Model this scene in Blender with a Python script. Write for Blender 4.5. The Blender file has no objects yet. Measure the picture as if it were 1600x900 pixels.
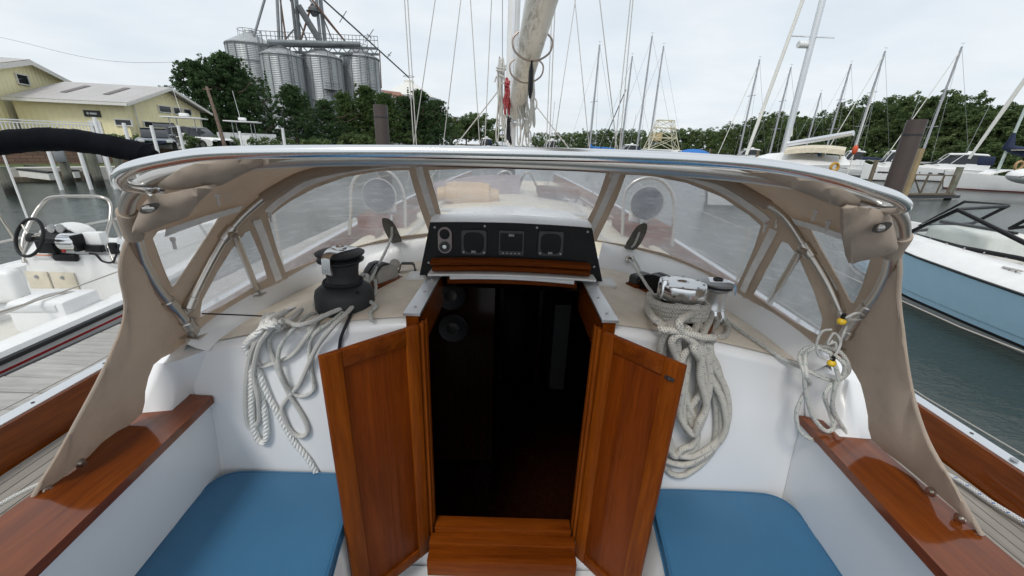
import bpy, bmesh, math, random
from mathutils import Vector, Matrix, Euler
from mathutils.bvhtree import BVHTree
from mathutils.geometry import delaunay_2d_cdt, barycentric_transform
random.seed(7)
sc = bpy.context.scene
col = sc.collection
rad = math.radians
# ---------------------------------------------------------------- camera
FPX, PITCH, ROLL, YAW, EYE = 611.0, rad(20), rad(2.2), rad(0.5), 2.45
FW = Vector((math.sin(YAW)*math.cos(PITCH), math.cos(YAW)*math.cos(PITCH), -math.sin(PITCH)))
XH = Vector((math.cos(YAW), -math.sin(YAW), 0)); UP0 = XH.cross(FW)
RT = XH*math.cos(ROLL)+UP0*math.sin(ROLL); UP = -XH*math.sin(ROLL)+UP0*math.cos(ROLL)
CAM = Vector((0, 0, EYE))
cd = bpy.data.cameras.new('camera'); cam = bpy.data.objects.new('camera', cd); col.objects.link(cam)
cd.sensor_width = 36; cd.lens = FPX/1600*36; cd.clip_start = .02; cd.clip_end = 6000
cam.matrix_world = Matrix(((RT.x, UP.x, -FW.x, 0), (RT.y, UP.y, -FW.y, 0), (RT.z, UP.z, -FW.z, EYE), (0, 0, 0, 1)))
sc.camera = cam
# ---------------------------------------------------------------- sky and sun (thin bright overcast)
SUN_EL, SUN_AZ = rad(52), rad(205)      # azimuth clockwise from +Y
world = bpy.data.worlds.new('World'); sc.world = world; world.use_nodes = True
wn, wl = world.node_tree.nodes, world.node_tree.links
bgn = wn['Background']; bgn.inputs[1].default_value = 0.1
sky = wn.new('ShaderNodeTexSky'); sky.sky_type = 'NISHITA'; sky.sun_disc = False
sky.sun_elevation = SUN_EL; sky.sun_rotation = SUN_AZ; sky.air_density = 1; sky.dust_density = 2.0
tc = wn.new('ShaderNodeTexCoord')
sx = wn.new('ShaderNodeSeparateXYZ'); wl.new(tc.outputs['Generated'], sx.inputs[0])
def wm(op, a, b=None, c=None):
    n = wn.new('ShaderNodeMath'); n.operation = op
    for i, v in enumerate((a, b, c)):
        if v is None: continue
        if isinstance(v, (int, float)): n.inputs[i].default_value = v
        else: wl.new(v, n.inputs[i])
    return n.outputs[0]
den = wm('ADD', wm('MAXIMUM', sx.outputs[2], 0.0), 0.16)       # cloud sheet projected to a flat ceiling
cx = wn.new('ShaderNodeCombineXYZ')
wl.new(wm('DIVIDE', sx.outputs[0], den), cx.inputs[0]); wl.new(wm('DIVIDE', sx.outputs[1], den), cx.inputs[1])
nz = wn.new('ShaderNodeTexNoise'); nz.inputs['Scale'].default_value = .9; nz.inputs['Detail'].default_value = 7; nz.inputs['Roughness'].default_value = .55
nz.inputs['Distortion'].default_value = .3
wl.new(cx.outputs[0], nz.inputs['Vector'])
cr = wn.new('ShaderNodeValToRGB'); cr.color_ramp.elements[0].position = .36; cr.color_ramp.elements[1].position = .62
cr.color_ramp.elements[0].color = (.84, .84, .84, 1); cr.color_ramp.elements[1].color = (.98, .98, .98, 1)
wl.new(nz.outputs['Fac'], cr.inputs[0])
nz2 = wn.new('ShaderNodeTexNoise'); nz2.inputs['Scale'].default_value = 1.6; nz2.inputs['Detail'].default_value = 8
wl.new(cx.outputs[0], nz2.inputs['Vector'])
cr2 = wn.new('ShaderNodeValToRGB'); cr2.color_ramp.elements[0].position = .3; cr2.color_ramp.elements[1].position = .6
cr2.color_ramp.elements[0].color = (6.3, 6.95, 7.5, 1); cr2.color_ramp.elements[1].color = (7.2, 7.6, 7.95, 1)
wl.new(nz2.outputs['Fac'], cr2.inputs[0])
mx = wn.new('ShaderNodeMix'); mx.data_type = 'RGBA'
wl.new(cr.outputs[0], mx.inputs[0]); wl.new(sky.outputs[0], mx.inputs[6]); wl.new(cr2.outputs[0], mx.inputs[7])
wl.new(mx.outputs[2], bgn.inputs[0])
sl = bpy.data.lights.new('sun', 'SUN'); sl.energy = 1.3; sl.angle = rad(14); sl.color = (1, .965, .91)
sun = bpy.data.objects.new('sun', sl); col.objects.link(sun)
sun.rotation_euler = Vector((-math.sin(SUN_AZ)*math.cos(SUN_EL), -math.cos(SUN_AZ)*math.cos(SUN_EL), -math.sin(SUN_EL))).to_track_quat('-Z', 'Y').to_euler()
sc.view_settings.view_transform = 'Standard'; sc.view_settings.look = 'None'; sc.view_settings.gamma = 1
sc.view_settings.exposure = 0.30; sc.view_settings.use_curve_mapping = False
sc.render.engine = 'CYCLES'; sc.cycles.use_denoising = True; sc.cycles.max_bounces = 8; sc.cycles.transparent_max_bounces = 24
sc.cycles.use_adaptive_sampling = True; sc.cycles.adaptive_threshold = .02; sc.cycles.sample_clamp_indirect = 6
# ---------------------------------------------------------------- photo pixel -> place
def ray(px, py): return FW+RT*((px-800)/FPX)-UP*((py-450)/FPX)
def PY(px, py, y): d = ray(px, py); return CAM+d*(y/d.y)
def PZ(px, py, z): d = ray(px, py); return CAM+d*((z-EYE)/d.z)
def PX(px, py, x): d = ray(px, py); return CAM+d*(x/d.x)
def PR(px, py, r): d = ray(px, py); return CAM+d*(r/math.hypot(d.x, d.y))
def PP(px, py, y0, z0, k):          # plane y-y0 = k (z-z0)
    d = ray(px, py); return CAM+d*((y0+k*(EYE-z0))/(d.y-k*d.z))
def proj(p):
    q = Vector(p)-CAM; z = q.dot(FW); return 800+FPX*q.dot(RT)/z, 450-FPX*q.dot(UP)/z
# ---------------------------------------------------------------- geometry helpers
def cr_spline(pts, n=6, closed=False):
    P = [Vector(p) for p in pts]; out = []; m = len(P)
    rng = m if closed else m-1
    for i in range(rng):
        p0 = P[(i-1) % m] if closed or i > 0 else P[0]*2-P[1]
        p1, p2 = P[i], P[(i+1) % m]
        p3 = P[(i+2) % m] if closed or i+2 < m else P[-1]*2-P[-2]
        for k in range(n):
            t = k/n
            out.append(.5*((2*p1)+(p2-p0)*t+(2*p0-5*p1+4*p2-p3)*t*t+(3*p1-p0-3*p2+p3)*t**3))
    if not closed: out.append(P[-1].copy())
    return out
def resample(pts, n):
    L = [0]
    for a, b in zip(pts, pts[1:]): L.append(L[-1]+(b-a).length)
    out = []; j = 0
    for i in range(n):
        d = L[-1]*i/(n-1)
        while j < len(L)-2 and L[j+1] < d: j += 1
        s = L[j+1]-L[j]; t = 0 if s < 1e-9 else (d-L[j])/s
        out.append(pts[j].lerp(pts[j+1], min(1, max(0, t))))
    return out
class G:
    def __init__(s): s.v = []; s.f = []; s.uv = {}
    def add(s, vs, fs, M=None, uvs=None):
        b = len(s.v)
        for p in vs: s.v.append(M @ Vector(p) if M is not None else Vector(p))
        for i, f in enumerate(fs):
            if uvs is not None: s.uv[len(s.f)] = uvs[i]
            s.f.append(tuple(b+k for k in f))
        return s
    def box(s, c, d, rot=None, bev=0, seg=2):
        M = Matrix.Translation(c) @ (rot.to_4x4() if rot is not None and not isinstance(rot, (int, float)) else Matrix.Rotation(rot or 0, 4, 'Z'))
        if bev:
            bm = bmesh.new(); bmesh.ops.create_cube(bm, size=1)
            bmesh.ops.scale(bm, vec=Vector(d), verts=bm.verts)
            bmesh.ops.bevel(bm, geom=bm.edges[:], offset=bev, segments=seg, affect='EDGES', profile=.5)
            bm.verts.index_update(); s.add([v.co for v in bm.verts], [[v.index for v in f.verts] for f in bm.faces], M); bm.free()
        else:
            x, y, z = (q/2 for q in d)
            s.add([(-x,-y,-z),(x,-y,-z),(x,y,-z),(-x,y,-z),(-x,-y,z),(x,-y,z),(x,y,z),(-x,y,z)],
                  [(0,3,2,1),(4,5,6,7),(0,1,5,4),(1,2,6,5),(2,3,7,6),(3,0,4,7)], M)
        return s
    def bar(s, a, b, w, h, up=(0, 0, 1)):      # square bar from a to b
        a, b = Vector(a), Vector(b); t = (b-a).normalized(); u = Vector(up)
        if abs(t.dot(u)) > .98: u = Vector((1, 0, 0))
        x = t.cross(u).normalized(); u = x.cross(t)
        vs = [p+x*(w/2*i)+u*(h/2*j) for p in (a, b) for i, j in ((-1,-1),(1,-1),(1,1),(-1,1))]
        return s.add(vs, [(0,1,2,3),(7,6,5,4),(0,4,5,1),(1,5,6,2),(2,6,7,3),(3,7,4,0)])
    def tube(s, pts, r, n=8, closed=False, cap=True, flat=1.0):
        P = [Vector(p) for p in pts]; m = len(P)
        R = r if isinstance(r, (list, tuple)) else [r]*m
        T = []
        for i in range(m):
            a = P[(i-1) % m] if closed or i else P[0]; b = P[(i+1) % m] if closed or i < m-1 else P[-1]
            t = b-a; T.append(t.normalized() if t.length > 1e-9 else (T[-1] if T else Vector((0, 0, 1))))
        ref = Vector((0, 0, 1)) if abs(T[0].z) < .9 else Vector((1, 0, 0))
        nrm = (ref-T[0]*ref.dot(T[0])).normalized(); vs = []; L = [0]
        for i in range(m):
            if i: L.append(L[-1]+(P[i]-P[i-1]).length)
            nrm = (nrm-T[i]*nrm.dot(T[i]))
            nrm = nrm.normalized() if nrm.length > 1e-6 else T[i].orthogonal().normalized()
            bi = T[i].cross(nrm)
            for k in range(n):
                a = 2*math.pi*k/n; vs.append(P[i]+nrm*(math.cos(a)*R[i]*flat)+bi*(math.sin(a)*R[i]))
        L.append(L[-1]+(P[0]-P[-1]).length)
        fs, uvs = [], []
        for i in range(m if closed else m-1):
            j = (i+1) % m
            for k in range(n):
                q = (k+1) % n; fs.append((i*n+k, i*n+q, j*n+q, j*n+k))
                uvs.append(((k/n, L[i]), ((k+1)/n, L[i]), ((k+1)/n, L[i+1]), (k/n, L[i+1])))
        if cap and not closed:
            fs.append(tuple(range(n))[::-1]); uvs.append(((0, 0),)*n); fs.append(tuple((m-1)*n+k for k in range(n))); uvs.append(((0, 0),)*n)
        return s.add(vs, fs, None, uvs)
    def lathe(s, prof, n=24, M=None):
        vs, fs = [], []
        for r, z in prof:
            for k in range(n): a = 2*math.pi*k/n; vs.append((r*math.cos(a), r*math.sin(a), z))
        for i in range(len(prof)-1):
            for k in range(n): q = (k+1) % n; fs.append((i*n+k, i*n+q, (i+1)*n+q, (i+1)*n+k))
        if prof[0][0] > 1e-6: fs.append(tuple(range(n))[::-1])
        if prof[-1][0] > 1e-6: fs.append(tuple((len(prof)-1)*n+k for k in range(n)))
        return s.add(vs, fs, M)
    def prism(s, poly, h0, h1, M=None):       # polygon in local xy, from z h0 to h1
        n = len(poly); vs = [(x, y, h0) for x, y in poly]+[(x, y, h1) for x, y in poly]
        ar = sum(poly[i][0]*poly[(i+1) % n][1]-poly[(i+1) % n][0]*poly[i][1] for i in range(n))
        fs = [tuple(range(n))[::-1], tuple(range(n, 2*n))]+[(i, (i+1) % n, n+(i+1) % n, n+i) for i in range(n)]
        if ar < 0: fs = [f[::-1] for f in fs]
        return s.add(vs, fs, M)
    def grid(s, P, closed=False):
        m, n = len(P), len(P[0]); vs = [p for r in P for p in r]; fs = []
        for i in range(m-1):
            for j in range(n if closed else n-1):
                q = (j+1) % n; fs.append((i*n+j, i*n+q, (i+1)*n+q, (i+1)*n+j))
        return s.add(vs, fs)
    def slab(s, P, th):                       # thick sheet from a grid of points
        m, n = len(P), len(P[0]); N = []
        for i in range(m):
            r = []
            for j in range(n):
                a = P[min(i+1, m-1)][j]-P[max(i-1, 0)][j]; b = P[i][min(j+1, n-1)]-P[i][max(j-1, 0)]
                c = a.cross(b); r.append(c.normalized() if c.length > 1e-12 else Vector((0, 0, 1)))
            N.append(r)
        vs = [P[i][j] for i in range(m) for j in range(n)]+[P[i][j]-N[i][j]*th for i in range(m) for j in range(n)]
        o = m*n; fs = []
        for i in range(m-1):
            for j in range(n-1):
                a, b, c, d = i*n+j, i*n+j+1, (i+1)*n+j+1, (i+1)*n+j
                fs.append((a, d, c, b)); fs.append((o+a, o+b, o+c, o+d))
        rim = [j for j in range(n)]+[i*n+n-1 for i in range(1, m)]+[(m-1)*n+j for j in range(n-2, -1, -1)]+[i*n for i in range(m-2, 0, -1)]
        for a, b in zip(rim, rim[1:]+rim[:1]): fs.append((a, b, o+b, o+a))
        return s.add(vs, fs)
    def ball(s, c, r, n=10, m=7, sc_=(1, 1, 1)):
        return s.lathe([(max(1e-7, math.sin(math.pi*i/m))*r, -math.cos(math.pi*i/m)*r) for i in range(m+1)], n, Matrix.Translation(c) @ Matrix.Diagonal((*sc_, 1)))
def build(name, g, mat, parent=None, base=None, smooth=True, angle=38):
    base = Vector(base) if base is not None else Vector((0, 0, 0))
    me = bpy.data.meshes.new(name)
    me.from_pydata([v-base for v in g.v], [], g.f)
    if g.uv:
        ul = me.uv_layers.new(name='UVMap').data
        for p in me.polygons:
            q = g.uv.get(p.index)
            if q:
                for k, li in enumerate(p.loop_indices): ul[li].uv = q[k]
    me.materials.append(mat)
    if smooth:
        me.polygons.foreach_set('use_smooth', [True]*len(me.polygons))
        try: me.set_sharp_from_angle(angle=rad(angle))
        except Exception: pass
    me.update()
    o = bpy.data.objects.new(name, me); col.objects.link(o)
    if parent: o.parent = parent
    return o
def tag(o, label=None, cat=None, group=None, kind=None):
    if label: o['label'] = label
    if cat: o['category'] = cat
    if group: o['group'] = group
    if kind: o['kind'] = kind
    return o
class Thing:                                   # an Empty at the base; add() takes world coordinates
    def __init__(s, name, base, label, cat, group=None):
        s.base = Vector(base); s.o = bpy.data.objects.new(name, None); s.o.empty_display_size = .05
        col.objects.link(s.o); s.o.location = s.base; tag(s.o, label, cat, group)
    def add(s, name, g, mat, sub=None, **k): return build(name, g, mat, sub or s.o, s.base, **k)
    def piece(s, name, me, sub=None, loc=None, rot=None):      # another object with shared mesh data
        o = bpy.data.objects.new(name, me); col.objects.link(o); o.parent = sub or s.o
        if loc is not None: o.location = Vector(loc)-s.base
        if rot is not None: o.rotation_euler = rot
        return o
def single(name, g, mat, label, cat, group=None, kind=None, **k):
    xs = [v.x for v in g.v]; ys = [v.y for v in g.v]; zs = [v.z for v in g.v]
    b = Vector(((min(xs)+max(xs))/2, (min(ys)+max(ys))/2, min(zs)))
    o = build(name, g, mat, None, b, **k); o.location = b; return tag(o, label, cat, group, kind)
def copy_tree(o, parent=None):
    c = o.copy(); col.objects.link(c); c.parent = parent
    for ch in list(o.children): copy_tree(ch, c)
    return c
# ---------------------------------------------------------------- materials
class N:
    def __init__(s, name):
        s.m = bpy.data.materials.new(name); s.m.use_nodes = True; s.t = s.m.node_tree
        s.n, s.l = s.t.nodes, s.t.links; s.b = s.n['Principled BSDF']; s.out = s.n['Material Output']
        s.tc = s.n.new('ShaderNodeTexCoord')
    def coord(s, scale=(1, 1, 1), kind='Object', rot=(0, 0, 0)):
        mp = s.n.new('ShaderNodeMapping'); mp.inputs['Scale'].default_value = scale; mp.inputs['Rotation'].default_value = rot
        s.l.new(s.tc.outputs[kind], mp.inputs[0]); return mp.outputs[0]
    def noise(s, vec, scale, detail=4, rough=.55, dist=0):
        n = s.n.new('ShaderNodeTexNoise'); n.inputs['Scale'].default_value = scale; n.inputs['Detail'].default_value = detail
        n.inputs['Roughness'].default_value = rough; n.inputs['Distortion'].default_value = dist; s.l.new(vec, n.inputs['Vector']); return n.outputs['Fac']
    def ramp(s, fac, stops):
        r = s.n.new('ShaderNodeValToRGB'); e = r.color_ramp.elements
        while len(e) < len(stops): e.new(.5)
        for q, (p, c) in zip(e, stops):
            q.position = p; q.color = (*c, 1) if not isinstance(c, (int, float)) else (c, c, c, 1)
        s.l.new(fac, r.inputs[0]); return r.outputs[0]
    def math(s, op, a, b=None, c=None):
        n = s.n.new('ShaderNodeMath'); n.operation = op
        for i, v in enumerate((a, b, c)):
            if v is None: continue
            if isinstance(v, (int, float)): n.inputs[i].default_value = v
            else: s.l.new(v, n.inputs[i])
        return n.outputs[0]
    def mix(s, fac, a, b, mode='MIX'):
        n = s.n.new('ShaderNodeMix'); n.data_type = 'RGBA'; n.blend_type = mode
        for i, v in ((0, fac), (6, a), (7, b)):
            if isinstance(v, (int, float)): n.inputs[i].default_value = v
            elif isinstance(v, tuple): n.inputs[i].default_value = (*v, 1)
            else: s.l.new(v, n.inputs[i])
        return n.outputs[2]
    def bump(s, h, strength=.3, dist=.002):
        n = s.n.new('ShaderNodeBump'); n.inputs['Strength'].default_value = strength; n.inputs['Distance'].default_value = dist
        s.l.new(h, n.inputs['Height']); s.l.new(n.outputs[0], s.b.inputs['Normal']); return n
    def set(s, **k):
        for key, v in k.items():
            key = {'color': 'Base Color', 'rough': 'Roughness', 'metal': 'Metallic', 'coat': 'Coat Weight', 'coatr': 'Coat Roughness', 'spec': 'Specular IOR Level', 'trans': 'Transmission Weight', 'sheen': 'Sheen Weight', 'alpha': 'Alpha', 'emit': 'Emission Color', 'emits': 'Emission Strength'}.get(key, key)
            i = s.b.inputs[key]
            if isinstance(v, tuple): i.default_value = (*v, 1) if len(i.default_value) == 4 else v
            elif isinstance(v, (int, float)): i.default_value = v
            else: s.l.new(v, i)
        return s
def plain(name, c, rough=.5, metal=0, var=.12, scale=6, bump=0, bscale=60, rv=.12, **k):
    n = N(name); v = n.coord()
    f = n.noise(v, scale, 5)
    d = tuple(x*(1-var) for x in c); e = tuple(min(1, x*(1+var*.6)) for x in c)
    n.set(color=n.ramp(f, [(.3, d), (.7, e)]), rough=rough, metal=metal, **k)
    if rough > .05 and not metal:
        n.set(rough=n.math('MULTIPLY_ADD', n.noise(v, scale*3, 3), rv, rough-rv/2))
    if bump: n.bump(n.noise(v, bscale, 3), bump, .002)
    return n.m
def wood(name, axis, light, dark, rough=.25, coat=.8, scale=1., fine=1., wear=None):
    n = N(name); s = [14., 14., 14.]; s['xyz'.index(axis)] = .9
    v = n.coord(tuple(q*scale for q in s))
    a = n.noise(v, 1.6, 6, .6, .6); b = n.noise(v, 9*fine, 4, .7)
    f = n.math('ADD', n.math('MULTIPLY', a, .65), n.math('MULTIPLY', b, .35))
    c = n.ramp(f, [(.3, dark), (.5, tuple((x+y)/2 for x, y in zip(light, dark))), (.68, light)])
    big = n.noise(n.coord((1, 1, 1)), 2.5, 3)
    c = n.mix(.55, c, n.ramp(big, [(.3, .62), (.7, 1.)]), 'MULTIPLY')
    n.set(color=c, rough=rough, coat=coat, coatr=.10, spec=.06)
    n.bump(f, .25, .001)
    return n.m
M = {}
M['gel'] = plain('white_gelcoat', (.82, .825, .83), .28, var=.02, scale=2.5, rv=.02, coat=.15)
M['gelold'] = plain('aged_gelcoat', (.68, .69, .69), .4, var=.1, scale=3)
def tan_deck():
    n = N('tan_nonskid'); v = n.coord()
    c = n.mix(.5, n.ramp(n.noise(v, 3, 6, .65), [(.3, (.68, .60, .49)), (.7, (.80, .715, .60))]), n.ramp(n.noise(v, 14, 4), [(.35, (.66, .58, .47)), (.6, (.82, .73, .62))]))
    n.set(color=c, rough=.6); n.bump(n.noise(v, 420, 2), .25, .0012); return n.m
M['tan'] = tan_deck()
M['teakz'] = wood('varnished_teak_vertical', 'z', (.28, .068, .0045), (.10, .018, .0012), rough=.45, coat=.04)
M['teaky'] = wood('varnished_teak_fore_aft', 'y', (.25, .058, .005), (.09, .016, .0016), rough=.2, coat=.8)
M['teakx'] = wood('varnished_teak_athwart', 'x', (.23, .054, .0045), (.08, .014, .0012), rough=.45, coat=.05)
M['teakred'] = wood('varnished_teak_panel', 'z', (.20, .041, .0035), (.075, .0125, .001), rough=.4, coat=.03, fine=1.6)
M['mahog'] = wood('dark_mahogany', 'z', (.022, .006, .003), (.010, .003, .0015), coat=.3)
M['greyteak'] = wood('weathered_teak', 'y', (.40, .37, .33), (.25, .23, .20), rough=.75, coat=0, fine=1.5)
M['dockwood'] = wood('weathered_dock_board', 'x', (.52, .51, .485), (.31, .30, .28), rough=.85, coat=0, fine=1.6)
M['oldwood'] = wood('old_grey_timber', 'z', (.24, .20, .15), (.11, .09, .065), rough=.85, coat=0)
def canvas(name, c):
    n = N(name); v = n.coord()
    base = n.ramp(n.noise(v, 2.2, 6, .6), [(.3, tuple(x*.86 for x in c)), (.7, tuple(x*1.08 for x in c))])
    base = n.mix(n.ramp(n.noise(v, 9, 5, .7), [(.52, 0.), (.8, .35)]), base, tuple(x*.55 for x in c))
    n.set(color=base, rough=.85, sheen=.15)
    n.bump(n.math('ADD', n.math('ADD', n.math('MULTIPLY', n.noise(v, 700, 2), .25), n.noise(v, 5, 3)), n.math('MULTIPLY', n.noise(n.coord((1, 1, .35), rot=(.2, .3, .1)), 11, 4, .6, 1.2), .6)), .8, .010)
    tr = n.n.new('ShaderNodeBsdfTranslucent'); n.l.new(base, tr.inputs[0])
    mxs = n.n.new('ShaderNodeMixShader'); mxs.inputs[0].default_value = .42
    n.l.new(n.b.outputs[0], mxs.inputs[1]); n.l.new(tr.outputs[0], mxs.inputs[2]); n.l.new(mxs.outputs[0], n.out.inputs[0])
    return n.m
M['canvas'] = canvas('tan_canvas', (.64, .54, .445))
M['zip'] = plain('grey_white_zipper_tape', (.78, .77, .76), .7, var=.10, scale=30, bump=.5, bscale=500)
def vinyl(name, haze, tint=(.93, .94, .95)):
    n = N(name); v = n.coord()
    n.n.remove(n.b)
    t = n.n.new('ShaderNodeBsdfTransparent'); t.inputs[0].default_value = (*tint, 1)
    d = n.n.new('ShaderNodeBsdfDiffuse'); d.inputs[0].default_value = (.82, .83, .85, 1)
    tl = n.n.new('ShaderNodeBsdfTranslucent'); tl.inputs[0].default_value = (.82, .83, .85, 1)
    dd = n.n.new('ShaderNodeMixShader'); dd.inputs[0].default_value = .5
    n.l.new(d.outputs[0], dd.inputs[1]); n.l.new(tl.outputs[0], dd.inputs[2])
    gl = n.n.new('ShaderNodeBsdfGlossy'); gl.inputs['Roughness'].default_value = .06
    bp = n.n.new('ShaderNodeBump'); bp.inputs['Strength'].default_value = .35; bp.inputs['Distance'].default_value = .02
    n.l.new(n.noise(v, 5, 2), bp.inputs['Height']); n.l.new(bp.outputs[0], gl.inputs['Normal'])
    m1 = n.n.new('ShaderNodeMixShader'); m2 = n.n.new('ShaderNodeMixShader')
    a = n.noise(v, 2.3, 6, .6, .8); b = n.noise(n.coord((1, 1, 6), rot=(.3, .5, .2)), 9, 5, .7)
    h = n.math('ADD', n.ramp(a, [(.32, haze*.5), (.68, haze*1.35)]), n.ramp(b, [(.52, 0.), (.75, haze*.6)]))
    n.l.new(h, m1.inputs[0]); n.l.new(t.outputs[0], m1.inputs[1]); n.l.new(dd.outputs[0], m1.inputs[2])
    fr = n.n.new('ShaderNodeLayerWeight')
    n.l.new(n.math('MULTIPLY_ADD', n.math('POWER', fr.outputs['Facing'], 4.0), .55, .035), m2.inputs[0]); n.l.new(m1.outputs[0], m2.inputs[1]); n.l.new(gl.outputs[0], m2.inputs[2])
    n.l.new(m2.outputs[0], n.out.inputs[0]); return n.m
M['vinyl'] = vinyl('clear_vinyl', .46)
M['glass'] = vinyl('boat_windscreen_glass', .05, (.86, .9, .9))
def metal(name, c, rough, var=.1, sc_=25):
    n = N(name); v = n.coord()
    n.set(color=c, metal=1., rough=n.math('MULTIPLY_ADD', n.noise(v, sc_, 4), var, rough)); return n.m
M['steel'] = metal('polished_stainless', (.56, .53, .49), .26)
M['chrome'] = metal('chrome', (.78, .785, .79), .12, .06)
M['alu'] = metal('brushed_aluminium', (.74, .75, .76), .28, .25, 8)
M['galv'] = metal('dull_metal', (.42, .43, .44), .4, .2)
M['black'] = plain('black_plastic', (.008, .008, .009), .42, var=.2, spec=.25)
M['blackrub'] = plain('black_neoprene', (.028, .03, .033), .6, var=.25, scale=10, bump=.2, bscale=200)
M['screen'] = plain('dark_display_glass', (.004, .005, .007), .12, var=.1, spec=.2)
M['cush'] = plain('blue_vinyl_cushion', (.036, .138, .26), .5, var=.16, scale=1.6, bump=.35, bscale=30)
M['white'] = plain('white_paint', (.80, .80, .79), .35, var=.05)
M['creamdeck'] = plain('cream_deck_paint', (.66, .58, .44), .5, var=.12, scale=1.5)
M['offwhite'] = plain('off_white_paint', (.72, .71, .66), .4, var=.08)
M['dark'] = plain('dark_trim', (.02, .02, .022), .5)
M['yellow'] = plain('yellow_plastic', (.75, .5, .03), .4)
M['red'] = plain('red_fabric', (.5, .03, .03), .7)
def rope_mat(name, c, fleck=None, k=115., strands=5):
    n = N(name)
    s = n.n.new('ShaderNodeSeparateXYZ'); n.l.new(n.tc.outputs['UV'], s.inputs[0]); u, w = s.outputs[0], s.outputs[1]
    uu = n.math('MULTIPLY', u, 6.28318*strands); ww = n.math('MULTIPLY', w, 6.28318*k)
    a = n.math('SINE', n.math('ADD', uu, ww)); b = n.math('SINE', n.math('SUBTRACT', uu, ww))
    h = n.math('MAXIMUM', a, b)
    base = n.mix(n.ramp(h, [(.2, 1.), (.8, 0.)]), c, tuple(x*.6 for x in c))
    base = n.mix(.6, base, n.ramp(n.noise(n.coord(), 12, 4), [(.3, .78), (.7, 1.)]), 'MULTIPLY')
    if fleck:
        fu = n.math('SINE', n.math('ADD', n.math('MULTIPLY', u, 6.28318*2), n.math('MULTIPLY', w, 6.28318*22)))
        fv = n.math('SINE', n.math('MULTIPLY', w, 6.28318*46))
        fk = n.math('MULTIPLY', n.math('GREATER_THAN', fu, .86), n.math('GREATER_THAN', fv, .35))
        base = n.mix(fk, base, fleck)
    n.set(color=base, rough=.85); n.bump(h, .6, .0012); return n.m
M['rope'] = rope_mat('off_white_braided_rope', (.74, .73, .69))
M['ropeg'] = rope_mat('white_rope_green_fleck', (.76, .76, .72), (.22, .34, .27))
M['ropek'] = rope_mat('beige_rope_dark_fleck', (.69, .66, .59), (.33, .32, .32))
M['ropeb'] = rope_mat('white_rope_blue_fleck', (.7, .7, .7), (.02, .12, .42))
M['roper'] = rope_mat('red_braided_rope', (.45, .04, .05), (.6, .5, .5))
M['twist'] = plain('white_twisted_rope', (.78, .78, .75), .85, var=.12, scale=40, bump=.4, bscale=300)
M['cord'] = plain('grey_shock_cord', (.5, .5, .48), .8, var=.2, scale=80)
M['blackcord'] = plain('black_cord', (.015, .016, .022), .8)
# ================================================================ the sailboat we stand on
def deckz(x, y): return 1.86-.12*x*x+.04*(y-1.27)
def onD(px, py, off=0.0):
    d = ray(px, py); a, b = .3, 9.
    for _ in range(50):
        m = (a+b)/2; q = CAM+d*m
        if q.z-deckz(q.x, q.y)-off > 0: a = m
        else: b = m
    return CAM+d*a
CX = .012                                         # centreline
boat = Thing('sailboat', (0, 4.0, 0), 'white sailboat with teak trim whose cockpit and open companionway fill the foreground', 'sailboat')
# --- plan curves, port (left) then mirrored
tanL = [Vector(p) for p in ((-1.082, 1.30), (-1.078, 1.45), (-1.05, 1.62), (-.985, 1.76), (-.87, 1.87), (-.70, 1.93), (-.52, 1.96), (-.43, 1.965))]
vinpx_L = [(305, 520, .055), (345, 490, .075), (400, 457, .088), (440, 440, .095), (500, 407, .10), (560, 387, .105), (620, 376, .11), (665, 370, .115)]
vinpx_R = [(932, 375, .115), (1010, 392, .11), (1080, 415, .105), (1150, 452, .095), (1200, 485, .088), (1255, 517, .07), (1318, 553, .04)]
baseL = [onD(*p) for p in vinpx_L]
baseR = [Vector((-v.x+2*CX+.02, v.y+.02, v.z)) for v in baseL[::-1]]
base_pts = baseL+[Vector((-.2, 2.10, 1.985)), Vector((.22, 2.10, 1.985))]+baseR
baseC = cr_spline(base_pts, 6)
def tan_pt(v): return Vector((v.x, v.y, deckz(v.x, v.y)))
tanR = [Vector((-v.x+2*CX, v.y)) for v in tanL]
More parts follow.
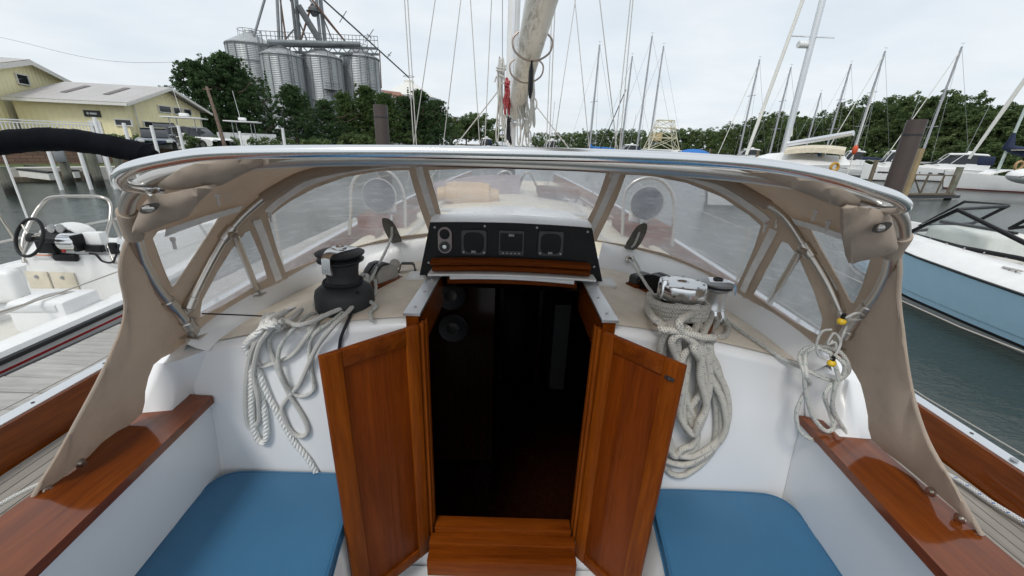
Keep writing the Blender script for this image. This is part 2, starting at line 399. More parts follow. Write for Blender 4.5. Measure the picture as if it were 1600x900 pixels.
# cabin top (white moulding) and tan non-skid panels, either side of the sliding hatch
for side, tl in ((-1, tanL), (1, tanR)):
    edge = cr_spline([Vector((v.x, v.y, 0)) for v in tl], 5)
    xin = CX+side*.375
    rows = []
    for q in edge:
        row = []
        for k in range(9):
            t = k/8; y = 1.30+(q.y-1.30)*t
            row.append(Vector((q.x, y, deckz(q.x, y))))
        rows.append(row)
    g = G(); P = []
    xs = [q.x for q in edge]
    for q in edge+[Vector((xin, edge[-1].y, 0))]:
        P.append([Vector((q.x, 1.305+(q.y-1.305)*k/8, deckz(q.x, 1.305+(q.y-1.305)*k/8)+.004)) for k in range(9)])
    g.grid(P); boat.add('nonskid_panel', g, M['tan'])
    # white deck under and round it, rolled edge, bulkhead
    g = G(); P = []
    xa = CX+side*1.205
    n = 18
    for i in range(n+1):
        x = xin+(xa-xin)*i/n; r = .035; zt = deckz(x, 1.30)
        zb = 1.04
        row = [Vector((x, 2.2, deckz(x, 2.2)-.004)), Vector((x, 1.7, deckz(x, 1.7)-.002)), Vector((x, 1.305, zt))]
        for k in range(1, 7):
            a = math.pi/2*k/6; row.append(Vector((x, 1.305-r*math.sin(a), zt-r*(1-math.cos(a)))))
        row += [Vector((x, 1.27, zt-.3)), Vector((x, 1.27, zb))]
        P.append(row)
    g.grid(P); boat.add('cabin_bulkhead', g, M['gel'])
    # splash coaming: face from the non-skid edge up to the dodger track, then over and down outside
    bl = cr_spline(baseL if side < 0 else baseR, 6)
    if side > 0: bl = bl[::-1]
    tl3 = resample([tan_pt(q) for q in edge], len(bl))
    P = []
    for a, b in zip(tl3, bl):
        out = Vector((b.x-CX, b.y-1.1, 0)).normalized()
        a = a+Vector((0, 0, .002))
        P.append([a, a.lerp(b, .12)+Vector((0, 0, .004)), a.lerp(b, .5)+Vector((0, 0, .002)), a.lerp(b, .92)+Vector((0, 0, .008)), b+Vector((0, 0, .004)), b+out*.03, b+out*.06-Vector((0, 0, .05)), b+out*.10-Vector((0, 0, .62))])
    P.insert(0, [q+Vector((side*.01, -.04, -.02-.004*k)) for k, q in enumerate(P[0][:5])]+[q+Vector((side*.01, -.06, -.09)) for q in P[0][5:]])
    g = G(); g.grid(P); boat.add('splash_coaming', g, M['gel'])
    # block where the splash coaming drops to the cockpit coaming
    if side < 0:
        tp = [(239, 568), (261, 570), (283, 567), (330, 549)]; bp = [(222, 645), (269, 641), (297, 616), (325, 613)]
    else:
        tp = [(1345, 600), (1325, 597), (1300, 590), (1256, 577)]; bp = [(1362, 686), (1312, 682), (1286, 657), (1259, 650)]
    T = [PZ(*p, 1.69) for p in tp]; B = [PZ(*p, 1.508) for p in bp]
    T[3] = Vector((CX+side*1.105, 1.285, deckz(1.1, 1.28)-.012))
    for k in range(3): T[k].z = 1.69+.006*k
    O = [Vector((CX+side*1.32, T[0].y+.02, 1.69)), Vector((CX+side*1.34, B[0].y+.02, 1.40))]
    F0 = [Vector((CX+side*1.30, 1.60, 1.70)), Vector((CX+side*1.16, 1.60, 1.73)), Vector((CX+side*1.10, 1.45, 1.725))]
    g = G(); vs = [O[1]]+B+[O[0]]+T+F0
    fs = [(0, 1, 6, 5), (1, 2, 7, 6), (2, 3, 8, 7), (3, 4, 9, 8), (5, 6, 11, 10), (6, 7, 8, 11), (8, 9, 12, 11)]
    if side > 0: fs = [f[::-1] for f in fs]
    g.add(vs, fs); boat.add('coaming_end', g, M['gel'], angle=75)
    # cockpit coaming: inner face, varnished cap, outer face
    g = G(); P = []
    for y in (1.268, .9, .5, 0, -.6):
        xi = CX+side*(1.155+.085*(y-1.27)); P.append([Vector((xi, y, 1.49)), Vector((xi+side*.012, y, 1.3)), Vector((xi+side*.04, y, 1.02))])
    g.grid(P); boat.add('coaming_face', g, M['gel'])
    cap = [(p.x, p.y) for p in B[::-1]]
    cap = [(CX+side*1.132, 1.262)]+[(p[0], p[1]) for p in cap[1:]]+[(CX+side*1.30, B[0].y), (CX+side*1.295, .6), (CX+side*1.22, -.6), (CX+side*(1.135+.085*(-.6-1.27)), -.6), (CX+side*(1.128+.085*(.5-1.27)), .5)]
    g = G(); g.prism(cap, 1.478, 1.508)
    boat.add('coaming_cap', g, M['teaky'], smooth=False)
    g = G(); g.grid([[Vector((CX+side*1.29, y, 1.49)), Vector((CX+side*1.33, y, 1.12))] for y in (1.2, .6, -.6)]); boat.add('coaming_outside', g, M['gel'])
    # seat and seat front
    g = G()
    ey = [(1.27, .60), (.98, .585), (.6, .54), (-.6, .50)]
    g.grid([[Vector((CX+side*1.22, y, 1.055)), Vector((CX+side*(x+.01), y, 1.055)), Vector((CX+side*x, y, 1.045)), Vector((CX+side*(x-.03), y, .62))] for y, x in ey]); boat.add('bench_seat', g, M['gel'], smooth=False)
    # side deck planks, bulwark and rail
    for k in range(12):
        g = G(); xo0 = 1.26+.052*k
        pts = []
        for y in (-.8, .2, 1.2, 2.2, 3.2, 4.4, 5.6, 6.8, 8.0):
            b = 2.10-.012*(max(0, y-.5))**2.0*.9
            xx = b-.05-.052*(11-k)
            if y > 2.2: xx = b-.05-.052*(11-k)
            pts.append((xx, y))
        P = [[Vector((CX+side*(x-.0235), y, 1.10+.06*max(0, y-1.6))), Vector((CX+side*(x+.0235), y, 1.10+.06*max(0, y-1.6)))] for x, y in pts]
        g.slab(P, .012); boat.add('deck_plank', g, M['greyteak'], smooth=False)
    bw = [(2.115-.0108*(max(0, y-.5))**2, y) for y in (-.8, .2, 1.2, 2.2, 3.2, 4.4, 5.6, 6.8, 8.0, 9.2, 10.4)]
    g = G(); g.slab([[Vector((CX+side*x, y, 1.08+.06*max(0, y-1.6))), Vector((CX+side*(x+.006), y, 1.275+.06*max(0, y-1.6)))] for x, y in bw], side*.03)
    bul = boat.add('bulwark', g, M['teaky'])
    g = G(); g.slab([[Vector((CX+side*(x-.012), y, 1.283+.06*max(0, y-1.6))), Vector((CX+side*(x+.048), y, 1.283+.06*max(0, y-1.6)))] for x, y in bw], -.008*side)
    boat.add('rail_strip', g, M['alu'], bul)
    for i in range(14):
        y = .5+.16*i; x = 2.115-.0108*(max(0, y-.5))**2
        g = G(); Mx = Matrix.Translation((CX+side*(x+.018), y, 1.291+.06*max(0, y-1.6)))
        g.lathe([(.013, 0), (.013, .003), (.010, .004)] if i % 2 else [(.007, 0), (.007, .003)], 12, Mx); boat.add('rail_screw', g, M['galv'] if i % 2 else M['dark'], bul)
    g = G(); P = []
    for x, y in bw:
        P.append([Vector((CX+side*(x+.03), y, 1.27+.06*max(0, y-1.6))), Vector((CX+side*(x-.02), y, .6)), Vector((CX+side*max(.05, x-.45), y, -.1)), Vector((CX+side*.02, y, -.35))])
    g.grid(P); boat.add('hull', g, M['gel'])
# white under-deck below the plank seams and the foredeck
g = G(); 
for sd in (-1, 1):
    P = []
    for y in (-.8, .2, 1.2, 2.2, 3.2, 4.4, 5.6, 6.2, 6.88, 8.0, 9.2, 10.4):
        b = 2.10-.0108*(max(0, y-.5))**2; a = 1.2 if y < 6 else .9 if y < 6.5 else .6 if y < 6.9 else 0
        P.append([Vector((CX+sd*(a+(b-a)*k/4), y, 1.086+.06*max(0, y-1.6))) for k in range(5)])
    boat.add('foredeck', G().grid(P), M['creamdeck'])
# sole
g = G(); g.box((CX, .3, .60), (1.1, 1.9, .04)); boat.add('cockpit_sole', g, M['gelold'], smooth=False)
# coachroof forward of the dodger
g = G(); P = []
for y, w, zc in ((1.98, 1.10, 1.87), (2.4, 1.12, 1.89), (3.2, 1.1, 1.91), (4.4, 1.02, 1.90), (5.6, .88, 1.86), (6.6, .7, 1.78), (6.9, .6, 1.30)):
    P.append([Vector((CX-w-.06, y, 1.10))]+[Vector((CX+w*k/5, y, zc-.10*(k/5)**2-(.03 if abs(k) == 5 else 0))) for k in range(-5, 6)]+[Vector((CX+w+.06, y, 1.10))])
g.grid(P); boat.add('coachroof', g, M['creamdeck'])
# companionway: hatch rails, inner boards, jambs, sill
for side in (-1, 1):
    x = CX+side*.352
    g = G(); g.prism([(x-.03, 1.262), (x+.03, 1.262), (x+.027, 1.76), (x-.027, 1.76)], 1.872, 1.882); hr = boat.add('hatch_rail', g, M['alu'], smooth=False)
    for y in (1.32, 1.48, 1.63):
        g = G(); g.lathe([(.006, 0), (.005, .003)], 10, Matrix.Translation((x, y, 1.882))); boat.add('screw', g, M['galv'], hr)
    g = G(); g.box((x, 1.52, 1.79), (.045, .50, .158)); boat.add('hatch_coaming', g, M['teaky'], smooth=False)
    # jamb: stepped mouldings
    for dx, w, y, d in ((.316, .016, 1.262, .035), (.3065, .008, 1.285, .03)):
        g = G(); g.box((CX+side*dx, y, 1.29), (w, d, 1.12), bev=.004); boat.add('companionway_jamb', g, M['teakz'])
for y, z, d, h, w in ((1.275, .852, .062, .05, .598), (1.222, .822, .05, .05, .63), (1.172, .788, .058, .09, .63)):
    g = G(); g.box((CX, y, z-h/2+.02), (w, d, h), bev=.004); boat.add('companionway_sill', g, M['teakx'])
g = G(); g.add([(CX-.62, 1.262, .60), (CX+.62, 1.262, .60), (CX+.62, 1.262, .80), (CX-.62, 1.262, .80)], [(0, 1, 2, 3)]); boat.add('bridge_deck', g, M['gel'], smooth=False)
# doors, swung open aft
for side in (-1, 1):
    h = Vector((CX+side*.325, 1.243, 0)); o = PZ(498, 557, 1.85) if side < 0 else PZ(1072, 572, 1.85); o.z = 0
    u = (o-h).normalized(); W = (o-h).length; n = Vector((0, 0, 1)).cross(u)
    if n.y > 0: n = -n                                       # n points aft, to the camera
    Mx = Matrix(((u.x, n.x, 0, h.x), (u.y, n.y, 0, h.y), (0, 0, 1, 0), (0, 0, 0, 1)))
    zt, zb = 1.85, .745
    def slat(a0, a1, z0, z1, t0=-.012, t1=.012, b=.004):
        g = G(); g.box(((a0+a1)/2, (t0+t1)/2, (z0+z1)/2), (a1-a0, t1-t0, z1-z0), bev=b); g.v = [Mx @ v for v in g.v]; return g
    door = boat.add('companionway_door', slat(.052, W-.052, zb+.05, zt-.052, -.006, .004, .001), M['teakred'])
    boat.add('stile', slat(.004, .056, zb, zt), M['teakz'], door); boat.add('stile', slat(W-.062, W, zb, zt), M['teakz'], door)
    boat.add('top_rail', slat(.0555, W-.0615, zt-.058, zt, -.0115, .0115), M['teakx'], door); boat.add('bottom_rail', slat(.0555, W-.0615, zb, zb+.055, -.0115, .0115), M['teakx'], door)
    # a raised strip down the field of the panel
    boat.add('panel_strip', slat(W*.36, W*.36+.03, zb+.056, zt-.06, .001, .0055, .001), M['teakred'], door)
    if side > 0:
        g = G(); g.box((W-.035, .014, zt-.055), (.03, .008, .011), bev=.002); g.ball((W-.035, .018, zt-.055), .006); g.v = [Mx @ v for v in g.v]; boat.add('latch', g, M['dark'], door)
# cabin interior, seen as dark wood and shade
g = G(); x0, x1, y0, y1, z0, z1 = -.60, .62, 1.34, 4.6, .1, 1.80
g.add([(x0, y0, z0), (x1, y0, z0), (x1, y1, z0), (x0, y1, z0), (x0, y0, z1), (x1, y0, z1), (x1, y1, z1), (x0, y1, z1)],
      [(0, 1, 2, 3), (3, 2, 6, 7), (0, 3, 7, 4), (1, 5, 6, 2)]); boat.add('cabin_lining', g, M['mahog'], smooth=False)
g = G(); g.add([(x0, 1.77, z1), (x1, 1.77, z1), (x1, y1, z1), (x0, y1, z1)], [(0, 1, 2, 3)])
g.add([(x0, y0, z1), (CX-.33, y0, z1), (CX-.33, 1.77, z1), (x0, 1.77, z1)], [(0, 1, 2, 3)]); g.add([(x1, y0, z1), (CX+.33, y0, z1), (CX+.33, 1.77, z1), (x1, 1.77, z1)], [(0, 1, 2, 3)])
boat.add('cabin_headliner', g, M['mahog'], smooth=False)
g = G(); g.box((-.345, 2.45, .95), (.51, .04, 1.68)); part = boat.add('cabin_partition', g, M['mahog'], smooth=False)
M['clock'] = metal('dim_dial_metal', (.16, .155, .15), .22)
for px, py in ((704, 461), (708, 512)):
    c = PY(px, py, 2.41); Mx = Matrix.Translation(c) @ Matrix.Rotation(rad(90), 4, 'X')
    g = G(); g.lathe([(.10, 0), (.105, .012), (.095, .02), (.085, .016)], 32, Mx); ck = boat.add('cabin_clock', g, M['dark'])
    g = G(); g.lathe([(.086, .012), (.02, .018), (0.0001, .018)], 32, Mx); boat.add('dial', g, M['clock'], ck)
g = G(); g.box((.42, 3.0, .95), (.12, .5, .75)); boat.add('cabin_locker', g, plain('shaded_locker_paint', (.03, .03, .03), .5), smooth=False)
g = G(); g.box((.30, 3.3, 1.0), (.04, .04, 1.4)); g.box((-.06, 3.3, 1.0), (.04, .04, 1.4)); boat.add('cabin_door_frame', g, M['mahog'], smooth=False)
# sea hood (hatch garage) with the sliding hatch pushed into it
def hood(y, dz=0.0, w=.36):
    return [Vector((CX-w-.065, y, deckz(.45, y)-.01)), Vector((CX-w, y, 2.085+dz))]+[Vector((CX+w*k/4, y, 2.125+dz-.022*(k/4)**2)) for k in range(-4, 5)]+[Vector((CX+w, y, 2.085+dz)), Vector((CX+w+.065, y, deckz(.45, y)-.01))]
g = G(); g.grid([hood(1.745), hood(1.76, .006), hood(2.0, .0), hood(2.6, -.05), hood(3.0, -.12)]); boat.add('sea_hood', g, M['gel'])
for side in (-1, 1):
    g = G(); g.box((CX+side*.44, 1.735, deckz(.44, 1.73)+.006), (.09, .10, .02), bev=.008); boat.add('hood_foot', g, M['white'])
# the hatch's after edge: two varnished slats over a white lip
ya = 1.675
def hbar(pxl, pyl, pxr, pyr, d, h, y, bev, mat, name):
    a, b = PY(pxl, pyl, y), PY(pxr, pyr, y); g = G(); P = []
    n = 10
    for i in range(n+1):
        t = i/n; c = a.lerp(b, t)+Vector((0, 0, .010*(1-(2*t-1)**2)))
        P.append([c+Vector((0, -d/2+bev, h/2)), c+Vector((0, d/2, h/2)), c+Vector((0, d/2, -h/2)), c+Vector((0, -d/2+bev, -h/2)), c+Vector((0, -d/2, -h/2+bev)), c+Vector((0, -d/2, h/2-bev))])
    g.grid(P, closed=True); g.f.append((0, 1, 2, 3, 4, 5)); k = n*6; g.f.append((k+5, k+4, k+3, k+2, k+1, k))
    return boat.add(name, g, mat)
hbar(674, 409, 922, 417, .05, .022, ya, .006, M['teakx'], 'hatch_slat')
hbar(677, 417.5, 920, 425.5, .06, .024, ya+.012, .005, M['teakx'], 'hatch_slat')
hbar(671, 426, 929, 435, .08, .010, ya, .003, M['white'], 'hatch_lip')
hbar(704, 431, 896, 439, .05, .020, ya+.01, .004, M['white'], 'hatch_lip')
hbar(700, 437.5, 900, 445, .04, .026, ya+.05, .004, M['teakx'], 'hatch_slat')
g = G(); g.box((CX, 1.95, 1.935), (.62, .44, .02)); boat.add('sliding_hatch', g, M['gelold'], smooth=False)
# ---------------------------------------------------------------- instrument panel
def paneld(px, py, off=0): return PP(px, py, 1.722, 1.87, .09)+Vector((0, -off, 0))
ip = Thing('instrument_panel', (CX, 1.73, 1.87), 'black instrument panel with three dark displays above the companionway hatch', 'panel')
top = [(672+253*t, 347.5+9*t-3.2*(1-(2*t-1)**2)) for t in [i/10 for i in range(11)]]
bot = [(942, 443), (655, 432)]
bot = [(942-287*t, 443-11*t) for t in [i/10 for i in range(11)]]
g = G(); P = [[paneld(*a), paneld(*b)] for a, b in zip(top, bot[::-1])]
g.slab(P, -.008); ip.add('backing_plate', g, M['black'], smooth=False)
# white ledge above it
g = G(); P = [[paneld(a[0], a[1]-1)+Vector((0, -.004, .0)), paneld(a[0], a[1]-6)+Vector((0, .02, -.002)), paneld(a[0], a[1]-6)+Vector((0, .12, .0))] for a in top]
g.grid(P); boat.add('hood_ledge', g, M['gel'])
MP = Matrix.Rotation(rad(90)-math.atan(.09), 4, 'X')
def on_panel(px, py, off): return Matrix.Translation(paneld(px, py, off)) @ Matrix.Rotation(rad(-.3), 4, 'Y') @ MP
def rrect(w, h, r, n=5):
    out = []
    for cx_, cy_, a0 in ((w/2-r, h/2-r, 0), (-w/2+r, h/2-r, 90), (-w/2+r, -h/2+r, 180), (w/2-r, -h/2+r, 270)):
        for k in range(n+1): a = rad(a0+90*k/n); out.append((cx_+r*math.cos(a), cy_+r*math.sin(a)))
    return out
font_glyph = {'B': [[(0, 0), (0, 5), (2.4, 5), (3, 4.2), (2.4, 2.7), (3.1, 1.4), (2.4, 0), (0, 0)], [(0, 2.7), (2.4, 2.7)]],
              '&': [[(3.2, 0), (.6, 3.6), (.9, 4.8), (2, 4.8), (2.1, 3.7), (.2, 1.6), (.5, .2), (1.8, 0), (3.1, 2)]],
              'G': [[(3, 4.2), (2.3, 5), (.7, 5), (0, 4.2), (0, .8), (.7, 0), (2.3, 0), (3, .8), (3, 2.4), (1.7, 2.4)]]}
def strokes(text, h, w, M_, glyphs=font_glyph, sp=4.2):
    g = G(); s = h/5; x = -(len(text)*sp-1)/2
    for ch in text:
        for st in glyphs.get(ch, []):
            for a, b in zip(st, st[1:]):
                g.bar(M_ @ Vector(((a[0]+x)*s, a[1]*s-h/2, 0)), M_ @ Vector(((b[0]+x)*s, b[1]*s-h/2, 0)), w, .0012, up=M_.to_3x3() @ Vector((0, 0, 1)))
        x += sp
    return g
M['mark'] = plain('pale_lettering', (.6, .6, .6), .5)
M['bezel'] = plain('charcoal_bezel', (.035, .036, .038), .35, var=.1)
for px, py, sq in ((741, 378, 0), (799, 379, 1), (860, 380, 0)):
    Mx = on_panel(px, py, .004)
    g = G(); g.prism(rrect(.112, .110, .010 if not sq else .004), 0, .014, Mx); dsp = ip.add('display', g, M['bezel'], smooth=False)
    if not sq:
        g = G(); pts = [(.046*(abs(math.cos(a))**.6)*math.copysign(1, math.cos(a)), .046*(abs(math.sin(a))**.6)*math.copysign(1, math.sin(a))) for a in [2*math.pi*i/32 for i in range(32)]]
        g.prism(pts, .012, .0165, Mx); ip.add('screen', g, M['screen'], dsp, smooth=False)
        for dx, dy in ((-.046, -.044), (.046, -.044)):
            g = G(); g.lathe([(.005, .013), (.004, .017)], 10, Mx @ Matrix.Translation((dx, dy, 0))); ip.add('button', g, M['galv'], dsp)
        ip.add('lettering', strokes('B&G', .008, .0018, Mx @ Matrix.Translation((0, -.041, .0172))), M['mark'], dsp, smooth=False)
    else:
        g = G(); g.prism(rrect(.100, .080, .002), .012, .0155, Mx @ Matrix.Translation((0, .004, 0))); ip.add('screen', g, M['screen'], dsp, smooth=False)
        ip.add('lettering', strokes('B&G', .0095, .002, Mx @ Matrix.Translation((0, .036, .0162))), M['mark'], dsp, smooth=False)
        for k in range(5):
            g = G(); g.box((0, 0, 0), (.006, .004, .003)); g.v = [Mx @ (v+Vector((-.036+.018*k, -.046, .0148))) for v in g.v]; ip.add('button', g, M['mark'] if k in (0, 4) else M['galv'], dsp, smooth=False)
Mx = on_panel(695.5, 375, .004)
g = G(); g.prism(rrect(.062, .118, .0305, 10), 0, .006, Mx); tw = ip.add('socket_plate', g, plain('rose_grey_bezel', (.36, .30, .30), .35), smooth=False)
g = G(); g.lathe([(.022, .006), (.023, .010), (.018, .011)], 24, Mx @ Matrix.Translation((0, .028, 0))); ip.add('socket', g, M['black'], tw)
g = G(); g.lathe([(.024, .006), (.024, .012), (.019, .012), (.018, .008), (.012, .008), (.009, .016), (.0001, .018)], 24, Mx @ Matrix.Translation((0, -.028, 0))); ip.add('socket', g, M['bezel'], tw)
g = G(); g.lathe([(.010, .009), (.009, .018), (.0001, .019)], 16, Mx @ Matrix.Translation((0, -.028, 0))); ip.add('knob', g, M['alu'], tw)
for px, py in ((679.5, 355), (757.5, 353), (839, 355.5), (918, 362), (670, 410), (928, 416.5)):
    g = G(); g.lathe([(.0055, 0), (.005, .004), (.0001, .005)], 10, on_panel(px, py, .003)); ip.add('screw', g, M['galv'])
# ================================================================ dodger (canvas spray hood)
dg = Thing('dodger', (CX, 1.3, 1.75), 'tan canvas dodger with clear vinyl windows on a stainless frame over the companionway', 'canopy')
aftL = [(302, 520), (282, 492), (250, 456), (224, 412), (212, 376), (208, 365)]
aftR = [(1320, 527), (1338, 501), (1368, 465), (1386, 432), (1393, 406), (1395, 392)]
AL = [PP(*p, 1.30, 1.75, -.6) for p in aftL]; AR = [PP(*p, 1.30, 1.75, -.6) for p in aftR]
AR[0] = PP(1312, 537, 1.30, 1.75, -.6)
apl = lambda x, z: Vector((x, 1.30-.6*(z-1.75), z))
Atop = [apl(-.965, 2.27), apl(-.87, 2.335), apl(-.70, 2.378), apl(-.4, 2.408), apl(0, 2.418), apl(.42, 2.412), apl(.72, 2.385), apl(.90, 2.345), apl(.99, 2.28)]
aft = cr_spline(AL+Atop+AR[::-1], 6)
mainL = [(293, 487), (302, 464), (330, 408), (356, 365), (390, 328)]
mainR = [(1322, 503), (1314, 487), (1291, 439), (1261, 391), (1226, 340)]
ML = [PP(*p, 1.25, 1.85, .71) for p in mainL]; MR = [PP(*p, 1.25, 1.85, .71) for p in mainR]
mpl = lambda x, z: Vector((x, 1.25+.71*(z-1.85), z))
Mtop = [mpl(-.90, 2.262), mpl(-.754, 2.328), mpl(-.41, 2.382), mpl(0, 2.388), mpl(.42, 2.390), mpl(.78, 2.362), mpl(.96, 2.29)]
main = cr_spline(ML+Mtop+MR[::-1], 6)
class Surf:                                   # ruled surface between two curves, (s,t) in 0..1
    def __init__(s, a, b, sag=0.0, n=90, m=10, ext=.0):
        s.a, s.b = resample(a, 241), resample(b, 241); s.sag = sag
        s.n, s.m, s.e = n, m, ext
        vs = [s.at(i/n, -ext+(1+2*ext)*j/m) for i in range(n+1) for j in range(m+1)]
        fs = []
        for i in range(n):
            for j in range(m):
                q = i*(m+1)+j; fs += [(q, q+1, q+m+2), (q, q+m+2, q+m+1)]
        s.vs, s.fs = vs, fs; s.bvh = BVHTree.FromPolygons(vs, fs)
    def at(s, u, t):
        u = min(1, max(0, u))*240; i = min(239, int(u)); f = u-i
        a = s.a[i].lerp(s.a[i+1], f); b = s.b[i].lerp(s.b[i+1], f)
        return a.lerp(b, t)+Vector((0, 0, -s.sag*math.sin(math.pi*min(1, max(0, t)))))
    def nrm(s, u, t):
        a = s.at(u+.006, t)-s.at(u-.006, t); b = s.at(u, t+.02)-s.at(u, t-.02); n = a.cross(b).normalized()
        if n.dot(s.at(u, t)-CAM) > 0: n = -n
        return n
    def inv(s, px, py):
        d = ray(px, py).normalized(); h = s.bvh.ray_cast(CAM, d)
        if h[0] is None:
            best = min(((Vector(proj(s.at(i/120, -s.e+(1+2*s.e)*j/20)))-Vector((px, py))).length, i/120, -s.e+(1+2*s.e)*j/20) for i in range(121) for j in range(21))
            return best[1], best[2]
        f = h[2]; tri = s.fs[f]; q = f//2; i, j = q//s.m, q % s.m
        st = []
        for k in tri:
            ii, jj = k//(s.m+1), k % (s.m+1); st.append(Vector((ii/s.n, -s.e+(1+2*s.e)*jj/s.m, 0)))
        r = barycentric_transform(h[0], *[s.vs[k] for k in tri], *st); return r.x, r.y
    def sheet(s, outer, holes, off=0, th=.004, step=(.012, .09), aspect=(3.4, .6)):
        ax, ay = aspect
        def inside(p, poly):
            c = False; j = len(poly)-1
            for i in range(len(poly)):
                if (poly[i][1] > p[1]) != (poly[j][1] > p[1]) and p[0] < (poly[j][0]-poly[i][0])*(p[1]-poly[i][1])/(poly[j][1]-poly[i][1])+poly[i][0]: c = not c
                j = i
            return c
        pts = []; edges = []
        for poly in [outer]+holes:
            b = len(pts); pts += [Vector((p[0]*ax, p[1]*ay)) for p in poly]; n = len(poly)
            edges += [(b+i, b+(i+1) % n) for i in range(n)]
        us = [p[0] for p in outer]; ts = [p[1] for p in outer]
        u = min(us)+step[0]/2
        while u < max(us):
            t = min(ts)+step[1]/2
            while t < max(ts):
                if inside((u, t), outer) and not any(inside((u, t), h) for h in holes): pts.append(Vector((u*ax, t*ay)))
                t += step[1]
            u += step[0]
        r = delaunay_2d_cdt(pts, edges, [], 0, 1e-7)
        V2 = [(p[0]/ax, p[1]/ay) for p in r[0]]; fs = []
        for f in r[2]:
            c = (sum(V2[k][0] for k in f)/len(f), sum(V2[k][1] for k in f)/len(f))
            if inside(c, outer) and not any(inside(c, h) for h in holes): fs.append(tuple(f))
        g = G(); A = [s.at(*p)+s.nrm(*p)*off for p in V2]
        g.add(A, fs)
        if th:
            B = [a-s.nrm(*p)*th for a, p in zip(A, V2)]; g.add(B, [f[::-1] for f in fs])
            cnt = {}
            for f in fs:
                for k in range(len(f)): e = (f[k], f[(k+1) % len(f)]); cnt[e] = 1
            o = len(A)
            for (a, b) in cnt:
                if (b, a) not in cnt: g.f.append((b, a, o+a, o+b))
        return g
    def ribbon(s, px, w, off, th=.003, n=5):
        st = [Vector((*s.inv(*p), 0)) for p in px]; st = cr_spline(st, n)
        P3 = [s.at(p.x, p.y)+s.nrm(p.x, p.y)*off for p in st]; NN = [s.nrm(p.x, p.y) for p in st]; P = []
        for i, p in enumerate(P3):
            t = (P3[min(i+1, len(P3)-1)]-P3[max(i-1, 0)]).normalized(); b = t.cross(NN[i]).normalized()
            P.append([p-b*w/2, p+NN[i]*.0008, p+b*w/2])
        return G().slab(P, th)
def dense(poly, n=4):
    out = []
    for a, b in zip(poly, poly[1:]+poly[:1]):
        for k in range(n): out.append((a[0]+(b[0]-a[0])*k/n, a[1]+(b[1]-a[1])*k/n))
    return out
S1 = Surf(aft, main, .0, ext=.12)
S2 = Surf(main, baseC, .0, ext=.06)
win_c = [(669, 266), (720, 264), (800, 263), (880, 266), (948, 269.5), (938, 300), (928, 325), (918, 343.5), (860, 341), (800, 339), (740, 337.5), (690, 339), (681, 305)]
win_l = [(419, 341), (437, 326), (456, 313), (492, 294), (539, 277), (594, 267), (639, 266), (648, 298), (659, 333), (671, 365), (632, 369), (594, 376), (556, 386), (500, 404), (446, 426), (433, 390)]
win_r = [(978, 273), (1000, 274), (1023, 276), (1073, 286), (1128, 308), (1170, 336), (1189, 353), (1179, 385), (1165, 418), (1151, 447), (1098, 421), (1066, 407), (1039, 397), (1006, 389), (976, 383), (932, 376), (950, 340), (965, 308)]
tri_l = [(312, 497), (316, 470), (340, 425), (362, 390), (384, 363), (391, 360), (408, 400), (418, 435), (390, 453), (350, 477)]
tri_r = [(1221, 377), (1198, 420), (1177, 461), (1215, 488), (1250, 509), (1280, 525), (1285, 498), (1272, 457), (1250, 406), (1232, 381)]
sid_l = [(248, 378), (256, 367), (300, 355), (353, 341), (343, 357), (328, 380), (305, 414), (283, 447), (277, 451), (262, 415)]
sid_r = [(1258, 363), (1285, 369), (1316, 379), (1358, 383), (1349, 412), (1337, 450), (1324, 476), (1318, 472), (1298, 435), (1277, 398)]
def stp(poly, S): return [S.inv(*p) for p in dense(poly, 2)]
holes2 = [stp(p, S2) for p in (win_c, win_l, win_r, tri_l, tri_r)]
full = lambda e0, e1, n=80: [(i/n, e0) for i in range(n+1)]+[(1, e0+(e1-e0)*k/8) for k in range(1, 8)]+[(i/n, e1) for i in range(n, -1, -1)]+[(0, e0+(e1-e0)*k/8) for k in range(7, 0, -1)]
wsb = dg.add('windscreen_border', S2.sheet(full(-.02, 1.0), holes2, .0), M['canvas'])
holes1 = [stp(p, S1) for p in (sid_l, sid_r)]
cnp = dg.add('canopy', S1.sheet(full(.02, 1.04), holes1, -.018), M['canvas'])
def grow(poly, k):
    cx_ = sum(p[0] for p in poly)/len(poly); cy_ = sum(p[1] for p in poly)/len(poly); out = []
    for p in poly:
        d = math.hypot(p[0]-cx_, p[1]-cy_); f = (d+k)/d; out.append((cx_+(p[0]-cx_)*f, cy_+(p[1]-cy_)*f))
    return out
for p in (win_c, win_l, win_r, tri_l, tri_r): dg.add('window_pane', S2.sheet(stp(grow(p, 4), S2), [], -.006, 0), M['vinyl'], wsb)
for p in (sid_l, sid_r): dg.add('window_pane', S1.sheet(stp(grow(p, 4), S1), [], -.024, 0), M['vinyl'], cnp)
# zipper tapes
Z = lambda px, w: dg.add('zipper', S2.ribbon(px, w, .004), M['zip'], wsb)
Z([(653, 254), (661, 285), (672, 322), (682, 349)], .028); Z([(967, 262), (955, 292), (938, 330), (925, 358), (922, 370)], .028)
Z([(664, 255), (730, 252.5), (800, 252.5), (880, 255), (950, 258.5)], .024)
Z([(640, 256), (590, 258), (540, 266), (490, 281), (455, 300), (425, 322), (417, 331)], .03)
Z([(980, 264), (1025, 266), (1075, 275), (1130, 296), (1172, 322), (1200, 345)], .03)
Z([(400, 343), (412, 375), (425, 412), (434, 437)], .03); Z([(1210, 358), (1193, 392), (1176, 425), (1162, 455)], .03)
Z1 = lambda px, w: dg.add('zipper', S1.ribbon(px, w, -.008), M['zip'], cnp)
Z1([(262, 366), (300, 352), (340, 339), (378, 328)], .03); Z1([(1238, 348), (1270, 357), (1305, 369), (1330, 376)], .03)
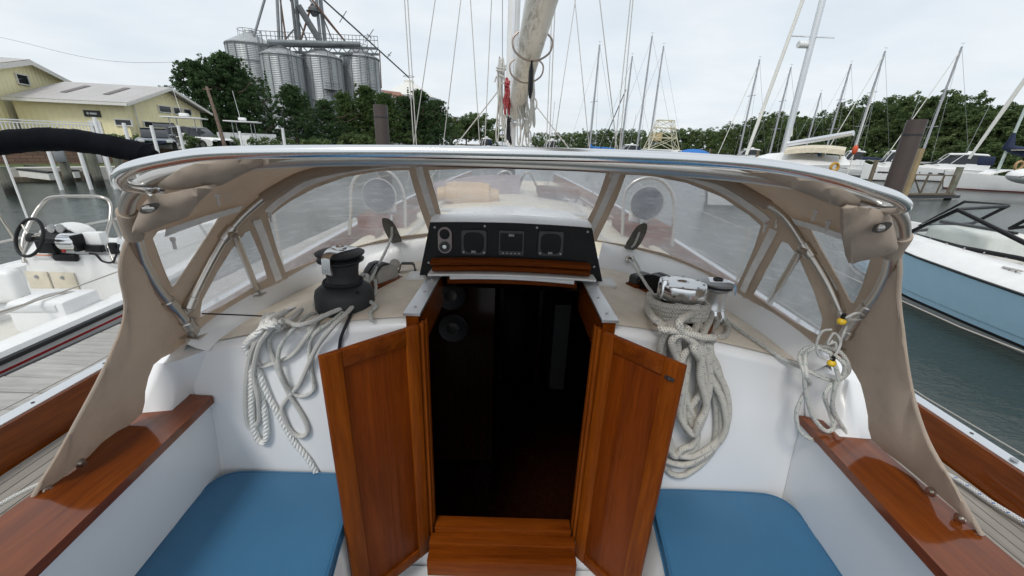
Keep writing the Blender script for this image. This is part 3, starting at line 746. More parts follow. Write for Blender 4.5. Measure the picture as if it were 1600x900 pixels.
# hems: thin darker-edged canvas rolls beside the zips
# ---- frame
def tubep(name, pts, r, mat='steel', sub=None, n=14): return dg.add(name, G().tube(pts, r, n), M[mat], sub)
fa = tubep('aft_bow', aft[2:-2], .0165); fm = tubep('main_bow', main[1:-1], .0145)
for sl_ in (aft[28:36], aft[-36:-28]): dg.add('bow_sleeve', G().tube(sl_, .022, 12), M['canvas'], cnp)
i0, i1 = 27, len(main)-28
dg.add('bow_sleeve', G().tube(main[i0:i1], .021, 12), M['canvas'], cnp)
for cv, r, idx in ((aft, .021, (3, 9, -4, -10)), (main, .019, (4, -5))):
    for i in idx:
        a, b = cv[i], cv[i+1]; t = (b-a).normalized(); dg.add('clamp', G().tube([a-t*.022, a-t*.02, a+t*.02, a+t*.022], [r*.9, r, r, r*.9], 16), M['steel'], fa if cv is aft else fm)
for i, s in ((0, -1), (-1, 1)):                   # deck fittings of the aft bow
    p = aft[i]; g = G(); g.box(p+Vector((0, .0, -.012)), (.07, .05, .006), bev=.002); g.box(p+Vector((-.013, 0, .008)), (.005, .03, .04), bev=.002); g.box(p+Vector((.013, 0, .008)), (.005, .03, .04), bev=.002)
    dg.add('deck_hinge', g, M['steel'], fa)
    j = 6 if s < 0 else -7; a = aft[j]; b = main[1 if s < 0 else -2]
    g = G(); g.tube([a, a.lerp(b, .5), b], [.011, .009, .011], 10); g.ball(a.lerp(b, .5), .013); dg.add('pivot_joint', g, M['steel'], fm)
for top_, bot_ in (((360, 364), (403, 456)), ((1257, 392), (1196, 483))):
    mi = min(main, key=lambda q: (Vector(proj(q))-Vector(top_)).length); a = mi+(CAM-mi).normalized()*.03+Vector((-math.copysign(.018, mi.x), .01, -.01)); b = onD(bot_[0], bot_[1], .085)
    g = G(); g.tube([a, a.lerp(b, .03), a.lerp(b, .08), a.lerp(b, .9), a.lerp(b, .92), b], [.011, .014, .0125, .0125, .014, .009], 12); sr = dg.add('strut', g, M['steel'])
    g = G(); g.box(b-Vector((0, 0, .010)), (.05, .065, .006), bev=.002); g.ball(b, .013); dg.add('strut_foot', g, M['steel'], sr)
    g = G(); g.tube([mi, a], [.014, .012], 10); t = (main[main.index(mi)+1]-mi).normalized(); g.tube([mi-t*.03, mi-t*.028, mi+t*.028, mi+t*.03], [.016, .0205, .0205, .016], 14); dg.add('strut_clamp', g, M['steel'], sr)
# ---- grab rail
bl = [PY(245, 294, .965), PY(222, 294, .93), PY(196, 290, .87), PY(186, 280, .83), PY(194, 269, .81), PY(215, 260, .80), PY(260, 250, .80), PY(320, 241, .80), PY(400, 238, .80), PY(520, 237, .80), PY(660, 237.5, .80)]
br = [PY(800, 240, .80), PY(960, 244, .80), PY(1100, 250.5, .80), PY(1200, 259, .80), PY(1290, 275, .80), PY(1360, 296, .81), PY(1398, 309, .825), PY(1414, 322, .85), PY(1398, 326, .89), PY(1372, 324, .93), PY(1345, 316, .97)]
gr = tubep('grab_rail', cr_spline(bl+br, 8), .0128, 'chrome', n=20)
for e in (bl[0], br[-1]):
    g = G(); q = min(aft, key=lambda v: (v-e).length); g.tube([e, q], [.019, .019], 14); g.tube([e+(e-q)*.0, e+(bl[1]-bl[0] if e is bl[0] else br[-2]-br[-1])*.35], [.021, .0205], 16); dg.add('rail_clamp', g, M['chrome'], gr)
# ---- canvas patches drawn on a plane with some fullness
def patch(poly_px, mapf, step=14, th=.004, bulge=.0, fold=None, rnd=0):
    poly = [tuple(v.xy) for v in cr_spline([Vector((*p, 0)) for p in poly_px], 2, True)] if rnd else dense(poly_px, 3)
    def inside(p):
        c = False; j = len(poly)-1
        for i in range(len(poly)):
            if (poly[i][1] > p[1]) != (poly[j][1] > p[1]) and p[0] < (poly[j][0]-poly[i][0])*(p[1]-poly[i][1])/(poly[j][1]-poly[i][1])+poly[i][0]: c = not c
            j = i
        return c
    xs = [p[0] for p in poly]; ys = [p[1] for p in poly]; pts = [Vector(p) for p in poly]; n = len(pts)
    y = min(ys)+step/2
    while y < max(ys):
        x = min(xs)+step/2
        while x < max(xs):
            if inside((x, y)) and min(math.hypot(p[0]-x, p[1]-y) for p in poly) > step*.35: pts.append(Vector((x, y)))
            x += step
        y += step
    r = delaunay_2d_cdt(pts, [(i, (i+1) % n) for i in range(n)], [], 0, 1e-6)
    V2 = [(p[0], p[1]) for p in r[0]]
    fs = [tuple(f) for f in r[2] if inside((sum(V2[k][0] for k in f)/len(f), sum(V2[k][1] for k in f)/len(f)))]
    size = max(max(xs)-min(xs), max(ys)-min(ys)); A = []
    for p in V2:
        q = mapf(*p); dd = min(math.hypot(a[0]-p[0], a[1]-p[1]) for a in poly)/size
        toC = (CAM-q).normalized(); o = bulge*min(1, dd*5)**.5
        if fold: o += fold(*p)
        A.append(q+toC*o)
    g = G(); g.add(A, fs); B = [a+(a-CAM).normalized()*th for a in A]; g.add(B, [f[::-1] for f in fs]); o = len(A); cnt = set()
    for f in fs:
        for k in range(len(f)): cnt.add((f[k], f[(k+1) % len(f)]))
    for a, b in cnt:
        if (b, a) not in cnt: g.f.append((b, a, o+a, o+b))
    return g
def sideplane(sg, k=.36, x0=1.285):
    def f(px, py):
        d = ray(px, py); X0 = x0+CX*sg          # sg*x = X0 - k (z-1.505)
        return CAM+d*((X0-k*(EYE-1.505))/(sg*d.x+k*d.z))
    return f
cl = [(207, 366), (197, 380), (190, 405), (189, 430), (194, 455), (197, 478), (192, 510), (176, 550), (150, 603), (122, 655), (92, 710), (66, 752), (50, 778), (70, 768), (105, 741), (140, 712), (180, 680), (222, 646), (227, 612), (240, 570), (268, 552), (305, 530), (300, 515), (280, 492), (250, 458), (224, 414), (211, 380)]
fold_l = lambda x, y: .034*math.sin((x*.8-y*.5)/26.)*min(1, max(0, (y-400)/120))+.006*math.sin((x+y*.3)/9.)
cu = dg.add('side_curtain', patch(cl, sideplane(-1), 13, .003, .01, fold_l, 1), M['canvas'])
crr = [(1394, 392), (1404, 388), (1406, 420), (1404, 465), (1410, 520), (1418, 580), (1430, 635), (1450, 690), (1478, 740), (1505, 786), (1536, 838), (1500, 803), (1455, 764), (1408, 724), (1362, 688), (1356, 650), (1345, 601), (1328, 572), (1312, 545), (1322, 527), (1340, 501), (1369, 465), (1387, 432)]
fold_r = lambda x, y: .034*math.sin((x*.9+y*.42)/26.)*min(1, max(0, (y-420)/120))+.006*math.sin((x-y*.3)/9.)
cu2 = dg.add('side_curtain', patch(crr, sideplane(1), 13, .003, .01, fold_r, 1), M['canvas'])
for c, sgn, pts in ((cu, -1, [(207, 366), (197, 380), (190, 405), (189, 430), (194, 455), (197, 478), (192, 510), (176, 550), (150, 603), (122, 655), (92, 710), (66, 752), (52, 776)]), (cu2, 1, [(1404, 388), (1406, 420), (1404, 465), (1410, 520), (1418, 580), (1430, 635), (1450, 690), (1478, 740), (1505, 786), (1534, 836)])):
    g = G(); g.tube(cr_spline([sideplane(sgn)(*p)-Vector((sgn*.0, 0, 0)) for p in pts], 4), .006, 8); dg.add('curtain_hem', g, M['canvas'], c)
for c, sg_, pp in ((cu, -1, ((121, 722), (72, 763))), (cu2, 1, ((1459, 767), (1505, 808)))):
    for p in pp:
        q = sideplane(sg_)(*p); Mx = Matrix.Translation(q+Vector((-sg_*.012, -.004, 0))) @ Matrix.Rotation(rad(-90*sg_), 4, 'Y')
        g = G(); g.lathe([(.015, 0), (.014, .003), (.006, .004), (.006, .009), (.008, .012), (.0001, .013)], 16, Mx); dg.add('snap_button', g, M['steel'], c)
bowplane = lambda o: (lambda px, py: PP(px, py, 1.30-o, 1.75, -.6))
fl1 = [(206, 365), (212, 343), (224, 318), (240, 303), (258, 303), (300, 294), (338, 288), (322, 305), (305, 323), (292, 340), (262, 350), (232, 362)]
sl1 = dg.add('hem_flap', patch(fl1, bowplane(.03), 12, .004, .03, None, 1), M['canvas'], cnp)
fl2 = [(246, 291), (262, 276), (285, 262), (330, 249), (380, 243), (440, 240), (500, 238), (455, 247), (410, 259), (370, 277), (345, 290), (320, 291), (270, 297)]
dg.add('hem_flap', patch(fl2, bowplane(.02), 12, .004, .03, None, 1), M['canvas'], cnp)
fr1 = [(1312, 325), (1340, 322), (1385, 330), (1396, 350), (1402, 378), (1402, 391), (1375, 402), (1345, 408), (1326, 411), (1317, 380)]
sr1 = dg.add('hem_flap', patch(fr1, bowplane(.035), 12, .004, .03, lambda x, y: .006*math.sin((x+2.2*y)/14.), 1), M['canvas'], cnp)
fr2 = [(1345, 313), (1320, 296), (1290, 280), (1250, 270), (1200, 262), (1150, 256), (1110, 252), (1170, 270), (1225, 290), (1270, 308), (1300, 320), (1330, 326)]
dg.add('hem_flap', patch(fr2, bowplane(.02), 12, .004, .03, None, 1), M['canvas'], cnp)
M['patch'] = plain('grey_green_leather', (.12, .115, .10), .7, var=.3, scale=20, bump=.4, bscale=150)
for (px, py), s in (((232, 325), sl1), ((1376, 355), sr1)):
    g = patch([(px-14, py+4), (px-9, py-4), (px+3, py-7), (px+15, py-8), (px+18, py-4), (px+10, py+5), (px-2, py+9), (px-12, py+8)], bowplane(.068), 6, .003, .0, None, 1); tp_ = dg.add('fastener_patch', g, M['patch'], s)
    q = bowplane(.08)(px, py+1); g = G(); g.ball(q, .008, 10, 7); g.box(q+(CAM-q)*.01, (.022, .006, .008), .5, bev=.002); dg.add('turn_button', g, M['steel'], tp_)
# leather chafe patches where the jib sheets pass
for poly in ([(597, 338), (605, 338), (613, 343), (621, 356), (628, 376), (614, 379), (604, 364), (598, 350)], [(1011, 347), (1003, 346), (994, 352), (985, 366), (976, 384), (990, 388), (1001, 378), (1010, 360)]):
    g = patch(poly, lambda px, py: S2.at(*S2.inv(px, py))+S2.nrm(*S2.inv(px, py))*.012, 6, .004, .004, None, 1); dg.add('sheet_slot', g, M['patch'], wsb)
# zipper pulls
for px, py, S in ((333, 297, S1), (392, 335, S1), (262, 368, S1), (418, 331, S2), (1281, 322, S1), (1302, 340, S1), (1218, 342, S1), (1199, 348, S2), (652, 257, S2), (955, 260, S2)):
    st_ = S.inv(px, py); q = S.at(*st_)+S.nrm(*st_)*.016; g = G(); g.box(q-Vector((0, 0, .018)), (.010, .004, .03), rad(random.uniform(-30, 30)), bev=.0015); g.box(q+Vector((0, 0, -.002)), (.014, .008, .012), bev=.002); dg.add('zipper_pull', g, M['zip'], wsb if S is S2 else cnp)
# ================================================================ things in the cockpit
def cushion(side):
    pl = [(1.176, 1.10), (1.165, 1.20), (1.12, 1.243), (1.04, 1.254), (.9, 1.257), (.68, 1.257), (.625, 1.245), (.602, 1.19), (.575, .98), (.555, .85), (.53, .6), (.50, 0), (.50, -.5), (1.09, -.5), (1.115, .3), (1.148, .85)]
    pts = [Vector((CX+side*x, y, 0)) for x, y in pl]
    ring = cr_spline(pts, 4, True); c = Vector((CX+side*.84, .4, 0)); P = []
    def lev(z, ins): return [Vector((q.x-(q.x-c.x)*ins/.3, q.y-(q.y-c.y)*ins/.85, z)) for q in ring]
    z0 = 1.09 if side < 0 else 1.06
    for z, ins in ((z0, .012), (z0+.008, .003), (z0+.045, .0), (z0+.058, .006), (z0+.062, .02), (z0+.0635, .06)): P.append(lev(z, ins))
    g = G(); g.grid(P, closed=True); n = len(ring); b = (len(P)-1)*n
    mid = [len(g.v)+i for i in range(n)]; g.v += lev(z0+.066, .18)
    g.f += [(b+i, b+(i+1) % n, mid[(i+1) % n], mid[i]) for i in range(n)]; g.f.append(tuple(mid)); g.f.append(tuple(range(n))[::-1])
    if side < 0: pass
    t = Thing('bench_cushion', (CX+side*.84, .4, z0), 'blue vinyl cushion on the port bench, below the coils of white line' if side < 0 else 'blue vinyl cushion on the starboard bench, below the thick beige rope coil', 'cushion', 'cockpit bench cushions')
    o = t.add('cover', g, M['cush'])
    for zz, ii in ((z0+.056, .001), (z0+.006, .001)):
        g = G(); g.tube(lev(zz, ii), .0042, 6, closed=True); t.add('piping', g, M['cush'], o)
cushion(-1); cushion(1)
# ---- winches
def winch_covered():
    c = onD(541, 479); c.z -= .002; T = Matrix.Translation(c)
    t = Thing('winch', c, 'winch in a black neoprene sleeve with chrome self-tailing arm on the port cabin top', 'winch')
    t.add('drum_base', G().lathe([(.108, 0), (.112, .01), (.111, .06), (.106, .078), (.085, .096), (.066, .104)], 40, T), M['blackrub'])
    t.add('drum', G().lathe([(.064, .098), (.066, .112), (.059, .122), (.060, .15), (.064, .178), (.066, .186)], 40, T), M['blackrub'])
    g = G(); ring = [c+Vector((.071*math.cos(a), .071*math.sin(a), .112+.002*math.sin(3*a))) for a in [2*math.pi*i/40 for i in range(40)]]; g.tube(ring, .006, 8, True); t.add('tie_cord', g, M['blackcord'])
    t.add('lower_jaw', G().lathe([(.064, .184), (.084, .196), (.086, .202), (.07, .206)], 40, T), M['blackrub'])
    t.add('upper_jaw', G().lathe([(.06, .208), (.088, .222), (.09, .228), (.07, .236), (.0001, .238)], 40, T), M['blackrub'])
    # stripper arm
    d = Vector((-.15, -1, 0)).normalized(); s = Vector((-d.y, d.x, 0)); g = G()
    pr = [(.05, .238, .05), (.0, .242, .045), (-.045, .242, .03), (-.078, .238, .018), (-.094, .226, .017), (-.098, .19, .017), (-.098, .165, .018)]
    P = [[c+d*(-a)+s*(-w)+Vector((0, 0, z)), c+d*(-a)+Vector((0, 0, z+.004)), c+d*(-a)+s*w+Vector((0, 0, z))] for a, z, w in pr]
    g.slab(P, .01); arm = t.add('stripper_arm', g, M['chrome'])
    t.add('handle_socket', G().lathe([(.028, .238), (.027, .25), (.02, .251), (.017, .244), (.0001, .244)], 24, T), M['chrome'], arm)
winch_covered()
def winch_big():
    c = onD(1055, 504); T = Matrix.Translation(c); H0 = .03
    t = Thing('winch', c, 'large chrome winch wrapped in beige rope on the starboard cabin top', 'winch')
    g = G(); g.prism([(.13*math.cos(a)*(1.05 if i % 2 else 1), .13*math.sin(a)) for i, a in enumerate([2*math.pi*k/16 for k in range(16)])], -.004, .018, T); t.add('pad', g, M['teakx'], smooth=False)
    t.add('base', G().lathe([(.098, .018), (.10, .03), (.094, .045), (.08, .055)], 40, T), M['black'])
    t.add('drum', G().lathe([(.08, .05), (.072, .07), (.070, .09), (.08, .104), (.086, .110)], 48, T), M['chrome'])
    g = G(); n = 64
    def sc_r(r, k): return r*(1+.018*math.cos(8*2*math.pi*k/n))
    prof = [(.083, .108), (.088, .115), (.089, .160), (.086, .168), (.078, .171), (.05, .173), (.022, .173), (.018, .168), (.0001, .168)]
    P = [[c+Vector((sc_r(r, k)*math.cos(2*math.pi*k/n), sc_r(r, k)*math.sin(2*math.pi*k/n), z)) for k in range(n)] for r, z in prof]
    g.grid(P, closed=True); t.add('top_cap', g, M['chrome'])
    g = G(); g.lathe([(.012, .11), (.012, .182), (.010, .185), (.0001, .185)], 14, T @ Matrix.Translation((-.078, -.02, 0))); t.add('feeder', g, M['chrome'])
    for k in range(8):
        a = 2*math.pi*(k+.5)/8; g = G(); g.lathe([(.005, .1705), (.004, .174), (.0001, .174)], 8, T @ Matrix.Translation((.074*math.cos(a), .074*math.sin(a), 0))); t.add('bolt', g, M['galv'])
    return c
WB = winch_big()
def winch_small():
    c = onD(1108, 499); T = Matrix.Translation(c)
    t = Thing('winch', c, 'small chrome self-tailing winch beside the dodger window, outboard of the large winch', 'winch')
    t.add('base', G().lathe([(.062, 0), (.064, .02), (.058, .035), (.05, .05), (.046, .06)], 36, T), M['chrome'])
    t.add('drum', G().lathe([(.05, .056), (.044, .066), (.042, .09), (.046, .13), (.05, .138)], 36, T), M['alu'])
    t.add('lower_jaw', G().lathe([(.05, .137), (.06, .145), (.06, .15), (.05, .152)], 36, T), M['galv'])
    t.add('upper_jaw', G().lathe([(.048, .154), (.062, .161), (.063, .167), (.05, .173), (.0001, .176)], 36, T), M['galv'])
    d = Vector((.95, -.3, 0)).normalized(); s = Vector((-d.y, d.x, 0)); g = G()
    pr = [(-.035, .176, .034), (.0, .180, .036), (.04, .179, .022), (.064, .172, .016), (.072, .155, .014), (.074, .125, .014)]
    g.slab([[c+d*a-s*w+Vector((0, 0, z)), c+d*a+Vector((0, 0, z+.003)), c+d*a+s*w+Vector((0, 0, z))] for a, z, w in pr], .008); t.add('stripper_arm', g, M['chrome'])
    t.add('handle_socket', G().lathe([(.02, .176), (.019, .186), (.014, .187), (.012, .18), (.0001, .18)], 20, T), M['dark'])
winch_small()
# ---- rope clutches
def clutch(name, c, rz, mat, label, wid, two, pad):
    Tm = Matrix.Translation(c) @ Matrix.Rotation(rz, 4, 'Z'); t = Thing(name, c, label, 'rope clutch')
    def tb(nm, cc, dd, m, b=.004, sub=None):
        g = G(); g.box(cc, dd, bev=b); g.v = [Tm @ v for v in g.v]; return t.add(nm, g, m, sub)
    tb('pad', (0, 0, .006), (wid+.03, .17, .024), M['teaky'])
    body = []
    n = 2 if two else 1
    g = G(); g.prism([(-.06, .018), (.062, .018), (.062, .06), (.03, .088), (-.03, .088), (-.06, .062)], -wid/2, wid/2, Tm @ Matrix(((0, 0, 1, 0), (1, 0, 0, 0), (0, 1, 0, 0), (0, 0, 0, 1))))
    t.add('housing', g, mat, smooth=False)
    for k in range(n):
        x = (k-(n-1)/2)*wid/n
        g = G(); P = []
        for y, z in ((.03, .086), (.0, .098), (-.035, .096), (-.062, .074), (-.07, .06)): P.append([Tm @ Vector((x-wid/n*.36, y, z)), Tm @ Vector((x, y, z+.003)), Tm @ Vector((x+wid/n*.36, y, z))])
        g.slab(P, .012); t.add('lever', g, M['bezel'])
        g = G(); g.lathe([(.011, 0), (.012, .003), (.008, .004)], 14, Tm @ Matrix.Translation((x, -.062, .038)) @ Matrix.Rotation(rad(90), 4, 'X')); t.add('fairlead', g, M['steel'])
    return t
M['greymet'] = plain('grey_cast_housing', (.42, .40, .37), .45, .0, var=.2, scale=18)
clutch('rope_clutch', onD(597, 441), rad(-28), M['greymet'], 'grey twin rope clutch on a teak pad beside the black winch', .085, True, True)
clutch('rope_clutch', onD(1022, 458), rad(38), M['black'], 'black ribbed rope clutch on a teak pad behind the large chrome winch', .075, True, True)
c = onD(998, 446); t = Thing('fairlead', c, 'low black fairlead on a teak pad beside the instrument panel', 'fairlead'); Tm = Matrix.Translation(c) @ Matrix.Rotation(rad(38), 4, 'Z')
g = G(); g.box((0, 0, .008), (.14, .06, .024), bev=.004); g.v = [Tm @ v for v in g.v]; t.add('pad', g, M['teakx'])
g = G(); g.prism([(-.055, .02), (-.055, .052), (-.045, .06), (.045, .06), (.055, .052), (.055, .02), (.042, .02), (.042, .042), (-.042, .042), (-.042, .02)], -.022, .022, Tm @ Matrix.Rotation(rad(90), 4, 'X')); t.add('bridge', g, M['bezel'], smooth=False)
# deck organiser eye on the splash coaming (starboard) and turning block (port)
c = onD(983, 405, .07); t = Thing('deck_eye', c, 'small round steel eye in the white coaming by the starboard sheet', 'eye'); Tm = Matrix.Translation(c) @ Matrix.Rotation(rad(75), 4, 'X')
t.add('ring', G().lathe([(.018, -.01), (.02, 0), (.019, .012), (.012, .015), (.008, .01), (.008, -.01)], 20, Tm), M['steel'])
t.add('throat', G().lathe([(.0085, .0), (.0001, -.002)], 16, Tm), M['black'])
c = onD(617, 412, .02); t = Thing('turning_block', c, 'small silver turning block behind the grey rope clutch', 'block'); Tm = Matrix.Translation(c) @ Matrix.Rotation(rad(70), 4, 'X')
t.add('cheek', G().lathe([(.0001, -.010), (.022, -.009), (.024, -.006), (.014, 0), (.014, .004), (.024, .008), (.022, .011), (.0001, .012)], 24, Tm), M['greymet'])
g = G(); g.box(c+Vector((.0, .01, -.025)), (.05, .04, .012), bev=.003); t.add('base', g, M['steel'])
# black bracket
c = onD(637, 425); t = Thing('handle_bracket', c, 'black strap bracket on the tan deck left of the instrument panel', 'bracket'); Tm = Matrix.Translation(c) @ Matrix.Rotation(rad(8), 4, 'Z')
P = [[Tm @ Vector((x, -.016, z)), Tm @ Vector((x, .016, z))] for x, z in ((-.07, .004), (-.045, .006), (-.038, .012), (-.034, .036), (-.026, .046), (.026, .046), (.034, .036), (.038, .012), (.045, .006), (.062, .004))]
t.add('strap', G().slab(P, .004), M['black'], smooth=False)
for x in (-.058, .053): t.add('screw', G().lathe([(.005, .006), (.004, .010), (.0001, .010)], 10, Tm @ Matrix.Translation((x, 0, 0))), M['galv'])
# horn cleat
a, b = onD(402, 509, .035), onD(462, 480, .035); c = (a+b)/2; t = Thing('horn_cleat', c-Vector((0, 0, .035)), 'aluminium horn cleat with white line made fast, port cabin top', 'cleat')
u = (b-a).normalized(); g = G(); g.tube([a, a.lerp(b, .12), a.lerp(b, .35), a.lerp(b, .65), a.lerp(b, .88), b], [.004, .008, .012, .012, .008, .004], 12, flat=.8); t.add('horns', g, M['alu'])
for k in (.4, .6):
    p = a.lerp(b, k); g = G(); g.tube([p, p-Vector((0, 0, .034))], [.009, .014], 10); t.add('foot', g, M['alu'])
# ---- ropes: a photo point lands on the cabin top, or hangs just aft of the bulkhead
def RP(px, py, lift=.011, yh=1.27):
    q = onD(px, py, lift)
    if q.y > 1.30: return q
    h = PY(px, py, yh-lift)
    if q.y > 1.26: return q.lerp(h, (1.30-q.y)/.04)
    return h
def crop(pts, x0, y0, s): return [(x0+p[0]/s, y0+p[1]/s)+tuple(p[2:]) for p in pts]
def rope(name, pts, r, mat, label, n=7, seg=8, jit=.0, group=None, cat='rope', f=RP):
    P = []
    for p in pts:
        P.append(p if isinstance(p, Vector) else f(p[0], p[1], p[2] if len(p) > 2 else r+.002))
    g = G(); g.tube(cr_spline(P, n), r, seg); return single(name, g, mat, label, cat, group)
A = crop([(560, 175, .03), (545, 172, .045), (520, 168, .06), (490, 205, .05), (440, 280, .02), (350, 340, .016), (310, 400, .016), (250, 480), (190, 512), (120, 530), (97, 490), (125, 410, .016), (185, 368, .03), (250, 340, .035), (278, 310, .03), (255, 330, .03), (200, 380, .03), (160, 402, .02), (150, 450), (180, 530), (230, 640), (290, 740), (301, 790), (270, 806), (230, 775), (202, 700), (228, 650), (270, 600), (305, 525, .022), (340, 452, .022), (400, 375, .022), (470, 305, .03), (518, 225, .06), (535, 178, .07), (500, 190, .07), (455, 285, .04), (385, 325, .035), (270, 370, .03), (200, 350, .045), (140, 395, .035), (95, 445, .03), (70, 530, .02), (60, 640, .014), (65, 740, .012), (85, 776, .012), (112, 740, .014), (108, 650, .03), (90, 560, .03), (112, 450, .04), (155, 390, .05), (205, 352, .055)], 360, 360, 2.5)
rope('halyard_tail', A, .0088, M['rope'], 'off-white braided line looping from the black winch over the port bulkhead edge')
D = crop([(552, 352, .01), (548, 318, .012), (572, 296, .014), (545, 278, .02), (535, 262, .03), (548, 236, .03), (538, 205, .04), (520, 240, .05), (480, 285, .03), (400, 352, .012), (330, 402, .012), (308, 460), (318, 560), (326, 620), (292, 646), (250, 640), (205, 592, .03), (187, 520, .03), (195, 455, .03), (240, 390, .03), (300, 335, .03), (345, 318, .016), (330, 296, .012), (334, 272, .014), (355, 262, .03)], 360, 360, 2.5)
rope('sheet_tail', D, .0075, M['ropeg'], 'white line with green flecks trailing in loops from the black winch')
def twisted(name, pts, r, label, base_f=RP, pitch=.055, n=8):
    P = [p if isinstance(p, Vector) else base_f(p[0], p[1], p[2] if len(p) > 2 else r+.003) for p in pts]
    C = cr_spline(P, n); L = sum((q-p).length for p, q in zip(C, C[1:])); C = resample(C, max(20, int(L/pitch*9)))
    b = C[0].copy(); t = Thing(name, b, label, 'rope')
    nr = Vector((0, 0, 1)); fr = []
    for i in range(len(C)):
        tt = (C[min(i+1, len(C)-1)]-C[max(i-1, 0)]).normalized(); nr = nr-tt*nr.dot(tt); nr = nr.normalized() if nr.length > 1e-5 else tt.orthogonal().normalized(); fr.append((nr.copy(), tt.cross(nr)))
    step = L/(len(C)-1)
    for s in range(3):
        Q = [C[i]+(fr[i][0]*math.cos(2*math.pi*(i*step/pitch+s/3))+fr[i][1]*math.sin(2*math.pi*(i*step/pitch+s/3)))*r*.52 for i in range(len(C))]
        t.add('strand', G().tube(Q, r*.56, 6), M['twist'])
Ek = crop([(215, 318, .05), (150, 352, .06), (185, 372, .05), (170, 330, .05), (130, 372, .06), (175, 362, .065), (140, 335, .05), (120, 385, .045), (75, 425, .03), (58, 455, .016), (75, 490, .012), (84, 560), (82, 650), (84, 730), (98, 795), (120, 830), (141, 805), (136, 720), (118, 620, .012), (104, 540, .014), (150, 650, .012), (200, 740, .01), (250, 828, .01), (300, 888, .01), (335, 945, .01)], 360, 360, 2.5)
twisted('mooring_line', Ek, .0115, 'white three-strand rope tied at the horn cleat and hanging down the port bulkhead')
rope('cord', crop([(497, 240, .08), (490, 285, .03), (470, 330, .012), (445, 385, .010), (430, 425, .010), (425, 462, .008)], 360, 360, 2.5), .0058, M['blackcord'], 'short black cord hanging from the covered winch behind the port door', cat='cord')
S2f = lambda px, py, o: S2.at(*S2.inv(px, py))+S2.nrm(*S2.inv(px, py))*o
rope('jib_sheet', [S2f(612, 344, -.03), S2f(612, 352, .012), S2f(611, 364, .03), PY(600, 398, 1.74), PY(586, 424, 1.63), PY(577, 439, 1.57), PY(563, 449, 1.53), PY(548, 452, 1.47)], .0062, M['ropeg'], 'white flecked sheet led through the port dodger slot to the black winch')
rope('sheet_end', [onD(586, 428, .05), onD(587, 445, .03), onD(586, 458, .014), onD(577, 466, .014), onD(562, 470, .02)], .007, M['rope'], 'short white rope end hanging out of the grey twin clutch', cat='rope')
# starboard coil: turns on the winch, a hitch, then long hanging bights
P = []
for k in range(4*14):
    a = -2*math.pi*k/14+2.2; rr = .099+.016*math.sin(a*.5)**2; z = .034+.016*(k/14)
    tilt = -.012*math.sin(a)
    P.append(WB+Vector((rr*math.cos(a), rr*math.sin(a), z+tilt+.004*math.sin(3*a))))
def cz(pts): return crop(pts, 960, 400, 2.5)
def RPs(px, py, lift=.013): return RP(px, py, lift)
lp = [(130, 190, .05), (150, 240, .06), (200, 275, .05), (250, 290, .06), (300, 320, .06), (330, 420, .05), (330, 520, .04), (310, 610, .03), (300, 680, .03), (330, 640, .04), (372, 520, .04), (365, 420, .05), (340, 330, .07),
      (300, 305, .09), (268, 300, .10), (252, 262, .10), (280, 235, .09), (330, 215, .08), (375, 222, .06), (372, 250, .06), (345, 330, .06), (400, 430, .03), (425, 540, .02), (432, 640, .02), (400, 730, .02), (330, 775, .018), (250, 780, .018), (205, 745, .02), (215, 650, .02), (235, 540, .025), (255, 430, .03), (240, 330, .05),
      (215, 300, .05), (198, 330, .04), (190, 420, .02), (205, 560, .016), (195, 700, .016), (190, 790, .016), (230, 815, .016), (300, 812, .016), (370, 770, .02), (415, 690, .03), (412, 560, .035), (390, 450, .04), (372, 350, .05),
      (385, 322, .08), (345, 318, .10), (260, 296, .10), (192, 288, .09), (186, 275, .07), (230, 268, .05), (300, 300, .05), (290, 400, .06), (275, 520, .06), (268, 620, .05), (290, 688, .05), (335, 655, .06), (358, 580, .06), (350, 470, .07), (325, 370, .08), (285, 300, .08), (240, 350, .07), (262, 450, .04), (290, 560, .035), (320, 660, .03), (318, 740, .03), (280, 765, .03), (225, 770, .03), (205, 700, .03), (225, 600, .03), (245, 470, .035), (225, 350, .05),
      (205, 310, .03), (222, 430, .012), (215, 600, .01), (190, 780, .008), (215, 845, .01), (262, 858, .01), (300, 840, .01), (350, 800, .012), (390, 740, .016), (400, 620, .02), (380, 480, .03), (360, 340, .05), (330, 250, .05), (360, 190, .05)]
P += [RPs(*(960+p[0]/2.5, 400+p[1]/2.5), p[2]) for p in lp]
jx = random.Random(5)
P += [RPs(960+(p[0]+jx.uniform(-20, 20))/2.5, 400+(p[1]+jx.uniform(-14, 10))/2.5, min(.10, p[2]+.022)) for p in lp[4:12]+lp[20:45]+lp[52:70]]
rope('coiled_sheet', P, .0128, M['ropek'], 'thick beige rope with dark flecks coiled and hung from the large chrome winch', seg=10)
rope('rope_end', cz([(385, 225, .04), (400, 262, .02), (378, 290, .012), (400, 312, .012), (432, 312, .012), (444, 280, .012), (438, 255, .03)]), .0118, M['ropek'], 'thick beige rope bight lying at the foot of the small winch', seg=10)
rope('jib_sheet', [S2f(1003, 351, -.03), S2f(999, 360, .012), S2f(992, 374, .03), onD(984, 391, .10), onD(998, 417, .06), onD(1006, 437, .05)], .0058, M['ropeg'], 'white flecked sheet led through the starboard dodger slot to the black clutch')
rope('control_line', [onD(983, 406, .075), onD(986, 410, .08), onD(1003, 434, .07), onD(1012, 448, .07), onD(1020, 460, .06), WB+Vector((-.105, .03, .08))], .0062, M['rope'], 'thin grey line from the round deck eye to the large chrome winch', cat='rope')
R2 = crop([(40, 120, .01), (65, 150), (130, 200), (200, 245), (330, 332), (400, 372, .012)], 1120, 460, 3.46)
P = [RP(*p) for p in R2]
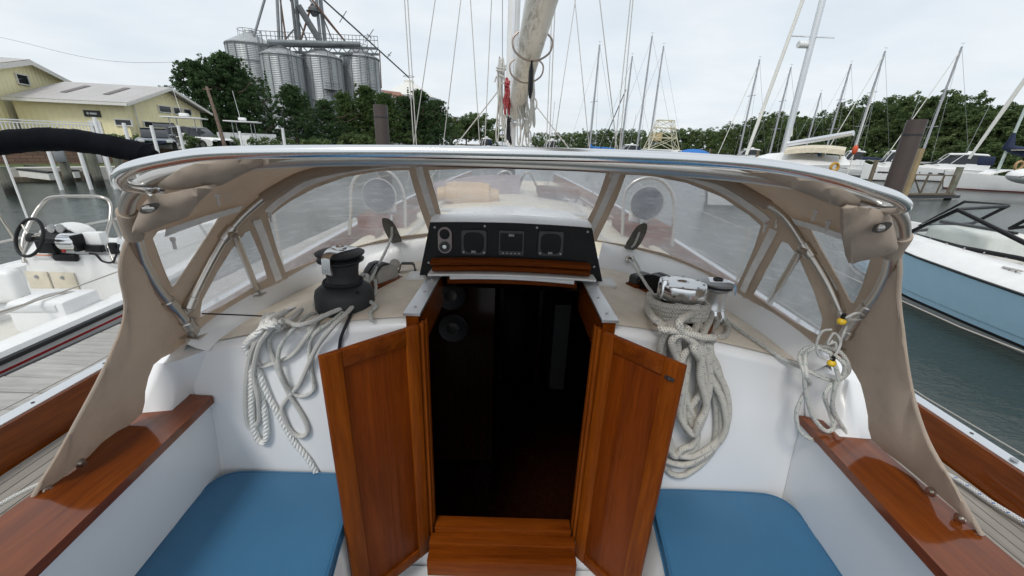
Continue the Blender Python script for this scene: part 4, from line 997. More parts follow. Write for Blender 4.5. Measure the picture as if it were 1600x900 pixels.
hz = lambda x, y, o=0: PY(1120+x/3.46, 460+y/3.46, 1.165-o)
P += [hz(*q) for q in [(470, 402, -.03), (560, 446, -.01), (640, 466), (700, 432), (712, 385), (665, 312, -.02), (560, 282, -.03), (480, 292, -.03), (447, 340, -.03), (470, 420, .01), (480, 530, .01), (510, 640, .01), (560, 715, .01), (600, 740, .01), (632, 715, .01), (612, 640, .0), (585, 560, .02), (600, 510, .02), (650, 470, .02), (690, 420, .02), (680, 365, .02), (600, 310, .0), (530, 290, -.02), (480, 330, -.02), (485, 440, .02), (500, 490, .0), (455, 570, .0), (430, 650, .0), (450, 740, .0), (520, 787, .0), (600, 798, .0), (680, 780, .01), (692, 740, .01), (645, 660, .01), (625, 590, .02), (640, 500, .03), (655, 440, .03), (620, 330, .02)]]
rope('sheet_tail', P, .0072, M['ropeg'], 'white line with green flecks looped over the starboard end of the coaming', f=RP)
# shock cord with yellow toggles on the starboard bow foot
q = PY(1325, 505, 1.17); P = [PY(1120+x/3.46, 460+y/3.46, 1.15-o) for x, y, o in [(810, 120, 0), (760, 100, .03), (700, 130, .03), (780, 135, .0), (740, 100, -.02), (690, 200, .0), (660, 280, 0), (650, 310, .01), (640, 260, .0), (600, 270, 0), (615, 230, 0), (640, 210, .0), (670, 260, .01), (640, 330, .02), (620, 350, .02)]]
t = Thing('shock_cord', PY(1300, 567, 1.14), 'grey shock cord with two yellow toggles tied round the starboard dodger bow', 'cord')
t.add('cord', G().tube(cr_spline(P, 6), .004, 6), M['cord'])
P = [PY(1120+x/3.46, 460+y/3.46, 1.16-o) for x, y, o in [(620, 190, .02), (570, 200, .02), (540, 260, .02), (545, 320, .02), (575, 345, .02), (600, 340, .02)]]; t.add('cord', G().tube(cr_spline(P, 6), .004, 6), M['cord'])
for x, y in ((675, 146), (620, 372)):
    c = PY(1120+x/3.46, 460+y/3.46, 1.13); t.add('toggle', G().ball(c, .0125, 14, 10, (1.1, 1, .95)), M['yellow']); t.add('toggle_collar', G().lathe([(.006, .0), (.007, .012), (.004, .02)], 10, Matrix.Translation(c+Vector((0, 0, .008)))), M['black'])
rope('wire', [PX(316, 490, -1.13), PX(370, 492, -1.0), onD(413, 494, .05)], .0028, M['blackcord'], 'thin black wire poking inward across the port dodger window foot', cat='wire')
# rope lead into the genoa: side-deck lines aft
rope('dock_line', [PZ(-20, 800, 1.14), PZ(25, 774, 1.14), PZ(62, 756, 1.14), PZ(110, 735, 1.13)], .008, M['rope'], 'white line lying along the port side deck below the curtain')
rope('dock_line', [PZ(1470, 735, 1.14), PZ(1500, 752, 1.14), PZ(1550, 785, 1.14), PZ(1625, 830, 1.14)], .0095, M['ropeb'], 'white line with blue flecks on the starboard side deck')
# lifelines and stanchions
for side, lab in ((-1, 'port'), (1, 'starboard')):
    t = Thing('lifeline', (CX+side*2.05, 2, 1.28), 'wire lifelines and steel stanchions along the %s rail' % lab, 'lifeline')
    bx = lambda y: 2.10-.0108*(max(0, y-.5))**2
    for zz in (.46, .07):
        g = G(); g.tube([Vector((CX+side*bx(y), y, 1.28+zz+.06*max(0, y-1.6)-.012*math.sin(math.pi*((y+1.1) % 2.2)/2.2))) for y in [(-1.1+.55*i) for i in range(20)]], .0035, 5); t.add('wire', g, M['steel'])
    for y in (3.3, 5.5, 7.7):
        g = G(); g.tube([Vector((CX+side*bx(y), y, 1.28+.06*(y-1.6))), Vector((CX+side*bx(y), y, 1.77+.06*(y-1.6)))], .0125, 8); t.add('stanchion', g, M['steel'])

# rust run on the starboard seat back
g = G(); P = [PX(1319, 726, CX+1.135)]
d0, d1 = PX(1319, 728, CX+1.139), PX(1308, 752, CX+1.150); w = Vector((0, .008, 0))
g.add([d0-w*.6, d0+w*.6, d1+w*.25, d1-w*.25, d0.lerp(d1, .4)+w, d0.lerp(d1, .4)-w], [(0, 1, 4, 2, 3, 5)]); boat.add('rust_stain', g, plain('rust_stain_paint', (.42, .22, .10), .8), smooth=False)
g = G(); g.ball(d0+Vector((-.004, 0, 0)), .006, 10, 6); boat.add('bolt_head', g, M['rustd'] if 'rustd' in M else plain('rusty_bolt', (.10, .04, .02), .8))
# ================================================================ setting: water, land
import numpy as np
rng = np.random.default_rng(11)
def water_mat():
    n = N('harbour_water'); v = n.coord((1, 1, 1), 'Object')
    a = n.noise(n.coord((1.0, 1.7, 1), rot=(0, 0, .5)), .9, 5, .6, .6); b = n.noise(n.coord((1.5, 3.2, 1), rot=(0, 0, .35)), 2.6, 4, .6, .5); c = n.noise(v, .05, 3)
    h = n.math('ADD', n.math('ADD', n.math('MULTIPLY', a, 1.2), n.math('MULTIPLY', b, .6)), n.math('MULTIPLY', n.noise(n.coord((3, 7, 1), rot=(0, 0, .4)), 2.5, 3, .6, .4), .22))
    n.set(color=n.ramp(c, [(.35, (.022, .034, .030)), (.7, (.036, .050, .044))]), rough=.14, IOR=1.333)
    n.bump(n.math('MULTIPLY', h, n.ramp(c, [(.3, .7), (.7, 1.)])), .5, .07); return n.m
g = G(); g.add([(-3000, -200, 0), (3000, -200, 0), (3000, 4000, 0), (-3000, 4000, 0)], [(0, 1, 2, 3)])
tag(build('water', g, water_mat()), kind='structure')
def ground_mat(name, a, b, s=.6):
    n = N(name); v = n.coord(); n.set(color=n.mix(.5, n.ramp(n.noise(v, s, 6, .65), [(.3, a), (.7, b)]), n.ramp(n.noise(v, s*14, 4), [(.3, a), (.7, b)])), rough=.9); n.bump(n.noise(v, s*20, 4), .5, .03); return n.m
M['grass'] = ground_mat('grass_turf', (.045, .075, .018), (.10, .135, .035), 1.2)
M['earth'] = ground_mat('dark_bank_soil', (.05, .045, .03), (.09, .085, .05))
M['tarmac'] = ground_mat('car_park_tarmac', (.10, .10, .10), (.16, .155, .15))
M['concrete'] = ground_mat('pale_concrete', (.42, .40, .36), (.55, .53, .48), 2)
bd = (Vector((-21.34, 21.84, 0))-Vector((-23.65, 18.97, 0))).normalized(); bn = Vector((-bd.y, bd.x, 0))         # along and into the left bank
bank0 = Vector((-21.34, 21.84, 0))
def BK(a, o, z=0): q = bank0+bd*a+bn*o; return Vector((q.x, q.y, z))
land_l = [BK(-60, 0), BK(22, 0), Vector((-8, 60, 0)), Vector((-6, 110, 0)), Vector((2, 200, 0)), Vector((20, 320, 0)), Vector((-2500, 900, 0)), Vector((-2500, -100, 0))]
g = G(); g.prism([(p.x, p.y) for p in land_l], -2, .55); tag(build('ground', g, M['grass'], smooth=False), kind='structure')
land_r = [(2, 330), (30, 235), (60, 190), (85, 140), (112, 100), (150, 78), (260, 50), (2500, -50), (2500, 3900), (-900, 3900)]
g = G(); g.prism(land_r, -2, .7); tag(build('shore', g, M['earth'], smooth=False), kind='structure')
lot = [BK(-70, 4.6), BK(40, 4.6), BK(60, 40), BK(-70, 60)]
g = G(); g.prism([(p.x, p.y) for p in lot], .3, 1.35); tag(build('car_park', g, M['tarmac'], smooth=False), kind='structure')
g = G(); g.prism([(p.x, p.y) for p in (BK(-60, -.25), BK(21.5, -.25), BK(21.5, .6), BK(-60, .6))], -1.5, .62); tag(build('path', g, M['concrete'], smooth=False), kind='structure')
def brick_mat():
    n = N('brown_block_wall'); b = n.n.new('ShaderNodeTexBrick'); v = n.coord((1, 1, 1), 'UV'); n.l.new(v, b.inputs['Vector'])
    b.inputs['Scale'].default_value = 1; b.inputs['Brick Width'].default_value = .45; b.inputs['Row Height'].default_value = .17; b.inputs['Mortar Size'].default_value = .012
    b.inputs['Color1'].default_value = (.20, .12, .085, 1); b.inputs['Color2'].default_value = (.13, .085, .06, 1); b.inputs['Mortar'].default_value = (.06, .045, .035, 1)
    n.set(color=b.outputs['Color'], rough=.9); n.bump(b.outputs['Fac'], -.6, .02); return n.m
M['block'] = brick_mat()
g = G(); P0 = [BK(-60, 4.3, .5), BK(24, 4.3, .5), BK(24, 4.45, 1.42), BK(-60, 4.45, 1.42)]
g.add(P0+[BK(-60, 4.9, 1.42), BK(24, 4.9, 1.42)], [(0, 1, 2, 3), (3, 2, 5, 4)], None, [((0, 0), (84, 0), (84, .92), (0, .92)), ((0, 0), (84, 0), (84, .4), (0, .4))]); single('retaining_wall', g, M['block'], 'low brown block retaining wall above the lawn on the left bank', 'wall', smooth=False)
# ---------------------------------------------------------------- foliage
def leaf_mat(name, a, b, c, sc_=.5):
    n = N(name); v = n.coord()
    f = n.math('ADD', n.math('MULTIPLY', n.noise(v, sc_, 4, .6), .6), n.math('MULTIPLY', n.noise(v, sc_*8, 3), .4))
    n.set(color=n.ramp(f, [(.34, a), (.5, b), (.66, c)]), rough=.75, spec=.25)
    tr = n.n.new('ShaderNodeBsdfTranslucent'); tr.inputs[0].default_value = (*b, 1); ms = n.n.new('ShaderNodeMixShader'); ms.inputs[0].default_value = .38
    n.l.new(n.b.outputs[0], ms.inputs[1]); n.l.new(tr.outputs[0], ms.inputs[2]); n.l.new(ms.outputs[0], n.out.inputs[0]); return n.m
M['cedar'] = leaf_mat('cedar_foliage', (.026, .056, .022), (.060, .110, .042), (.105, .17, .064))
M['cedar2'] = leaf_mat('yellow_green_cedar_foliage', (.045, .080, .026), (.085, .135, .042), (.13, .185, .062))
M['broad'] = leaf_mat('broadleaf_foliage', (.044, .074, .030), (.105, .152, .056), (.18, .225, .09), .11)
M['bark'] = plain('brown_bark', (.14, .10, .075), .9, var=.4, scale=5)
def leaf_cloud(name, cl, per, size, mat, parent=None, base=(0, 0, 0), flat=.6, droop=0.0):
    cl = np.asarray(cl, float); k = len(cl); n = k*per
    c = np.repeat(cl[:, :3], per, 0); r = np.repeat(cl[:, 3], per)
    d = rng.normal(size=(n, 3)); d /= np.linalg.norm(d, axis=1)[:, None]
    rr = r*rng.random(n)**.45
    p = c+d*rr[:, None]*np.array([1, 1, .8])
    u = rng.normal(size=(n, 3))*np.array([1, 1, flat]); u[:, 2] -= droop; u /= np.linalg.norm(u, axis=1)[:, None]
    w = np.cross(u, rng.normal(size=(n, 3))); w /= np.linalg.norm(w, axis=1)[:, None]
    s = size*(.6+.8*rng.random(n))
    V = np.stack([p-u*s[:, None]*.6-w*s[:, None]*.35, p-u*s[:, None]*.5+w*s[:, None]*.4, p+u*s[:, None]*.7+w*s[:, None]*.15, p+u*s[:, None]*.55-w*s[:, None]*.3], 1).reshape(-1, 3)-np.array(base)
    me = bpy.data.meshes.new(name); me.vertices.add(n*4); me.vertices.foreach_set('co', V.ravel()); me.loops.add(n*4); me.loops.foreach_set('vertex_index', np.arange(n*4))
    me.polygons.add(n); me.polygons.foreach_set('loop_start', np.arange(0, n*4, 4)); me.polygons.foreach_set('loop_total', np.full(n, 4)); me.update(calc_edges=True); me.materials.append(mat)
    o = bpy.data.objects.new(name, me); col.objects.link(o); o.parent = parent; return o
def cedar(base, h, w, mat, label, group, bare=.12, n=300, per=26, shape=.75, size=None):
    t = Thing('evergreen_tree', base, label, 'tree', group); b = Vector(base)
    g = G(); L = [b+Vector((random.uniform(-.15, .15)*k, random.uniform(-.1, .1)*k, h*.9*k/6)) for k in range(7)]
    g.tube(L, [.22*h/10*(1-k/7.2) for k in range(7)], 8)
    for k in range(9):
        a = random.uniform(0, 6.28); q = L[1].lerp(L[5], random.random()*.8); g.tube([q, q+Vector((math.cos(a)*w*.28, math.sin(a)*w*.28, h*.06)), q+Vector((math.cos(a)*w*.42, math.sin(a)*w*.42, h*.16))], [.07*h/10, .045*h/10, .015], 5)
    t.add('trunk', g, M['bark']); cl = []
    tips = [(random.uniform(0, 6.28), random.uniform(.0, .28)*w, random.uniform(.78, 1.0)) for _ in range(8)]
    for k in range(n):                                   # boughs that rise outward, each a run of tufts
        tt = bare+(1-bare)*random.random()**.85; a = random.uniform(0, 6.28)
        env = ((1-tt)**shape)*min(1, (tt-bare)/.10+.45)*(1+.25*math.sin(2*a+b.x)+.2*math.sin(5*a+6*tt+b.y))
        L_ = w*.5*env*(.72+.4*random.random())
        for q in range(5):
            f = .35+.65*q/4; rr = L_*f
            cl.append((b.x+rr*math.cos(a)+random.gauss(0, .05*w), b.y+rr*math.sin(a)+random.gauss(0, .05*w), b.z+h*.93*tt+h*.05*f*f+random.gauss(0, .012*h), h*.032*(1.25-.55*f)))
    for a, r0, hh in tips:
        for q in range(8): f = q/8; cl.append((b.x+r0*math.cos(a), b.y+r0*math.sin(a), b.z+h*hh*(.76+.26*f), h*.028*(1.2-f)))
    leaf_cloud('crown', cl, per, size or h*.0135, mat, t.o, base, flat=.9)
    return t
def at_tree(px, py_top, R, z0): q = PR(px, py_top, R); return Vector((q.x, q.y, z0)), q.z-z0
tl = [(300, 92, 54, 8.0, .55, 'cedar', 'dark cedar at the left edge of the evergreen row, beside the yellow gable'), (345, 80, 56, 10.0, .55, 'cedar', 'tallest dark cedar in front of the leftmost grain bin'), (372, 104, 60, 10.0, .7, 'cedar', 'broad dark cedar partly covering the leftmost grain bin'),
      (452, 130, 62, 11, .92, 'cedar', 'pointed cedar below the second grain bin'), (505, 154, 66, 10.5, .92, 'cedar', 'bushy cedar below the third grain bin'), (537, 142, 70, 9.5, .92, 'cedar2', 'lighter cedar between the third and fourth grain bins'), (570, 132, 72, 10.5, .92, 'cedar2', 'spiky cedar below the fourth grain bin'),
      (600, 143, 76, 11.5, .92, 'cedar2', 'yellow-green cedar behind the short brown pile'), (630, 148, 80, 11.5, .92, 'cedar', 'cedar in front of the red roof'), (656, 138, 80, 10.5, .92, 'cedar', 'tall narrow cedar in front of the white dome'), (682, 155, 86, 13, .92, 'cedar', 'dark cedar right of the white dome')]
for px, py, R, w, sh, mt, lab in tl:
    b, h = at_tree(px, py, R, .6); cedar(b, h, w, M[mt], lab, 'evergreen trees along the left bank', n=240, per=24, shape=sh)
def broad(base, h, w, label, group, mat='broad', n=140, per=26):
    t = Thing('broadleaf_tree', base, label, 'tree', group); b = Vector(base); g = G()
    g.tube([b, b+Vector((.1, .1, h*.3)), b+Vector((-.1, .2, h*.6)), b+Vector((.1, .1, h*.8))], [.3*h/12, .22*h/12, .14*h/12, .05], 7)
    for k in range(6):
        a = k*1.05; q = b+Vector((0, .1, h*(.3+.06*k))); g.tube([q, q+Vector((math.cos(a)*w*.2, math.sin(a)*w*.2, h*.1)), q+Vector((math.cos(a)*w*.36, math.sin(a)*w*.36, h*.2))], [.08, .05, .02], 5)
    t.add('trunk', g, M['bark']); cl = []
    lob = [(random.uniform(-.34, .34)*w, random.uniform(-.34, .34)*w, h*random.uniform(.4, .85), w*random.uniform(.16, .3)) for _ in range(11)]
    for k in range(n):
        x, y, z, r = random.choice(lob); d = Vector((random.gauss(0, 1), random.gauss(0, 1), random.gauss(0, 1))).normalized()*r*random.random()**.3
        cl.append((b.x+x+d.x, b.y+y+d.y, b.z+z+d.z*.75, w*.07))
    leaf_cloud('crown', cl, per*2, w*.026, M[mat], t.o, base)
for px, py, R, w, lab in ((705, 178, 120, 11, 'light green tree left of the mast, first of three'), (728, 176, 125, 12, 'rounded tree left of the mast, second of three'), (752, 170, 130, 13, 'tall rounded tree just left of the mast'), (772, 205, 150, 12, 'low tree behind the hanging halyards'), (640, 205, 78, 6, 'small yellow-green bush at the foot of the cedars'), (560, 214, 62, 6, 'low shrub under the middle cedars')):
    b, h = at_tree(px, py, R, .6); broad(b, h, w, lab, 'broadleaf trees on the left bank')
# far wood on the other shore: one mass
pts = []
prof = [(835, 208, 330), (870, 205, 320), (900, 200, 300), (930, 204, 290), (960, 199, 280), (1000, 203, 265), (1050, 200, 250), (1100, 200, 235), (1140, 192, 225), (1180, 182, 210), (1215, 178, 200), (1255, 176, 190), (1290, 178, 180), (1320, 170, 172), (1345, 160, 168), (1380, 152, 165), (1420, 152, 160), (1470, 150, 155), (1520, 154, 150), (1560, 160, 145), (1610, 164, 140), (1680, 165, 135)]
def crown_cl(x, y, z, w, out, m=9):
    lob = [(random.gauss(0, .26)*w, random.gauss(0, .26)*w, random.uniform(-.3, .22)*w, w*random.uniform(.15, .26)) for _ in range(m)]
    for _ in range(26):
        a = random.choice(lob); d = Vector((random.gauss(0, 1), random.gauss(0, 1), random.gauss(0, 1))).normalized()*a[3]*random.random()**.3
        out.append((x+a[0]+d.x, y+a[1]+d.y, z+a[2]+d.z*.8, w*.085))
cl = []
for (xa, ya, ra), (xb, yb, rb) in zip(prof, prof[1:]):
    nseg = max(3, int((xb-xa)/5.5))
    for k in range(nseg):
        f = (k+random.random()*.6)/nseg; px = xa+(xb-xa)*f; py = ya+(yb-ya)*f; R = ra+(rb-ra)*f
        topz = PR(px, py, R).z*(1+.05*math.sin(px*.11)+.05*math.sin(px*.047+1))
        for row, fr in enumerate((1.0, .78, .56, .36, .18)):
            hz_ = .7+(topz-.7)*fr; w = random.uniform(6.5, 10.0)*(R/160)**.5
            q = PR(px+random.uniform(-9, 9), py, R-row*3.2+random.uniform(-3, 3))
            crown_cl(q.x, q.y, hz_-w*(.36 if row == 0 else .25)+random.uniform(-.8, .6)*(1.2 if row == 0 else 1), w, cl)
o = leaf_cloud('far_wood', cl, 30, .36, M['broad']); tag(o, 'dark wooded hillside along the far shore behind the marina', 'woodland', kind='stuff')
# ---------------------------------------------------------------- yellow boatyard buildings
def ribbed(name, c, axis_uv=True, k=16):
    n = N(name); v = n.coord((1, 1, 1), 'UV'); s = n.n.new('ShaderNodeSeparateXYZ'); n.l.new(v, s.inputs[0])
    w = n.math('SINE', n.math('MULTIPLY', s.outputs[0], k)); h = n.math('GREATER_THAN', w, .6)
    d = n.noise(n.coord(), .5, 5, .6)
    n.set(color=n.mix(.6, c, n.ramp(d, [(.3, .8), (.7, 1.)]), 'MULTIPLY'), rough=.55); n.bump(n.math('SMOOTH_MIN', w, .6, .3), .5, .03); return n.m
M['ywall'] = ribbed('pale_yellow_ribbed_metal', (.95, .87, .53), k=15)
M['roofm'] = ribbed('grey_metal_roof', (.47, .45, .44), k=9)
M['wdark'] = plain('dark_window_glass', (.02, .023, .028), .08, var=.3)
def wallquad(g, a, b, c, d):          # a,b along the bottom, c,d above b,a ; uv in metres
    L = (b-a).length; hc, hd = (c-b).length, (d-a).length
    g.add([a, b, c, d], [(0, 1, 2, 3)], None, [((0, 0), (L, 0), (L, hc), (0, hd))])
Rb = 44
def BPt(px, py, R): return PR(px, py, R)
# low building: corner near (207,160); long wall runs left, gable end runs right
cor = PR(209, 222, 42); cor.z = 1.35
lend = PR(40, 215, 46); lend.z = 1.35
gend = PR(322, 222, 50); gend.z = 1.35
lw = (lend-cor).normalized(); gw = (gend-cor).normalized()
eav = PR(209, 160, 42).z; LW, GW = (lend-cor).length, (gend-cor).length
pk = cor+gw*GW*.5; pkz = PR(272, 140, (cor+gw*GW*.5).xy.length).z
by = Thing('boat_shop', cor, 'pale yellow ribbed metal building with grey gable roof, dark sign and window row', 'building')
up = lambda p, z: Vector((p.x, p.y, z))
g = G(); a, b = lend, cor; wallquad(g, a, b, up(b, eav), up(a, eav)); by.add('wall', g, M['ywall'], smooth=False)
g = G(); e = cor+gw*GW; pts_ = [cor, e, up(e, eav), up(pk, pkz), up(cor, eav)]
g.add(pts_, [(0, 1, 2, 3, 4)], None, [[((p-cor).dot(gw), p.z) for p in pts_]]); by.add('gable_wall', g, M['ywall'], smooth=False)
ov = .7; q0, q1 = cor-gw*ov-lw*ov, lend-gw*ov+lw*.0; r0, r1 = pk-lw*ov, pk+(lend-cor); s0, s1 = e+gw*ov-lw*ov, e+gw*ov+(lend-cor)
slope = (pkz-eav)/(GW*.5); ez = eav-ov*slope
g = G(); P = [[up(q0, ez+.12), up(q1, ez+.12)], [up(r0, pkz+.12), up(r1, pkz+.12)]]
for x, y in ((q0, q1), ): pass
vs = [up(q0, ez+.12), up(q1, ez+.12), up(r1, pkz+.12), up(r0, pkz+.12)]; L = (q1-q0).length
g.add(vs, [(0, 3, 2, 1)], None, [((0, 0), (0, 9), (L, 9), (L, 0))]); vs = [up(s0, ez+.12), up(s1, ez+.12), up(r1, pkz+.12), up(r0, pkz+.12)]; g.add(vs, [(0, 1, 2, 3)], None, [((0, 0), (L, 0), (L, 9), (0, 9))])
rf = by.add('roof', g, M['roofm'], smooth=False)
for a, b in ((up(q0, ez), up(q1, ez)), (up(q0, ez), up(r0, pkz)), (up(r0, pkz), up(s0, ez))):
    g = G(); g.bar(a+Vector((0, 0, .0)), b+Vector((0, 0, .0)), .10, .19); by.add('fascia', g, M['offwhite'], rf, smooth=False)
for f0, f1 in ((.30, .42), (.66, .78)):
    A_, B_ = up(q0.lerp(q1, f0), ez), up(q0.lerp(q1, f0+.06), ez); tops = up(r0.lerp(r1, f0), pkz); g = G()
    vs = [A_.lerp(tops, .35), B_.lerp(up(r0.lerp(r1, f0+.06), pkz), .35), B_.lerp(up(r0.lerp(r1, f0+.06), pkz), .8), A_.lerp(tops, .8)]
    g.add([v+Vector((0, 0, .16)) for v in vs], [(0, 3, 2, 1)]); by.add('roof_light', g, plain('brown_roof_light', (.14, .12, .11), .5), rf, smooth=False)
def wall_box(th, name, o, u, a0, a1, z0, z1, mat, out=.05, fr=None, sub=None, nrm=None):
    nn = nrm if nrm is not None else Vector((u.y, -u.x, 0))
    if nn.dot(-o) < 0: nn = -nn
    g = G(); c = o+u*((a0+a1)/2)+nn*out/2; c = up(c, (z0+z1)/2); g.box(c, (abs(a1-a0), out, z1-z0), math.atan2(u.y, u.x)); p = th.add(name, g, mat, sub, smooth=False)
    if fr:
        w = .07
        for b0, b1, y0, y1 in ((a0-w, a1+w, z1, z1+w), (a0-w, a1+w, z0-w, z0), (a0-w, a0, z0, z1), (a1, a1+w, z0, z1)):
            g = G(); c = up(o+u*((b0+b1)/2)+nn*(out*.5+.02), (y0+y1)/2); g.box(c, (abs(b1-b0), out+.04, y1-y0), math.atan2(u.y, u.x)); th.add('frame', g, fr, p, smooth=False)
    return p
def along(o, u, px, py):           # distance along the wall and height for a pixel
    nn = Vector((u.y, -u.x, 0)); d = ray(px, py); t = (o-CAM).dot(nn)/d.dot(nn); q = CAM+d*t; return (q-o).dot(u), q.z
for x0, x1, y0, y1 in ((246, 266, 165, 176), (269, 283, 168, 178.5), (285, 298, 170.5, 180)):
    a0, z1 = along(cor, gw, x0, y0); a1, z0 = along(cor, gw, x1, y1); wall_box(by, 'window', cor, gw, a0, a1, z0, z1, M['wdark'], .06, M['offwhite'])
for x0, x1, y0, y1 in ((223, 242, 190, 199), ):
    a0, z1 = along(cor, gw, x0, y0); a1, z0 = along(cor, gw, x1, y1); wall_box(by, 'window', cor, gw, a0, a1, z0, z1, M['wdark'], .06, M['offwhite'])
for x0, x1, y0, y1 in ((205, 183, 188, 195), ):
    a0, z1 = along(cor, lw, x0, y0); a1, z0 = along(cor, lw, x1, y1); wall_box(by, 'window', cor, lw, a0, a1, z0, z1, M['wdark'], .06, M['offwhite'])
a0, z1 = along(cor, lw, 156, 173); a1, z0 = along(cor, lw, 134, 182); sg = wall_box(by, 'sign', cor, lw, a0, a1, z0, z1, M['dark'], .1)
nn = Vector((lw.y, -lw.x, 0)); nn = nn if nn.dot(-cor) > 0 else -nn
g = G(); c = up(cor+lw*(a1-(a1-a0)*.22)+nn*.06, (z0+z1)/2); g.ball(c, .13, 10, 6, (1, .4, 1)); by.add('sign_emblem', g, M['mark'], sg)
g = G(); c = up(cor+lw*(a0+(a1-a0)*.38)+nn*.13, (z0+z1)/2); g.box(c, (abs(a1-a0)*.42, .02, .12), math.atan2(lw.y, lw.x)); by.add('sign_lettering', g, M['mark'], sg, smooth=False)
a0, z1 = along(cor, lw, 157, 189); a1, z0 = along(cor, lw, 145, 212); dr = wall_box(by, 'door', cor, lw, a0, a1, 1.36, z1, M['white'], .08); wall_box(by, 'pane', cor, lw, a0+.25, a1-.25, z1-.9, z1-.35, M['wdark'], .12, sub=dr)
a0, z1 = along(cor, gw, 273, 205); a1, z0 = along(cor, gw, 300, 222); wall_box(by, 'garage_window', cor, gw, a0, a1, 1.5, z1, M['wdark'], .08, M['galv'])
g = G(); q = cor+gw*.8; g.tube([up(q+nn*.0-lw*.12, eav-.1), up(q-lw*.12, 1.4)], .05, 6); by.add('downpipe', g, M['offwhite'])
# tall hall behind on the left
hc = PR(122, 220, 52); hl = PR(-120, 240, 40); hu = (hl-hc).normalized(); HL = (hl-hc).length
bh = Thing('boat_hall', hc, 'tall pale yellow metal hall at the left edge with a small dark gable window', 'building')
hz0 = 1.35; ev = PR(118, 134, 52).z; aR, zR = along(hc, hu, 118, 134); aP, zP = along(hc, hu, 28, 93); aL, zL = 2*aP-aR, zR
wp = [up(hc+hu*aR, hz0), up(hc+hu*aL, hz0), up(hc+hu*aL, zL), up(hc+hu*aP, zP), up(hc+hu*aR, zR)]
g = G(); g.add(wp, [(0, 1, 2, 3, 4)], None, [[((p-hc).dot(hu), p.z) for p in wp]]); bh.add('gable_wall', g, M['ywall'], smooth=False)
bk = Vector((hu.y, -hu.x, 0)); bk = bk if bk.dot(hc) > 0 else -bk
g = G(); P1, P2, P3 = up(hc+hu*(aR-.9), zR-.35), up(hc+hu*aP, zP+.1), up(hc+hu*(aL+.9), zL-.35)
for A_, B_ in ((P1, P2), (P2, P3)):
    vs = [A_-bk*.5, B_-bk*.5, B_+bk*25, A_+bk*25]; g.add(vs, [(0, 1, 2, 3)], None, [((0, 0), (0, 9), (25, 9), (25, 0))])
rf = bh.add('roof', g, M['roofm'], smooth=False)
for A_, B_ in ((P1, P2), (P2, P3)): g = G(); g.bar(A_-bk*.52-Vector((0, 0, .2)), B_-bk*.52-Vector((0, 0, .2)), .1, .30); bh.add('fascia', g, M['offwhite'], rf, smooth=False)
a0, z1 = along(hc, hu, 36, 118); a1, z0 = along(hc, hu, 24, 129); wall_box(bh, 'window', hc, hu, a0, a1, z0, z1, M['wdark'], .08, M['offwhite'])
# ---------------------------------------------------------------- quay clutter on the left
def picket_fence(a, b, z0, z1, label, n):
    t = Thing('fence', up(a, z0), label, 'fence'); u = (b-a)
    for z in (z1, z1-.12, z0+.12): g = G(); g.bar(up(a, z), up(b, z), .05, .06); t.add('rail', g, M['white'], smooth=False)
    L = u.length; k = int(L/2.4)
    for i in range(k+1): g = G(); g.bar(up(a+u*(i/k), z0), up(a+u*(i/k), z1+.12), .11, .11); t.add('post', g, M['white'], smooth=False)
    g = G(); m = int(L/.13)
    for i in range(m): p = a+u*(i/m); g.bar(up(p, z0+.1), up(p, z1-.1), .045, .03)
    tag(t.add('pickets', g, M['white'], smooth=False), kind='stuff')
fa_, fb_ = PR(-40, 205, 33), PR(152, 205, 33.5)
picket_fence(fa_, fb_, 1.36, PR(90, 190, 33).z, 'white picket railing along the quay in front of the yellow building', 1)
fa_, fb_ = PR(340, 214, 41), PR(432, 215, 43)
t = Thing('board_fence', up(fa_, 1.0), 'plain white board fence at the foot of the big cedars', 'fence'); u = fb_-fa_; kz = PR(380, 208, 42).z
for i in range(9): g = G(); p = fa_+u*((i+.5)/9); g.box(up(p, (.9+kz)/2), (u.length/9-.03, .06, kz-.9), math.atan2(u.y, u.x)); t.add('panel', g, M['white'], smooth=False)
hedge = []
for i in range(160): q = BK(random.uniform(-12, 16), random.uniform(4.9, 5.9), 1.45+random.uniform(0, .75)); hedge.append((q.x, q.y, q.z, .35))
o = leaf_cloud('hedge', hedge, 40, .13, M['broad']); tag(o, 'trimmed green hedge on top of the block wall', 'hedge', kind='stuff')
def pile(px_top, py_top, R, r, z0, mat, label, name='mooring_pile', group=None, cat='pile', capm=None, lean=(0, 0)):
    q = PR(px_top, py_top, R); t = Thing(name, up(q, z0), label, cat, group); g = G()
    g.lathe([(r*1.06, z0), (r, 0.2), (r*.97, q.z-.02), (r*.93, q.z)], 14, Matrix.Translation((q.x, q.y, 0))); t.add('shaft', g, mat)
    if capm: g = G(); g.lathe([(r*1.05, q.z-.12), (r*1.05, q.z+.02), (.0001, q.z+.05)], 14, Matrix.Translation((q.x, q.y, 0))); t.add('cap', g, capm)
    return t
